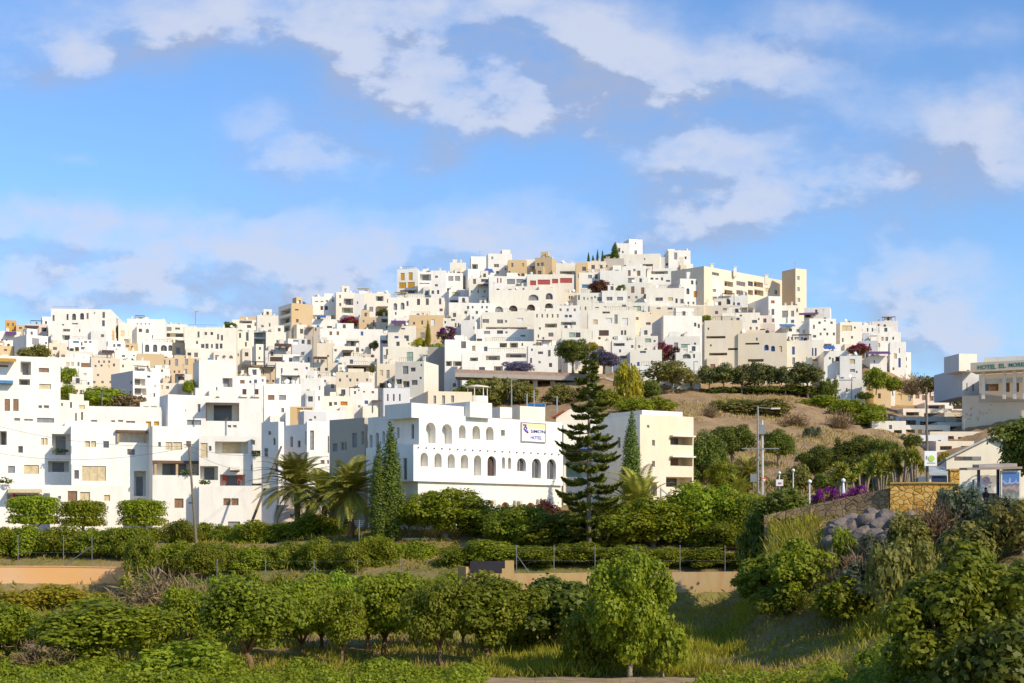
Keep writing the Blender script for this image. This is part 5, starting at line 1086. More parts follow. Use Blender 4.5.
# ================================================================== vegetation
def leafmat(name, a, b, trans=0.5, rough=0.5):
    if name in MATS: return MATS[name]
    m = bpy.data.materials.new(name); nt, N, L, p = nodes(m)
    p.inputs['Roughness'].default_value = rough; p.inputs['Specular IOR Level'].default_value = 0.25
    geo = N.new('ShaderNodeNewGeometry'); oi = N.new('ShaderNodeObjectInfo')
    nz = N.new('ShaderNodeTexNoise'); nz.inputs['Scale'].default_value = 0.9; nz.inputs['Detail'].default_value = 3; L.new(geo.outputs['Position'], nz.inputs['Vector'])
    ad = N.new('ShaderNodeMath'); ad.operation = 'MULTIPLY_ADD'; L.new(nz.outputs['Fac'], ad.inputs[0]); ad.inputs[1].default_value = 1.1
    a2 = N.new('ShaderNodeMath'); a2.operation = 'MULTIPLY_ADD'; L.new(geo.outputs['Random Per Island'], a2.inputs[0]); a2.inputs[1].default_value = 0.6; a2.inputs[2].default_value = -0.35
    L.new(a2.outputs[0], ad.inputs[2])
    cl = N.new('ShaderNodeClamp'); L.new(ad.outputs[0], cl.inputs[0])
    mx = N.new('ShaderNodeMix'); mx.data_type = 'RGBA'; mx.inputs['A'].default_value = (*a, 1); mx.inputs['B'].default_value = (*b, 1); L.new(cl.outputs[0], mx.inputs['Factor'])
    hs = N.new('ShaderNodeHueSaturation'); L.new(mx.outputs['Result'], hs.inputs['Color'])
    v = N.new('ShaderNodeMapRange'); v.inputs[3].default_value = 0.8; v.inputs[4].default_value = 1.2; L.new(oi.outputs['Random'], v.inputs[0]); L.new(v.outputs[0], hs.inputs['Value'])
    hu = N.new('ShaderNodeMapRange'); hu.inputs[3].default_value = 0.49; hu.inputs[4].default_value = 0.515; L.new(oi.outputs['Random'], hu.inputs[0]); L.new(hu.outputs[0], hs.inputs['Hue'])
    L.new(hs.outputs[0], p.inputs['Base Color'])
    tr = N.new('ShaderNodeBsdfTranslucent'); L.new(hs.outputs[0], tr.inputs['Color'])
    ms = N.new('ShaderNodeMixShader'); ms.inputs[0].default_value = trans
    out = N['Material Output']; L.new(p.outputs[0], ms.inputs[1]); L.new(tr.outputs[0], ms.inputs[2]); L.new(ms.outputs[0], out.inputs['Surface'])
    MATS[name] = m
    return m
LEAF = {
 'citrus': leafmat('citrus_leaf', (0.135, 0.17, 0.009), (0.38, 0.4, 0.024)),
 'lime': leafmat('young_leaf', (0.17, 0.22, 0.011), (0.41, 0.46, 0.028)),
 'dark': leafmat('dark_leaf', (0.08, 0.105, 0.014), (0.23, 0.25, 0.034)),
 'olive': leafmat('olive_leaf', (0.15, 0.14, 0.025), (0.33, 0.29, 0.07)),
 'dry': leafmat('dry_twig', (0.14, 0.09, 0.05), (0.28, 0.18, 0.09), trans=.15),
 'yellow': leafmat('broom_leaf', (0.28, 0.25, 0.015), (0.55, 0.46, 0.035)),
 'olive2': leafmat('road_tree_leaf', (0.09, 0.105, 0.025), (0.24, 0.24, 0.07)),
 'mid': leafmat('mid_leaf', (0.11, 0.14, 0.010), (0.32, 0.33, 0.024)),
 'grey': leafmat('grey_leaf', (0.09, 0.11, 0.06), (0.19, 0.21, 0.11)),
 'crimson': leafmat('crimson_bract', (0.20, 0.015, 0.06), (0.42, 0.03, 0.13)),
 'violet': leafmat('violet_bract', (0.16, 0.012, 0.16), (0.34, 0.03, 0.32)),
 'lilac': leafmat('lilac_flower', (0.13, 0.11, 0.17), (0.28, 0.235, 0.34)),
 'russet': leafmat('russet_leaf', (0.10, 0.035, 0.03), (0.20, 0.07, 0.04)),
 'pine': leafmat('pine_needle', (0.07, 0.09, 0.012), (0.23, 0.24, 0.035), trans=.12),
 'palm': leafmat('palm_leaf', (0.16, 0.17, 0.022), (0.46, 0.41, 0.06), trans=.2),
 'cypress': leafmat('cypress_leaf', (0.055, 0.09, 0.01), (0.15, 0.19, 0.018), trans=.1),
 'grass': leafmat('grass_blade', (0.22, 0.22, 0.016), (0.48, 0.42, 0.05)),
 'drygrass': leafmat('dry_grass_blade', (0.22, 0.16, 0.035), (0.48, 0.36, 0.11), trans=.2),
}
BARK = mat('bark_grey', (0.30, 0.24, 0.17), 0.9, scale=5, var=.2); BARKP = mat('bark_palm', (0.24, 0.14, 0.07), 0.9, scale=5, var=.2); BARKW = mat('bark_pale', (0.42, 0.37, 0.29), 0.9, scale=4, var=.15)

def quads_mesh(name, P0, T1, T2, m):
    """diamond leaves: centre, half length vector, half width vector"""
    n = len(P0); V = np.empty((n, 4, 3), np.float32)
    V[:, 0] = P0 - T1; V[:, 1] = P0 + T2; V[:, 2] = P0 + T1; V[:, 3] = P0 - T2
    me = bpy.data.meshes.new(name); me.vertices.add(n * 4); me.vertices.foreach_set('co', V.ravel())
    me.loops.add(n * 4); me.loops.foreach_set('vertex_index', np.arange(n * 4, dtype=np.int32))
    me.polygons.add(n); me.polygons.foreach_set('loop_start', np.arange(0, n * 4, 4, dtype=np.int32)); me.polygons.foreach_set('loop_total', np.full(n, 4, np.int32))
    me.update(); me.materials.append(m)
    return me
def unit(a): return a / np.maximum(np.linalg.norm(a, axis=1, keepdims=True), 1e-6)
def leaves(cen, rad, n, size, squash=.85, low=-.55, asp=.34):
    cen = np.array(cen, float); rad = np.array(rad, float)
    k = NR.choice(len(cen), n, p=rad ** 2 / (rad ** 2).sum())
    d = unit(NR.normal(size=(n, 3))); d[:, 2] = np.where(d[:, 2] < low, -d[:, 2], d[:, 2])
    r = rad[k] * (1 - .5 * NR.random(n) ** 1.7) * (1 + .10 * NR.normal(size=n))
    p = cen[k] + d * r[:, None] * np.array([1, 1, squash])
    nn = unit(d * .9 + NR.normal(size=(n, 3)) * .4 + np.array([0, 0, .3]))
    t = unit(np.cross(nn, NR.normal(size=(n, 3)))); b = np.cross(nn, t)
    s = size * (0.6 + .8 * NR.random(n))
    return p, t * (s / 2)[:, None], b * (s * asp)[:, None]

def limbs(cen, base_r, h0, n=5, start=(0, 0, 0)):
    mb = MB(); s = Vector(start); fork = s + Vector((R.uniform(-.15, .15), R.uniform(-.15, .15), h0))
    mb.tube([s - Vector((0, 0, .3)), s + (fork - s) * .5 + Vector((R.uniform(-.06, .06), 0, 0)), fork], [base_r * 1.15, base_r, base_r * .85], 8)
    for c in cen[:n]:
        c = Vector(c); mid = fork + (c - fork) * .5 + Vector((R.uniform(-.2, .2), R.uniform(-.2, .2), -.1))
        mb.tube([fork - Vector((0, 0, .05)), mid, c], [base_r * .6, base_r * .4, base_r * .12], 6)
    return mb
def crown(rx, rz, cz, nb, rb, flat=.0, sd=0):
    out, rad = [], []
    g = random.Random(sd)
    for i in range(nb):
        a = i * 2.39996 + g.uniform(-.3, .3); u = 1 - 2 * (i + .5) / nb
        q = math.sqrt(1 - u * u); f = g.uniform(.5, 1.08)
        out.append((rx * q * math.cos(a) * f, rx * q * math.sin(a) * f, cz + rz * u * f)); rad.append(rb * g.uniform(.55, 1.35))
    return out, rad
PROTO = {}
def proto(kind):
    """(maker of a tree's parts at natural size, height, width)"""
    if kind in PROTO: return PROTO[kind]
    base, var = kind.split(':') if ':' in kind else (kind, '0')
    sd = int(var) * 7 + 3; parts = []
    if base == 'citrus':
        c, r = crown(1.8, 1.3, 2.45, 24, .74, sd=sd)
        parts = [('crown', quads_mesh('crown', *leaves(c, r, 9500, .17, asp=.38), LEAF['citrus'])), ('trunk', limbs(c[3:], .13, .8))]; H, W = 4.4, 5.0
    elif base == 'fig':
        c, r = crown(1.9, 1.7, 2.7, 26, .72, sd=sd)
        parts = [('crown', quads_mesh('crown', *leaves(c, r, 8000, .25, asp=.42), LEAF['lime'])), ('trunk', limbs(c[3:], .15, .7))]; H, W = 5.0, 5.2
    elif base == 'bigfig':
        c, r = crown(2.0, 1.75, 2.45, 34, .62, sd=sd)
        parts = [('crown', quads_mesh('crown', *leaves(c, r, 19000, .155, asp=.4, low=-.8), LEAF['lime'])), ('trunk', limbs(c[3:], .15, .5))]; H, W = 5.0, 5.2
    elif base == 'broad':
        c, r = crown(3.0, 2.3, 4.4, 34, 1.15, sd=sd)
        parts = [('crown', quads_mesh('crown', *leaves(c, r, 13000, .27), LEAF['citrus'])), ('trunk', limbs(c[4:], .26, 2.0, 7))]; H, W = 7.6, 8.2
    elif base == 'airy':
        c, r = crown(2.6, 1.7, 4.2, 13, 1.15, sd=sd)
        parts = [('crown', quads_mesh('crown', *leaves(c, r, 2600, .42), LEAF['dark'])), ('trunk', limbs(c[2:], .17, 2.8, 7))]; H, W = 6.7, 6.6
    elif base == 'bush':
        c, r = crown(1.25, .75, .85, 15, .55, sd=sd)
        parts = [('crown', quads_mesh('crown', *leaves(c, r, 2600, .2), LEAF['citrus'])), ('stem', limbs(c[2:], .07, .35, 6))]; H, W = 1.95, 3.4
    elif base == 'bougain':
        c, r = crown(1.25, .75, .85, 18, .42, sd=sd)
        parts = [('crown', quads_mesh('crown', *leaves(c, r, 2000, .17), LEAF['crimson'])), ('foliage', quads_mesh('foliage', *leaves([(a * .95, b * .95, q * .9 - .1) for a, b, q in c], [q * 1.05 for q in r], 1100, .17), LEAF['citrus'])), ('stem', limbs(c[2:], .06, .3, 7))]; H, W = 1.95, 3.4
    elif base == 'clipped':
        c, r = [], []
        for i in range(5):
            for j in range(5):
                for k in range(3):
                    x, y = (i - 2) * .66, (j - 2) * .66
                    if math.hypot(x, y) < 1.75: c.append((x, y, 2.1 + k * .72 - .12 * math.hypot(x, y) * (k == 2))); r.append(.55)
        parts = [('crown', quads_mesh('crown', *leaves(c, r, 9000, .17), LEAF['lime'])), ('trunk', limbs([(0, 0, 2.4), (.5, .2, 2.3), (-.5, 0, 2.3)], .14, 1.5, 3))]; H, W = 4.1, 4.3
    elif base == 'cone':
        c, r = [], []
        for i in range(26):
            z = .4 + i * .36; c.append((R.uniform(-.08, .08), R.uniform(-.08, .08), z)); r.append(max(.16, .85 * math.sin(min(1, (i + 2) / 9) * 1.57) * (1 - (i / 26) ** 2.2) + .08))
        parts = [('crown', quads_mesh('crown', *leaves(c, r, 12000, .14, squash=1.3, low=-1), LEAF['cypress'])), ('trunk', limbs([(0, 0, 3)], .12, .6, 1))]; H, W = 10.2, 1.9
    elif base == 'twiggy':
        mb = MB(); g = random.Random(sd)
        Pp, A, B = [], [], []
        for i in range(420):
            a = g.uniform(0, 6.28); e = g.uniform(.15, 1.45); d = np.array([math.cos(a) * math.cos(e), math.sin(a) * math.cos(e), math.sin(e)]); l = g.uniform(.7, 1.5)
            for k in range(5):
                o = d * l * (k + 1) / 5 + NR.normal(size=3) * .12; o[2] = abs(o[2]); dd = unit((d + NR.normal(size=3) * .5)[None])[0]
                Pp.append(o); A.append(dd * .17); B.append(unit(np.cross(dd, NR.normal(size=3))[None])[0] * .018)
        parts = [('crown', quads_mesh('crown', np.array(Pp), np.array(A), np.array(B), LEAF['dry'])), ('stem', limbs([(.4, 0, .7), (-.4, .2, .7), (0, -.4, .7)], .04, .15, 3))]; H, W = 1.6, 2.8
    elif base == 'palm':
        g = random.Random(sd); Pp, A, B = [], [], []; rb = MB()
        hz = 4.2 if var != '2' else .7
        for i in range(84):
            a = i * 2.39996; e0 = g.uniform(-.7, 1.5); l = g.uniform(2.6, 3.6); p = np.array([0, 0, hz]); pts = [p.copy()]
            for k in range(13):
                e = e0 - (k / 12) ** 1.5 * (.75 + .45 * (e0 > .6)); d = np.array([math.cos(a) * math.cos(e), math.sin(a) * math.cos(e), math.sin(e)])
                p = p + d * l / 13; pts.append(p.copy())
                if k < 1: continue
                side = unit(np.cross(d, [0, 0, 1.0001])[None])[0]; up = np.cross(side, d); ln = .58 * math.sin(math.pi * (k + 1.2) / 14.5) + .08
                for q in (0, .33, .66):
                    for s in (-1, 1):
                        dd = unit((d * .55 + side * s * .8 + up * .25 - np.array([0, 0, .3]))[None])[0]
                        Pp.append(p - d * l / 13 * q + dd * ln * .5); A.append(dd * ln * .5); B.append(d * .04)
            rb.tube(pts, [.03 * (1 - .8 * t / 13) for t in range(14)], 4)
        parts = [('crown', quads_mesh('crown', np.array(Pp), np.array(A), np.array(B), LEAF['palm'])), ('fronds', rb)]
        tk = MB(); tk.tube([(0, 0, -.3), (.08, 0, hz * .5), (0, 0, hz + .1)], [.28, .2, .24], 9); parts.append(('trunk', tk)); H, W = hz + 3.0, 6.2
    elif base == 'norfolk':
        g = random.Random(sd); Pp, A, B = [], [], []; br = MB(); Ht = 14.4
        z = 1.6; tier = 0
        while z < Ht - .3:
            f = (z - 1.6) / (Ht - 1.6); l = 3.55 * (1 - f) ** .66 * (1 if f > .12 else .8) * g.uniform(.82, 1.08) + .2; nb = 6 if f < .8 else 5; off = g.uniform(0, 1)
            for i in range(nb):
                a = off + i * 6.283 / nb + g.uniform(-.12, .12); ll = l * g.uniform(.62, 1.12); dz = g.uniform(-.28, .28); sg_ = g.uniform(.5, 1.8); pts = []
                for k in range(11):
                    t = k / 10; s = ll * t; pts.append(np.array([math.cos(a) * s, math.sin(a) * s, z + dz - .24 * sg_ * ll * t * (1 - t) + .15 * ll * t ** 3 - .07 * sg_ * ll * t]))
                br.tube(pts, [.045 * (1 - .85 * k / 10) for k in range(11)], 4, cap=False)
                d = np.array([math.cos(a), math.sin(a), 0]); sd_ = np.array([-math.sin(a), math.cos(a), 0])
                n_ = int(165 * ll)
                tt = .12 + .88 * NR.random(n_) ** .8; idx = np.minimum((tt * 10).astype(int), 9); pa = np.array(pts); base_ = pa[idx] + (pa[idx + 1] - pa[idx]) * (tt * 10 - idx)[:, None]
                wd = .50 * np.sin(np.pi * np.minimum(tt * .9 + .12, 1)) * (0.6 + .4 * (1 - f))
                sg = NR.choice([-1, 1], n_); ln = (.18 + wd) * NR.uniform(.6, 1.15, n_)
                dd = unit(sd_[None] * sg[:, None] + d[None] * .75 + np.array([0, 0, .38])[None] + NR.normal(size=(n_, 3)) * .28)
                Pp.append(base_ + dd * (ln * .5)[:, None]); A.append(dd * (ln * .5)[:, None]); B.append(unit(np.cross(dd, NR.normal(size=(n_, 3)))) * .062)
            z += .92 - .42 * f; tier += 1
        parts = [('crown', quads_mesh('crown', np.concatenate(Pp), np.concatenate(A), np.concatenate(B), LEAF['pine'])), ('branches', br)]
        tk = MB(); tk.tube([(0, 0, -.4), (0, 0, 7), (0, 0, Ht)], [.24, .15, .03], 9); parts.append(('trunk', tk)); H, W = Ht, 6.4
    elif base == 'yucca':
        g = random.Random(sd); Pp, A, B = [], [], []; tk = MB()
        for i in range(7):
            a = g.uniform(0, 6.28); top = np.array([math.cos(a) * g.uniform(.3, 1.1), math.sin(a) * g.uniform(.2, .7), g.uniform(2.0, 3.1)])
            tk.tube([(top[0] * .25, top[1] * .25, -.2), tuple(top * np.array([.7, .7, .55])), tuple(top)], [.10, .08, .07], 6)
            n_ = 190; d = unit(NR.normal(size=(n_, 3)) + np.array([0, 0, .45])); ln = NR.uniform(.3, .6, n_)
            Pp.append(top + d * (ln * .5)[:, None]); A.append(d * (ln * .5)[:, None]); B.append(unit(np.cross(d, NR.normal(size=(n_, 3)))) * .05)
        parts = [('crown', quads_mesh('crown', np.concatenate(Pp), np.concatenate(A), np.concatenate(B), LEAF['palm'])), ('stem', tk)]; H, W = 3.5, 2.9
    me = parts[0][1]; co = np.empty(len(me.vertices) * 3, np.float32); me.vertices.foreach_get('co', co); co = co.reshape(-1, 3)
    if base not in ('norfolk', 'palm', 'yucca'):
        H = float(np.percentile(co[:, 2], 99.6)); W = float(2 * np.percentile(np.abs(co[:, 0]), 97))
    PROTO[kind] = (parts, H, W)
    return PROTO[kind]

FIRST = {}
NAMES = {'citrus': ('orchard_tree', 'tree'), 'fig': ('fig_tree', 'tree'), 'bigfig': ('fig_tree', 'tree'), 'broad': ('broadleaf_tree', 'tree'), 'airy': ('roadside_tree', 'tree'), 'bush': ('bush', 'bush'), 'clipped': ('clipped_tree', 'tree'),
         'cone': ('cypress', 'tree'), 'twiggy': ('dry_bush', 'bush'), 'palm': ('palm_tree', 'palm'), 'norfolk': ('norfolk_pine', 'tree'), 'yucca': ('yucca', 'plant'), 'bougain': ('bougainvillea', 'bougainvillea')}
def grow(kind, px, yt, yb, D, wpx, label, m=None, group=None, name=None, cat=None, bark=None, onground=True):
    base = kind.split(':')[0]
    parts, H, W = proto(kind)
    x = (px - 512) / F * D
    zb = (HY - yb) * D / F
    g = ground(px, D)
    if onground and zb > g: zb = g          # the foot is never left hanging above the soil
    zt = (HY - yt) * D / F
    nm, ct = NAMES[base]
    if kind not in FIRST:
        t = thing(name or nm, (0, 0, 0), label, cat or ct, group)
        for pn, q in parts:
            if isinstance(q, MB): o = q.build(pn, BARKP if base == 'palm' and pn == 'trunk' else (LEAF['palm'] if pn == 'fronds' else BARK), t, smooth=True)
            else:
                o = bpy.data.objects.new(pn, q); COL.objects.link(o); o.parent = t
        FIRST[kind] = t
    else:
        t = copy_tree(FIRST[kind]); t.name = name or nm
        for k in ('label', 'category', 'group'):
            if k in t: del t[k]
        tag(t, label, cat or ct, group)
    t.location = (x, D, zb)
    sz = (zt - zb) / H; sx = wpx * D / F / W
    t.scale = (sx, sx, sz); t.rotation_euler = (R.uniform(-.05, .05), R.uniform(-.05, .05), R.uniform(0, 6.28)) if base in ('citrus', 'fig', 'airy', 'broad') else (0, 0, R.uniform(0, 6.28))
    for o in t.children:
        if m and o.name.startswith('crown'):
            o.material_slots[0].link = 'OBJECT'; o.material_slots[0].material = LEAF[m]
        elif bark and not o.name.startswith(('crown', 'fronds', 'foliage')):
            o.material_slots[0].link = 'OBJECT'; o.material_slots[0].material = bark
    return t
ORD = ['leftmost', 'second from the left', 'third from the left', 'fourth from the left', 'fifth from the left', 'sixth from the left', 'seventh from the left', 'eighth from the left', 'ninth from the left', 'tenth from the left', 'eleventh from the left', 'twelfth from the left', 'thirteenth from the left', 'fourteenth from the left']
def row(kind, items, what, group, m=None, nvar=5, **kw):
    for i, (px, yt, yb, D, w) in enumerate(items):
        o = ORD[i] if i < len(items) - 1 else 'rightmost'
        grow('%s:%d' % (kind, i % nvar), px, yt, yb, D, w, o + ' ' + what, R.choice(['citrus', 'citrus', 'mid', 'mid', 'lime']) if m == 'mixed' else m, group, **kw)

# ---- clipped trees in front of the white front row
grow('clipped:0', 34, 496, 549, 174, 46, 'widest clipped bright green tree before the front row under the beige awning', group='clipped trees before the front row')
grow('clipped:0', 83.5, 500.5, 549, 174, 40, 'middle clipped bright green tree below the brown shutter window', group='clipped trees before the front row')
grow('clipped:0', 142, 499.5, 549, 174, 42, 'clipped bright green tree below the outside stair near the leaning utility pole', group='clipped trees before the front row')
# ---- orchard rows
row('citrus', [(8, 527, 568, 147, 40), (31, 526, 568, 147, 40), (62, 525, 568, 147, 42), (98, 528, 568, 146, 42), (124, 527, 568, 146, 40)], 'of the thick trunked trees behind the peach orange garden wall', 'thick trunked trees behind the garden wall', m='mixed', bark=BARKP)
row('citrus', [(138 + i * 21 + R.uniform(-3, 3), 525 + R.uniform(-6, 4), 558, 158 + R.uniform(-4, 4), R.uniform(26, 40)) for i in range(8)], 'of the far orchard row below the white front row', 'far orchard row', m='mixed')
row('citrus', [(146 + i * 25.5 + R.uniform(-4, 4), 542 + R.uniform(-7, 5), 584, 139 + R.uniform(-3, 3), R.uniform(30, 44)) for i in range(13)], 'of the middle orchard row behind the braced wire fence', 'middle orchard row', m='mixed')
row('citrus', [(186, 588, 656, 103, 60), (252, 577, 668, 95, 82), (302, 581, 656, 101, 60), (341, 590, 664, 97, 50), (383, 574, 656, 102, 84), (442, 581, 664, 96, 66), (489, 573, 666, 97, 76)], 'of the front orchard row with twisted pale trunks', 'front orchard row', m='mixed')
row('citrus', [(214, 592, 648, 107, 52), (268, 590, 648, 107, 56), (322, 588, 648, 107, 54), (368, 590, 648, 107, 52), (412, 588, 648, 107, 56), (462, 586, 648, 106, 54), (520, 594, 648, 106, 48)], 'of the second orchard row half hidden behind the twisted trunks', 'second orchard row', m='mixed')
row('bush', [(150 + i * 27 + R.uniform(-6, 6), 574 + R.uniform(-4, 5), 598, 122 + R.uniform(-5, 5), R.uniform(26, 44)) for i in range(12)], 'of the low bushes between the braced fence and the front orchard', 'low bushes below the braced fence', m='mixed')
row('citrus', [(462, 548, 580, 137, 50), (497, 540, 576, 136, 56), (538, 546, 575, 135, 60), (580, 543, 575, 135, 56), (628, 545, 575, 134, 60), (668, 548, 575, 134, 52), (706, 548, 575, 134, 52), (748, 552, 574, 133, 50)], 'of the trees just behind the stained retaining wall', 'trees behind the retaining wall', m='mixed')
row('broad', [(520, 506, 562, 142, 62), (556, 512, 562, 141, 56), (604, 505, 562, 141, 66), (655, 497, 562, 141, 84), (706, 484, 560, 142, 80), (746, 493, 560, 141, 60), (722, 520, 562, 139, 50)], 'of the large leafy trees between the hotel and the retaining wall', 'large leafy trees before the hotel', m='mixed')
grow('broad:0', 446, 489, 548, 146, 74, 'round bright green tree in front of the hotel corner', m='lime')
grow('broad:1', 491, 506, 548, 147, 58, 'round green tree in front of the hotel arched orange doors', m='lime')
grow('airy:1', 408, 500, 545, 148, 42, 'small forked tree with an umbrella crown right of the two cypresses', m='lime')
grow('broad:2', 310, 514, 556, 156, 62, 'dense round tree at the foot of the date palms', m='citrus')
grow('bush:1', 543, 500, 530, 146, 32, 'russet flowering bush below the third orange hotel door', m='russet')
grow('bush:0', 474, 503, 525, 147.5, 26, 'pink orange bougainvillea on the hotel ground floor', m='crimson')
grow('bush:2', 380, 535, 560, 145, 44, 'low green bush in front of the tan terrace hut', m='lime')
# ---- palms, cypresses, Norfolk pine
grow('palm:0', 297, 445, 545, 166, 92, 'left date palm with a full feathery crown before the blue shaded house', group='date palms')
grow('palm:1', 352, 450, 548, 149, 84, 'right date palm before the taupe house', group='date palms')
grow('palm:0', 325, 460, 548, 158, 80, 'lower date palm between the two taller date palms', group='date palms')
grow('palm:2', 640, 458, 522, 146, 92, 'wide stemless feather palm in front of the cream corner block')
grow('palm:1', 748, 450, 512, 160, 46, 'small palm on the dry slope left of the lamp post')
grow('palm:2', 740, 470, 506, 158, 40, 'stemless palm clump at the foot of the lamp post')
grow('cone:0', 391, 427, 540, 145.5, 23, 'tall dark cypress before the hotel flank')
grow('cone:0', 378.5, 446, 540, 145, 18, 'shorter slim cypress left of the tall dark cypress')
grow('cone:0', 631.5, 415, 508, 155, 19, 'broad green column tree against the cream corner block')
grow('norfolk', 589, 344, 522, 138, 76, 'tall Norfolk pine with tiered branches in front of the hotel annex')
grow('norfolk', 838, 436, 480, 172, 20, 'small young Norfolk pine among the shrubs on the right slope')
# ---- shrubs on the dry slope
for i, (px, yt, yb, D, w, m, lb) in enumerate([
    (732, 426, 466, 214, 62, 'dark', 'broad dark evergreen clump on the dry slope left of the lamp post'), (778, 430, 462, 210, 38, 'dark', 'dark evergreen right of the lamp post on the dry slope'),
    (704, 432, 505, 178, 46, 'dark', 'tall dark evergreen touching the cream corner block on the right'), (722, 462, 508, 168, 46, 'citrus', 'green tree between the dark evergreens and the road signs'),
    (856, 436, 480, 180, 58, 'dark', 'broad dark tree on the right slope above the yuccas'), (818, 446, 482, 176, 48, 'dark', 'dark bush left of the young Norfolk pine'), (886, 440, 485, 176, 46, 'dark', 'dark tree behind the yuccas below the tan two storey house'),
    (872, 452, 492, 150, 60, 'dark', 'dense dark hedge tree behind the euphorbia row')]):
    grow('broad:%d' % (i % 3), px, yt, yb, D, w * .72, lb, m)
sl = [(735, 399, 411, 56, 'olive', 'olive scrub clump under the roadside trees above the dry slope'), (768, 400, 415, 60, 'olive', 'second olive scrub clump along the top of the dry slope'), (826, 395, 407, 50, 'citrus', 'green scrub on the slope edge below the white stepped house'), (850, 400, 416, 44, 'citrus', 'green scrub spilling down the right edge of the dry slope'), (868, 410, 426, 40, 'citrus', 'lowest green scrub on the slope edge by the tan house'),
      (795, 412, 426, 34, 'dry', 'brown dry scrub below the green scrub on the dry slope'), (812, 427, 438, 20, 'grey', 'grey leaved bush alone on the bare slope'), (840, 410, 428, 32, 'dry', 'brown scrub patch on the right of the bare slope'), (660, 396, 411, 36, 'citrus', 'low green scrub above the cream corner block'), (634, 398, 412, 40, 'citrus', 'green scrub left of the cream corner block roof'), (606, 388, 408, 36, 'citrus', 'green scrub right of the Norfolk pine top'), (560, 384, 404, 40, 'olive', 'olive scrub left of the Norfolk pine under the road slab'),
      (492, 378, 404, 44, 'olive', 'tall olive scrub under the road slab left pier'), (522, 380, 404, 40, 'olive', 'olive scrub between the road slab piers'), (470, 380, 400, 36, 'citrus', 'green scrub at the left end of the road slab'), (628, 362, 404, 30, 'yellow', 'tall yellowish shrub beside the concrete gate post'), (646, 380, 398, 32, 'dark', 'dark clipped hedge right of the yellowish shrub'), (581, 386, 402, 24, 'dry', 'brown shrub behind the Norfolk pine'),
      (710, 404, 416, 20, 'dry', 'brown scrub tuft below the first roadside trees'), (752, 470, 488, 40, 'olive', 'olive scrub around the stemless palm'), (795, 464, 492, 40, 'olive', 'olive scrub behind the tallest globe lamp'), (830, 472, 492, 40, 'dark', 'dark scrub left of the euphorbia row')]
for i, (px, yt, yb, w, m, lb) in enumerate(sl):
    grow(('twiggy:0' if m == 'dry' else 'bush:%d' % (i % 3)), px, yt, yb + 2, Dat(px, yb), w * .8, lb, m)
# ---- roadside trees of the upper road, town trees and flowering climbers
row('airy', [(709, 366, 397, 332, 23), (725, 364, 397, 331, 26), (742, 366, 397, 331, 23), (755, 362, 397, 331, 28), (769, 365, 397, 331, 25), (785, 367, 397, 331, 24), (808, 363, 397, 331, 31)], 'of the roadside trees lining the upper road over the dry slope', 'roadside trees on the upper road', m='olive2', bark=BARKW)
grow('airy:2', 672, 360, 397, 331, 46, 'largest shade tree on the upper road below the crimson bougainvillea', 'olive')
grow('bush:0', 828, 379, 398, 331, 18, 'small round tree at the right end of the roadside trees', 'dark')
grow('bush:1', 800, 384, 397, 333, 40, 'dark hedge under the last roadside trees', 'dark')
grow('bush:2', 760, 386, 397, 334, 50, 'dark hedge behind the middle roadside trunks', 'dark')
grow('bush:0', 722, 387, 397, 334, 40, 'dark hedge behind the first roadside trunks', 'dark')
def town(kind, px, yt, yb, w, lb, m, dD=-4, name=None, cat=None):
    grow(kind, px, yt, yb, Dat(px, yb) + dD, w, lb, m, name=name, cat=cat, onground=False)
town('broad:0', 573, 340, 372, 33, 'dark green carob tree left of the lilac jacaranda below the town', 'dark', -10)
town('broad:1', 604, 350, 373, 24, 'lilac flowering jacaranda right of the dark carob tree', 'lilac', -10)
town('bush:0', 518, 362, 374, 27, 'lilac jacaranda hanging over the road slab', 'lilac', -8)
town('bush:1', 590, 342, 352, 14, 'orange brown shrub above the lilac jacaranda', 'yellow', -8)
town('bougain:1', 349, 315, 330, 18, 'crimson bougainvillea left of the ochre house', 'crimson', -6, 'bougainvillea', 'bougainvillea')
town('bougain:0', 447.5, 326.5, 343, 18, 'violet bougainvillea dome above the grey stone retaining wall', 'violet', -8, 'bougainvillea', 'bougainvillea')
town('bougain:2', 663, 343, 361, 25, 'wide crimson bougainvillea over the white houses above the roadside shade tree', 'crimson', -8, 'bougainvillea', 'bougainvillea')
town('bougain:1', 857.5, 342.5, 357, 20, 'crimson bougainvillea before the grey house on the right shoulder of the town', 'crimson', -8, 'bougainvillea', 'bougainvillea')
town('bush:0', 599, 280, 294.5, 18, 'russet leaved bush below the paired arched windows', 'russet', -8)
town('bush:2', 436, 343, 352, 14, 'bright green shrub left of the violet bougainvillea', 'lime', -10)
town('cone:0', 428, 321, 348, 5.5, 'yellow green cypress in front of the ochre wall house', 'yellow', -12)
town('bush:1', 420, 338, 349, 12, 'dry yellow shrub beside the yellow green cypress', 'yellow', -12)
town('cone:1', 588.5, 252.5, 266, 2.6, 'leftmost thin cypress on the summit ridge', 'cypress', -5)
town('cone:1', 593, 255.5, 266, 2.8, 'shortest thin cypress on the summit ridge', 'cypress', -5)
town('cone:1', 597.5, 250, 264, 2.4, 'third thin cypress from the left on the summit ridge', 'cypress', -5)
town('cone:1', 602.5, 250.5, 264, 2.4, 'thin cypress on the summit ridge nearest the dark summit shrub', 'cypress', -5)
town('cone:0', 615, 243, 264, 8, 'dark summit shrub tree left of the gabled summit house', 'cypress', -8)
town('bush:0', 609, 254, 262, 10, 'low dark shrub at the foot of the summit shrub tree', 'dark', -8)
town('bush:1', 621, 285, 293, 9, 'small green roof garden bush below the blank white house', 'dark', -10)
town('bush:0', 706, 315, 324, 10, 'bright green vine clump above the shadowed lane', 'lime', -8)
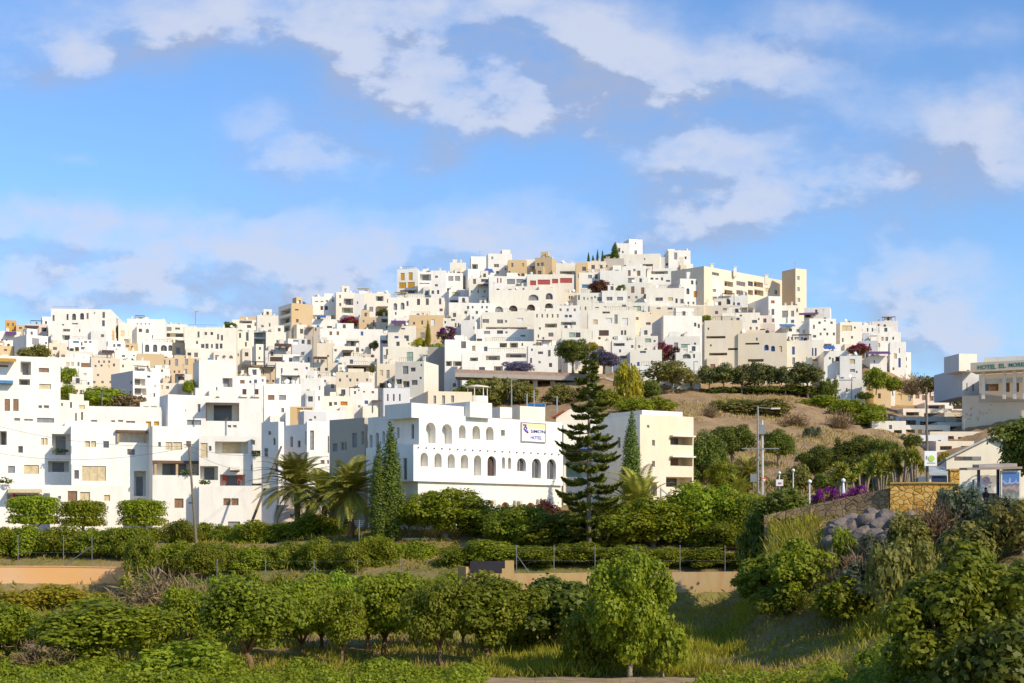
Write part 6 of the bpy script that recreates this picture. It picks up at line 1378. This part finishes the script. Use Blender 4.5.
town('bush:2', 35, 344.5, 361, 30, 'brown dome shaped bush above the large white house at the left', 'olive', -8)
grow('bush:0', 67, 367, 385, 340, 19, 'green shrub beside the large white house with brown shutters', 'lime', onground=False)
grow('bush:1', 66, 384, 402, 330, 16, 'darker green shrub under the first green shrub by the alley', 'citrus', onground=False)
grow('bush:2', 106, 387, 412, 330, 50, 'olive green grassy bush on the bank below the balcony apartment house', 'lime', onground=False)
grow('bush:0', 128, 395, 412, 328, 30, 'brown scrub at the right end of the grassy bank', 'dry', onground=False)
town('bush:1', 188.5, 380, 395, 13, 'small bright green tree beside the dark tiled pergola', 'lime', -12)
town('bush:2', 374, 340.5, 350, 9, 'tiny olive tree at the end of the long rounded white house', 'olive', -8)
town('bush:0', 383, 309, 319, 12, 'dark green shrub in the loggia of the brown pergola house', 'dark', -8)
town('bush:1', 372.5, 363.5, 374, 6, 'olive shrub at the right end of the dark brown pergola', 'olive', -10)
town('bush:0', 230, 322, 330, 12, 'green tree clump left of the dark veranda penthouse', 'dark', -6)
for i, (px, yt, yb, w, m, lb) in enumerate([(876, 368, 391, 20, 'lime', 'bright green shrub under the tan masonry wall'), (893, 376, 393, 18, 'lime', 'bright green creeper on the ruined tan wall'), (912, 374, 394, 26, 'dry', 'brown scrub right of the ruined tan wall'), (930, 376, 394, 22, 'olive', 'olive scrub on the saddle between town and concrete hotel'), (950, 380, 402, 28, 'dark', 'dark green bush under the concrete hotel left block'), (964, 392, 408, 20, 'olive', 'olive bush at the foot of the concrete hotel base wall'), (982, 402, 422, 30, 'dry', 'brown scrub between the stepped apartments and the concrete hotel'), (866, 392, 400, 16, 'dark', 'dark shrub left of the tan two storey house'), (876, 404, 420, 18, 'citrus', 'green palm like shrub before the tan two storey house'), (912, 434, 450, 18, 'dark', 'dark shrub between the low stepped apartments'), (945, 452, 470, 16, 'yellow', 'yellow green shrub beside the board pole')]):
    grow('bush:%d' % (i % 3) if m != 'dry' else 'twiggy:0', px, yt, yb, min(Dat(px, yb), 330) - 3, w, lb, m, onground=False)
row('yucca', [(884, 450, 492, 134, 34), (899, 446, 490, 132, 34), (914, 444, 489, 130, 36), (862, 458, 494, 138, 34), (842, 460, 496, 142, 32)][::1], 'of the pale stemmed yuccas listed from the ochre stone wall', 'yuccas behind the stone wall') if False else None
for px, yt, yb, D, w, lb in ((842, 461, 494, 142, 42, 'leftmost pale stemmed yucca above the purple flowers'), (862, 459, 494, 138, 42, 'yucca second from the left above the stone wall'), (881, 452, 492, 134, 36, 'yucca in the middle of the group above the stone wall'), (899, 447, 490, 131, 36, 'yucca second from the right above the ochre stone wall'), (915, 444, 488, 128, 34, 'rightmost tall yucca beside the board pole')):
    grow('yucca:%d' % (int(px) % 3), px, yt, yb, D, w, lb, group='yuccas behind the stone wall')
grow('bougain:0', 826, 487, 499, 115.6, 24, 'left purple flower cushion on the stone wall', 'violet', name='bougainvillea', cat='bougainvillea')
grow('bougain:1', 858, 485.5, 494, 115.2, 24, 'right purple flower cushion beside the white pedestal lamp', 'violet', name='bougainvillea', cat='bougainvillea')
grow('bush:2', 790, 488, 512, 121, 60, 'dark shaded shrub under the square white road sign', 'dark')
grow('bush:1', 762, 504, 520, 124, 34, 'dark shrub at the left end of the grey rubble wall', 'dark')
grow('broad:1', 1036, 413, 490, 124, 62, 'dark bushy tree overhanging the bus shelter at the right edge', 'dark')
# ---- bank and foreground on the right
for i, (k, px, yt, yb, D, w, m, lb) in enumerate([
    ('bush:0', 958, 486, 516, 106, 42, 'grey', 'round grey green bush in front of the bus shelter post'), ('twiggy:0', 934, 498, 536, 104, 48, 'dry', 'golden brown dry bush below the ochre stone wall'), ('bush:1', 912, 514, 536, 103, 40, 'olive', 'olive bush left of the golden brown dry bush'),
    ('bush:2', 1000, 496, 530, 102, 60, 'grey', 'grey green bush under the poster panel'), ('bush:0', 1022, 502, 545, 96, 60, 'olive', 'tall olive bush at the right edge under the shelter'), ('bush:1', 968, 520, 545, 97, 60, 'olive', 'olive bush on the bank under the round grey green bush'),
    ('fig:1', 796, 540, 606, 104, 50, 'citrus', 'broad leaved tree below the boulder pile on the left'), ('fig:2', 762, 556, 612, 108, 46, 'mid', 'broad leaved tree hiding the right end of the retaining wall'), 
    ('bush:0', 908, 520, 548, 104, 34, 'olive', 'olive tuft bush at the right side of the boulder pile'), ('bush:1', 846, 528, 548, 106, 26, 'mid', 'small green bush growing among the left boulders'), ('bush:2', 874, 533, 556, 103, 30, 'grey', 'small grey bush growing among the lower boulders'), ('bush:2', 880, 548, 580, 98, 66, 'grey', 'grey green shrub between the boulders and the large fig tree'), ('twiggy:0', 860, 548, 584, 100, 60, 'dry', 'rust brown dry bush below the boulders'), ('bush:0', 900, 540, 590, 92, 60, 'olive', 'olive shrub behind the large fig tree crown'), ('bush:1', 842, 575, 614, 98, 60, 'citrus', 'green shrub below the boulders beside the fig tree'), ('bush:2', 780, 580, 618, 104, 50, 'mid', 'green shrub under the right end of the retaining wall'),
    ('bigfig:0', 630, 553, 668, 90, 80, 'citrus', 'tall leafy fig tree in front of the stained retaining wall'), ('bush:1', 664, 612, 668, 90, 50, 'citrus', 'green shrub at the right foot of the tall leafy fig tree'), ('bush:0', 594, 608, 662, 93, 56, 'citrus', 'green shrub at the left foot of the tall leafy fig tree'), ('fig:2', 560, 578, 648, 102, 74, 'dark', 'dark rounded tree under the left of the retaining wall'), ('bush:2', 526, 598, 640, 104, 56, 'citrus', 'green bush right of the front orchard row'),
    ('bigfig:1', 958, 546, 716, 70, 112, 'mid', 'largest fig tree filling the lower right corner'), ('bigfig:2', 1034, 562, 668, 76, 76, 'dark', 'fig tree cut by the right edge above the largest fig tree'), ('bush:1', 1010, 620, 710, 66, 100, 'dark', 'dark shrub at the right foot of the largest fig tree'),
    ('citrus:1', 96, 600, 676, 93, 112, 'citrus', 'broad fruit tree with a pale trunk at the lower left'), ('citrus:2', 8, 602, 660, 95, 66, 'citrus', 'fruit tree cut by the left edge'), ('bush:0', 152, 606, 650, 100, 54, 'lime', 'bright bush between the broad fruit tree and the front orchard row'), ('bush:2', 186, 640, 676, 88, 90, 'lime', 'bright vine bush below the left end of the front orchard row'),
    ('twiggy:0', 164, 566, 612, 118, 84, 'dry', 'large pinkish dry bush right of the peach orange garden wall'), ('twiggy:1', 196, 584, 614, 116, 60, 'dry', 'smaller dry bush right of the large pinkish dry bush'), ('twiggy:1', 122, 597, 614, 114, 50, 'dry', 'dry bush in front of the right end of the garden wall'), ('bush:1', 128, 585, 600, 130, 24, 'grey', 'small grey bush against the right end of the garden wall'),
    ('bush:0', 26, 590, 604, 126, 50, 'yellow', 'left yellow broom bush before the garden wall'), ('bush:1', 62, 584.5, 604, 127, 50, 'yellow', 'tallest yellow broom bush before the garden wall'), ('bush:2', 96, 592, 604, 126, 36, 'yellow', 'right yellow broom bush before the garden wall'), ('twiggy:0', 40, 640, 672, 90, 70, 'dry', 'dry bush between the two fruit trees at the lower left')]):
    grow(k, px, yt, yb, D, w, lb, m)

# ---- boulders of the bank
def boulder(sd):
    g = random.Random(sd); mb = MB(); n, k = 9, 6
    import bmesh
    bm = bmesh.new(); bmesh.ops.create_icosphere(bm, subdivisions=3, radius=1)
    ax = [Vector((g.uniform(-1, 1), g.uniform(-1, 1), g.uniform(-1, 1))).normalized() for _ in range(9)]
    for v in bm.verts:
        d = v.co.normalized(); r = 1.0
        for a in ax: r = min(r, .72 / max(d.dot(a), .05)) if d.dot(a) > .55 else r
        v.co = d * r * (1 + .04 * math.sin(d.x * 9 + sd) * math.sin(d.y * 8)); v.co.z *= .8
    me = bpy.data.meshes.new('boulder'); bm.to_mesh(me); bm.free(); me.materials.append(mat('boulder_grey', (0.225, 0.18, 0.145), 0.9, scale=1.3, var=.22))
    return me
BM = [boulder(i) for i in range(4)]
for i in range(95):
    px = R.uniform(832, 912); f = R.random()
    D = R.uniform(100, 119) if px < 890 else R.uniform(99, 110)
    wD = 116 - (px - 770) * .034 if px < 890 else 110.6
    D = wD - .7 - f * 5.5
    x = (px - 512) / F * D; s = R.choice([.28, .36, .5, .62, .8, .95]) * R.uniform(.9, 1.1)
    o = bpy.data.objects.new('boulder', BM[i % 4]); COL.objects.link(o); o.location = (x, D, ground(px, D) + s * .3); o.scale = (s * R.uniform(.9, 1.3), s, s); o.rotation_euler = (R.uniform(-.4, .4), R.uniform(-.4, .4), R.uniform(0, 6))
    tag(o, 'grey boulder in the rock pile on the bank below the stone road wall', 'boulder', 'boulders below the road wall')

# ---- grass and low ground cover
def blades(name, n, pxr, Dr, hr, wd, m, keep=None, lean=.5):
    px = NR.uniform(*pxr, n); D = NR.uniform(Dr[0], Dr[1], n); p = []
    for a, d in zip(px, D):
        if keep is None or keep(a, d): p.append(((a - 512) / F * d, d, ground(a, d) - .06))
    p = np.array(p); n = len(p); h = NR.uniform(*hr, n)
    k = .6 + .8 * (.5 + .5 * np.sin(p[:, 0] * 1.1 + np.sin(p[:, 1] * .8) * 2) * np.sin(p[:, 1] * .7 + p[:, 0] * .35)); h *= k
    d = unit(NR.normal(size=(n, 3)) * np.array([lean, lean, .15]) + np.array([0, 0, 1])); b = unit(np.cross(d, NR.normal(size=(n, 3))))
    me = quads_mesh(name, p + d * (h * .5)[:, None], d * (h * .5)[:, None], b * wd, m)
    o = bpy.data.objects.new(name, me); COL.objects.link(o); tag(o, kind='stuff'); return o
def patch(a, d, s=.35, t=0.0, o=0.0):
    x = (a - 512) / F * d
    return math.sin(x * s + o) * math.sin(d * s * .8 + o * 2) + .5 * math.sin(x * s * 2.3 + d * s * 1.7) > t
path_ = lambda a, d: not (480 < a < 705 and 84.5 < d < 90.5 + (a - 480) * .002)
blades('grass', 52000, (-20, 1040), (76, 130), (.25, .75), .035, LEAF['grass'], lambda a, d: path_(a, d) and patch(a, d, .35, -.55))
blades('dry_grass', 34000, (-20, 1040), (78, 128), (.3, .8), .03, LEAF['drygrass'], lambda a, d: path_(a, d) and patch(a, d, .3, .1, 1.3))
blades('tall_grass', 30000, (480, 900), (91, 116), (.5, 1.2), .035, LEAF['grass'], lambda a, d: patch(a, d, .25, -.1, .4))
blades('slope_grass', 30000, (560, 900), (160, 330), (.3, .9), .07, LEAF['drygrass'], lambda a, d: patch(a, d, .12, .0, .8))
blades('slope_scrub', 14000, (-30, 460), (128, 172), (.2, .7), .06, LEAF['grass'], lambda a, d: patch(a, d, .3, -.3, .8))
# vines: one leafy mat along the near edge of the field
c, r = [], []
for i in range(520):
    a = NR.uniform(-40, 480); d = NR.uniform(74, 92) if a < 260 else NR.uniform(74, 89)
    hv = .5 + .5 * math.sin(a * .05 + d * .7) * math.sin(a * .021 - d * .33)
    c.append(((a - 512) / F * d, d, ground(a, d) + .3 + .9 * hv * NR.random())); r.append(.45 + .4 * NR.random())
me = quads_mesh('vine_cover', *leaves(c, r, 70000, .19, squash=.75, low=-.3), LEAF['lime'])
o = bpy.data.objects.new('vine_cover', me); COL.objects.link(o); tag(o, kind='stuff')
c, r = [], []
for i in range(260):
    a = NR.uniform(690, 1060); d = NR.uniform(68, 86)
    c.append(((a - 512) / F * d, d, ground(a, d) + .2 + .3 * NR.random())); r.append(.5 + .4 * NR.random())
me = quads_mesh('weed_cover', *leaves(c, r, 26000, .2, squash=.7, low=-.3), LEAF['citrus'])
o = bpy.data.objects.new('weed_cover', me); COL.objects.link(o); tag(o, kind='stuff')
# road and path
mb = MB()
rp = [(800, 118.5), (850, 117), (890, 115.5), (930, 114.8), (990, 116), (1060, 117.5), (1200, 120)]
def rz(px, D): return ground(px, D)
L0 = []
for px, D in rp:
    L0.append((Vector(((px - 512) / F * D, D, 0)), Vector(((px - 512) / F * (D + 5.5), D + 5.5, 0))))
for (a, b), (c_, d_) in zip(L0, L0[1:]):
    f = lambda v: Vector((v.x, v.y, gxy(v.x, v.y) + .16))
    mb.quad(f(a), f(c_), f(d_), f(b))
o = mb.build('road', mat('asphalt', (0.055, 0.053, 0.052), 0.9, scale=2), None); tag(o, kind='structure')
mb = MB()
for i in range(14):
    p0, p1 = 482 + i * 16, 482 + (i + 1) * 16
    f = lambda px, D: ((px - 512) / F * D, D, ground(px, D) + .14 + .05 * math.sin(px * .4))
    w0, w1 = 84.8 + .4 * math.sin(p0 * .1), 89.6 + .5 * math.sin(p0 * .07)
    u0, u1 = 84.8 + .4 * math.sin(p1 * .1), 89.6 + .5 * math.sin(p1 * .07)
    mb.quad(f(p0, w0), f(p1, u0), f(p1, u1), f(p0, w1))
o = mb.build('path', mat('path_earth', (0.36, 0.26, 0.15), 0.95, scale=1.2, var=.2), None); tag(o, kind='structure')
# ================================================================== ground, sky, sun, camera
def bed(px, D):
    # the town stands on cut terraces: the soil lies below the foot of the house fronts
    a = min(1, max(0, (px + 0) / 1 + 1e9)); lim = 285 if px < 470 else (350 if px < 870 else 9999)
    if px > 860: return 0
    if 470 <= px < 490: lim = 285 + 65 * (px - 470) / 20
    t = min(1, max(0, (D - lim) / 14)); u = min(1, max(0, (860 - px) / 12))
    return 6.0 * t * u
def build_ground():
    pxs = [-9000, -4000, -2000, -1200, -800, -600] + list(range(-400, 1401, 8)) + [1700, 2200, 3200, 6000, 10000]
    Ds = list(np.arange(24, 100, 2.0)) + list(np.arange(100, 152, 1.0)) + list(np.arange(152, 340, 4.0)) + list(np.arange(340, 620, 5.0)) + [650, 700, 760, 840, 1000, 1400, 2500, 5000, 9000]
    mb = MB(); nx = len(pxs)
    for D in Ds:
        for px in pxs:
            z = ground(px, D) - bed(px, D)
            j = 0.0 if D > 640 else (0.12 + (0.35 if D > 160 else 0)) * (math.sin(px * .13 + D * .31) * math.sin(px * .071 - D * .173) + .5 * math.sin(px * .37 + D * .9))
            mb.v.append(((px - 512) * D / F, D, z - 0.05 + j * .6))
    for r in range(len(Ds) - 1):
        for c in range(nx - 1):
            a = r * nx + c; mb.f.append((a, a + 1, a + nx + 1, a + nx))
    m = bpy.data.materials.new('earth'); nt, N, L, b = nodes(m); b.inputs['Roughness'].default_value = 0.95; b.inputs['Specular IOR Level'].default_value = 0.1
    geo = N.new('ShaderNodeNewGeometry')
    def noise(s, d=5, r=.6):
        n = N.new('ShaderNodeTexNoise'); n.inputs['Scale'].default_value = s; n.inputs['Detail'].default_value = d; n.inputs['Roughness'].default_value = r; L.new(geo.outputs['Position'], n.inputs['Vector']); return n
    n1, n2, n3 = noise(.07), noise(.5), noise(2.5)
    def mix(f, a, b_):
        x = N.new('ShaderNodeMix'); x.data_type = 'RGBA'
        L.new(f, x.inputs['Factor'])
        for s, v in (('A', a), ('B', b_)):
            if isinstance(v, tuple): x.inputs[s].default_value = (*v, 1)
            else: L.new(v, x.inputs[s])
        return x.outputs['Result']
    def rng(o, a, c):
        r = N.new('ShaderNodeMapRange'); r.inputs[1].default_value = a; r.inputs[2].default_value = c; L.new(o, r.inputs[0]); return r.outputs[0]
    soil = mix(rng(n2.outputs['Fac'], .35, .65), (0.40, 0.27, 0.14), (0.29, 0.185, 0.095))
    soil = mix(rng(n3.outputs['Fac'], .55, .75), soil, (0.46, 0.34, 0.20))
    soil = mix(rng(noise(.22, 6, .7).outputs['Fac'], .52, .68), soil, (0.24, 0.165, 0.095))
    sep = N.new('ShaderNodeSeparateXYZ'); L.new(geo.outputs['Position'], sep.inputs[0])
    # the valley floor carries weeds, the hill is dry
    hill = rng(sep.outputs['Y'], 150, 185)
    green = mix(rng(n2.outputs['Fac'], .4, .6), (0.13, 0.14, 0.03), (0.24, 0.20, 0.06))
    gm = N.new('ShaderNodeMath'); gm.operation = 'MULTIPLY'; L.new(rng(n1.outputs['Fac'], .35, .6), gm.inputs[0])
    inv = N.new('ShaderNodeMath'); inv.operation = 'SUBTRACT'; inv.inputs[0].default_value = .95; L.new(hill, inv.inputs[1]); L.new(inv.outputs[0], gm.inputs[1])
    colr = mix(gm.outputs[0], soil, green)
    L.new(colr, b.inputs['Base Color'])
    bp = N.new('ShaderNodeBump'); bp.inputs['Distance'].default_value = .3; bp.inputs['Strength'].default_value = .8; L.new(n3.outputs['Fac'], bp.inputs['Height']); L.new(bp.outputs[0], b.inputs['Normal'])
    o = mb.build('ground', m, None, smooth=True); tag(o, kind='structure')
build_ground()

SUN_AZ, SUN_EL = 50, 34        # degrees to the right of straight behind the camera; height
w = bpy.data.worlds.new('World'); sc.world = w; w.use_nodes = True
nt = w.node_tree; N, L = nt.nodes, nt.links
for n in list(N): N.remove(n)
out = N.new('ShaderNodeOutputWorld'); bg = N.new('ShaderNodeBackground'); L.new(bg.outputs[0], out.inputs[0])
sky = N.new('ShaderNodeTexSky'); sky.sky_type = 'NISHITA'; sky.sun_disc = False
sky.sun_elevation = math.radians(SUN_EL); sky.sun_rotation = math.radians(180 - SUN_AZ)
sky.air_density = 1.0; sky.dust_density = 0.6; sky.ozone_density = 2.0; sky.altitude = 100
SKY_STRENGTH = 0.15
bg.inputs['Strength'].default_value = SKY_STRENGTH
def M(op, a, b=None, c=None):
    n = N.new('ShaderNodeMath'); n.operation = op
    for i, v in enumerate((a, b, c)):
        if v is None: continue
        if isinstance(v, (int, float)): n.inputs[i].default_value = v
        else: L.new(v, n.inputs[i])
    return n.outputs[0]
tc = N.new('ShaderNodeTexCoord'); sp = N.new('ShaderNodeSeparateXYZ'); L.new(tc.outputs['Generated'], sp.inputs[0])
yy = M('MAXIMUM', sp.outputs['Y'], 0.15)
az = M('DIVIDE', sp.outputs['X'], yy); el = M('DIVIDE', sp.outputs['Z'], yy)
def comb(x, y, z=0.0):
    n = N.new('ShaderNodeCombineXYZ')
    for i, v in enumerate((x, y, z)):
        if isinstance(v, (int, float)): n.inputs[i].default_value = v
        else: L.new(v, n.inputs[i])
    return n.outputs[0]
def noise(vec, s, d=7, r=.58):
    n = N.new('ShaderNodeTexNoise'); n.inputs['Scale'].default_value = s; n.inputs['Detail'].default_value = d; n.inputs['Roughness'].default_value = r; L.new(vec, n.inputs['Vector']); return n.outputs['Fac']
CL = [(50, 45, 105, 42, 1.0), (330, 12, 210, 45, 1.05), (440, 45, 130, 45, .8), (620, 85, 215, 52, .95), (740, 60, 110, 35, .6), (310, 152, 80, 38, 1.0), (500, 105, 120, 40, .8), (560, 20, 120, 40, .6), (420, 70, 110, 36, .7), (180, 40, 90, 34, .5), (438, 153, 34, 17, .85),
      (730, 148, 70, 24, .75), (845, 185, 78, 30, .8), (965, 120, 90, 48, .95), (1010, 165, 60, 40, .7), (60, 222, 130, 26, .95), (60, 288, 130, 32, 1.0), (210, 250, 120, 36, .9), (270, 290, 110, 24, .6),
      (440, 235, 110, 34, .85), (600, 205, 140, 26, .45), (700, 230, 110, 25, .5), (840, 225, 120, 30, .45), (960, 335, 120, 40, .75), (820, 15, 60, 20, .6), (920, 30, 60, 20, .5), (880, 275, 80, 24, .6), (930, 300, 120, 50, .6), (150, 300, 160, 30, .7), (560, 250, 120, 24, .6), (360, 270, 120, 30, .6), (780, 200, 150, 40, .45), (660, 170, 60, 30, .5), (70, 158, 20, 8, .6), (1010, 25, 40, 18, .5)]
def density(dx, dy):
    a2 = M('ADD', az, dx); e2 = M('ADD', el, dy)
    v = comb(a2, M('MULTIPLY', e2, 1.5))
    wx = M('MULTIPLY', M('SUBTRACT', noise(v, 9, 4), .5), .09)
    wy = M('MULTIPLY', M('SUBTRACT', noise(comb(M('ADD', a2, 5.0), e2), 9, 4), .5), .05)
    a3 = M('ADD', a2, wx); e3 = M('ADD', e2, wy)
    tot = None
    for cx, cy, rx, ry, wt in CL:
        qa = M('MULTIPLY', M('SUBTRACT', a3, (cx - 512) / F), F / rx); qe = M('MULTIPLY', M('SUBTRACT', e3, (HY - cy) / F), F / ry)
        r2 = M('ADD', M('MULTIPLY', qa, qa), M('MULTIPLY', qe, qe))
        g = M('MULTIPLY', M('EXPONENT', M('MULTIPLY', r2, -1.0)), wt)
        tot = g if tot is None else M('ADD', tot, g)
    n = M('ADD', M('MULTIPLY', noise(v, 12, 9, .56), .80), M('MULTIPLY', noise(comb(M('ADD', a3, 9.0), M('MULTIPLY', e3, 1.8)), 38, 6, .55), .20))
    nn = smooth(n, .28, .74)
    return M('MULTIPLY', M('MINIMUM', tot, 1.15), M('ADD', M('MULTIPLY', nn, 1.12), .32)), n
def smooth(v, a, b_):
    r = N.new('ShaderNodeMapRange'); r.interpolation_type = 'SMOOTHSTEP'; r.inputs[1].default_value = a; r.inputs[2].default_value = b_; L.new(v, r.inputs[0]); return r.outputs[0]
d0, n0 = density(0, 0)
d1, _ = density(.018, .022)        # a little towards the sun
def smooth(v, a, b_):
    r = N.new('ShaderNodeMapRange'); r.interpolation_type = 'SMOOTHSTEP'; r.inputs[1].default_value = a; r.inputs[2].default_value = b_; L.new(v, r.inputs[0]); return r.outputs[0]
cov = M('MULTIPLY', smooth(d0, .0, 1.3), .92)
lit = smooth(M('SUBTRACT', d0, d1), -.20, .22)
def mixc(f, a, b_):
    x = N.new('ShaderNodeMix'); x.data_type = 'RGBA'
    if isinstance(f, (int, float)): x.inputs['Factor'].default_value = f
    else: L.new(f, x.inputs['Factor'])
    for s, v in (('A', a), ('B', b_)):
        if isinstance(v, tuple): x.inputs[s].default_value = (*v, 1)
        else: L.new(v, x.inputs[s])
    return x.outputs['Result']
S = 1 / SKY_STRENGTH
tint = N.new('ShaderNodeMix'); tint.data_type = 'RGBA'; tint.blend_type = 'MULTIPLY'; tint.inputs['Factor'].default_value = 1
L.new(sky.outputs[0], tint.inputs['A']); tint.inputs['B'].default_value = (0.50, 0.66, 0.84, 1)
CLOUD_DARK, CLOUD_LIT = (.25, .30, .43), (.41, .45, .56)
cc = mixc(lit, tuple(c * S for c in CLOUD_DARK), tuple(c * S for c in CLOUD_LIT))
# towards the horizon the clouds thin into grey lavender
L.new(mixc(cov, tint.outputs['Result'], cc), bg.inputs['Color'])

sd = bpy.data.lights.new('sun', 'SUN'); sd.energy = 3.2; sd.angle = math.radians(0.5); sd.color = (1.0, 0.87, 0.68)
so = bpy.data.objects.new('sun', sd); COL.objects.link(so)
dirv = Vector((math.sin(math.radians(SUN_AZ)) * math.cos(math.radians(SUN_EL)), -math.cos(math.radians(SUN_AZ)) * math.cos(math.radians(SUN_EL)), math.sin(math.radians(SUN_EL))))
so.rotation_euler = dirv.to_track_quat('Z', 'Y').to_euler(); so.location = dirv * 100

cam = bpy.data.cameras.new('camera'); co = bpy.data.objects.new('camera', cam); COL.objects.link(co)
cam.sensor_width = 36; cam.lens = F / 1024 * 36; cam.shift_y = (HY - 341.5) / 1024; cam.clip_end = 20000; cam.clip_start = .5
co.location = (0, 0, 0); co.rotation_euler = (math.pi / 2, 0, 0)
sc.camera = co
vs = sc.view_settings; sc.display_settings.display_device = 'sRGB'; vs.view_transform = 'Standard'; vs.look = 'None'; vs.exposure = 0.62; vs.gamma = 1
sc.render.resolution_x, sc.render.resolution_y = 1024, 683
sc.cycles.max_bounces = 6; sc.cycles.transparent_max_bounces = 6; sc.cycles.use_denoising = True
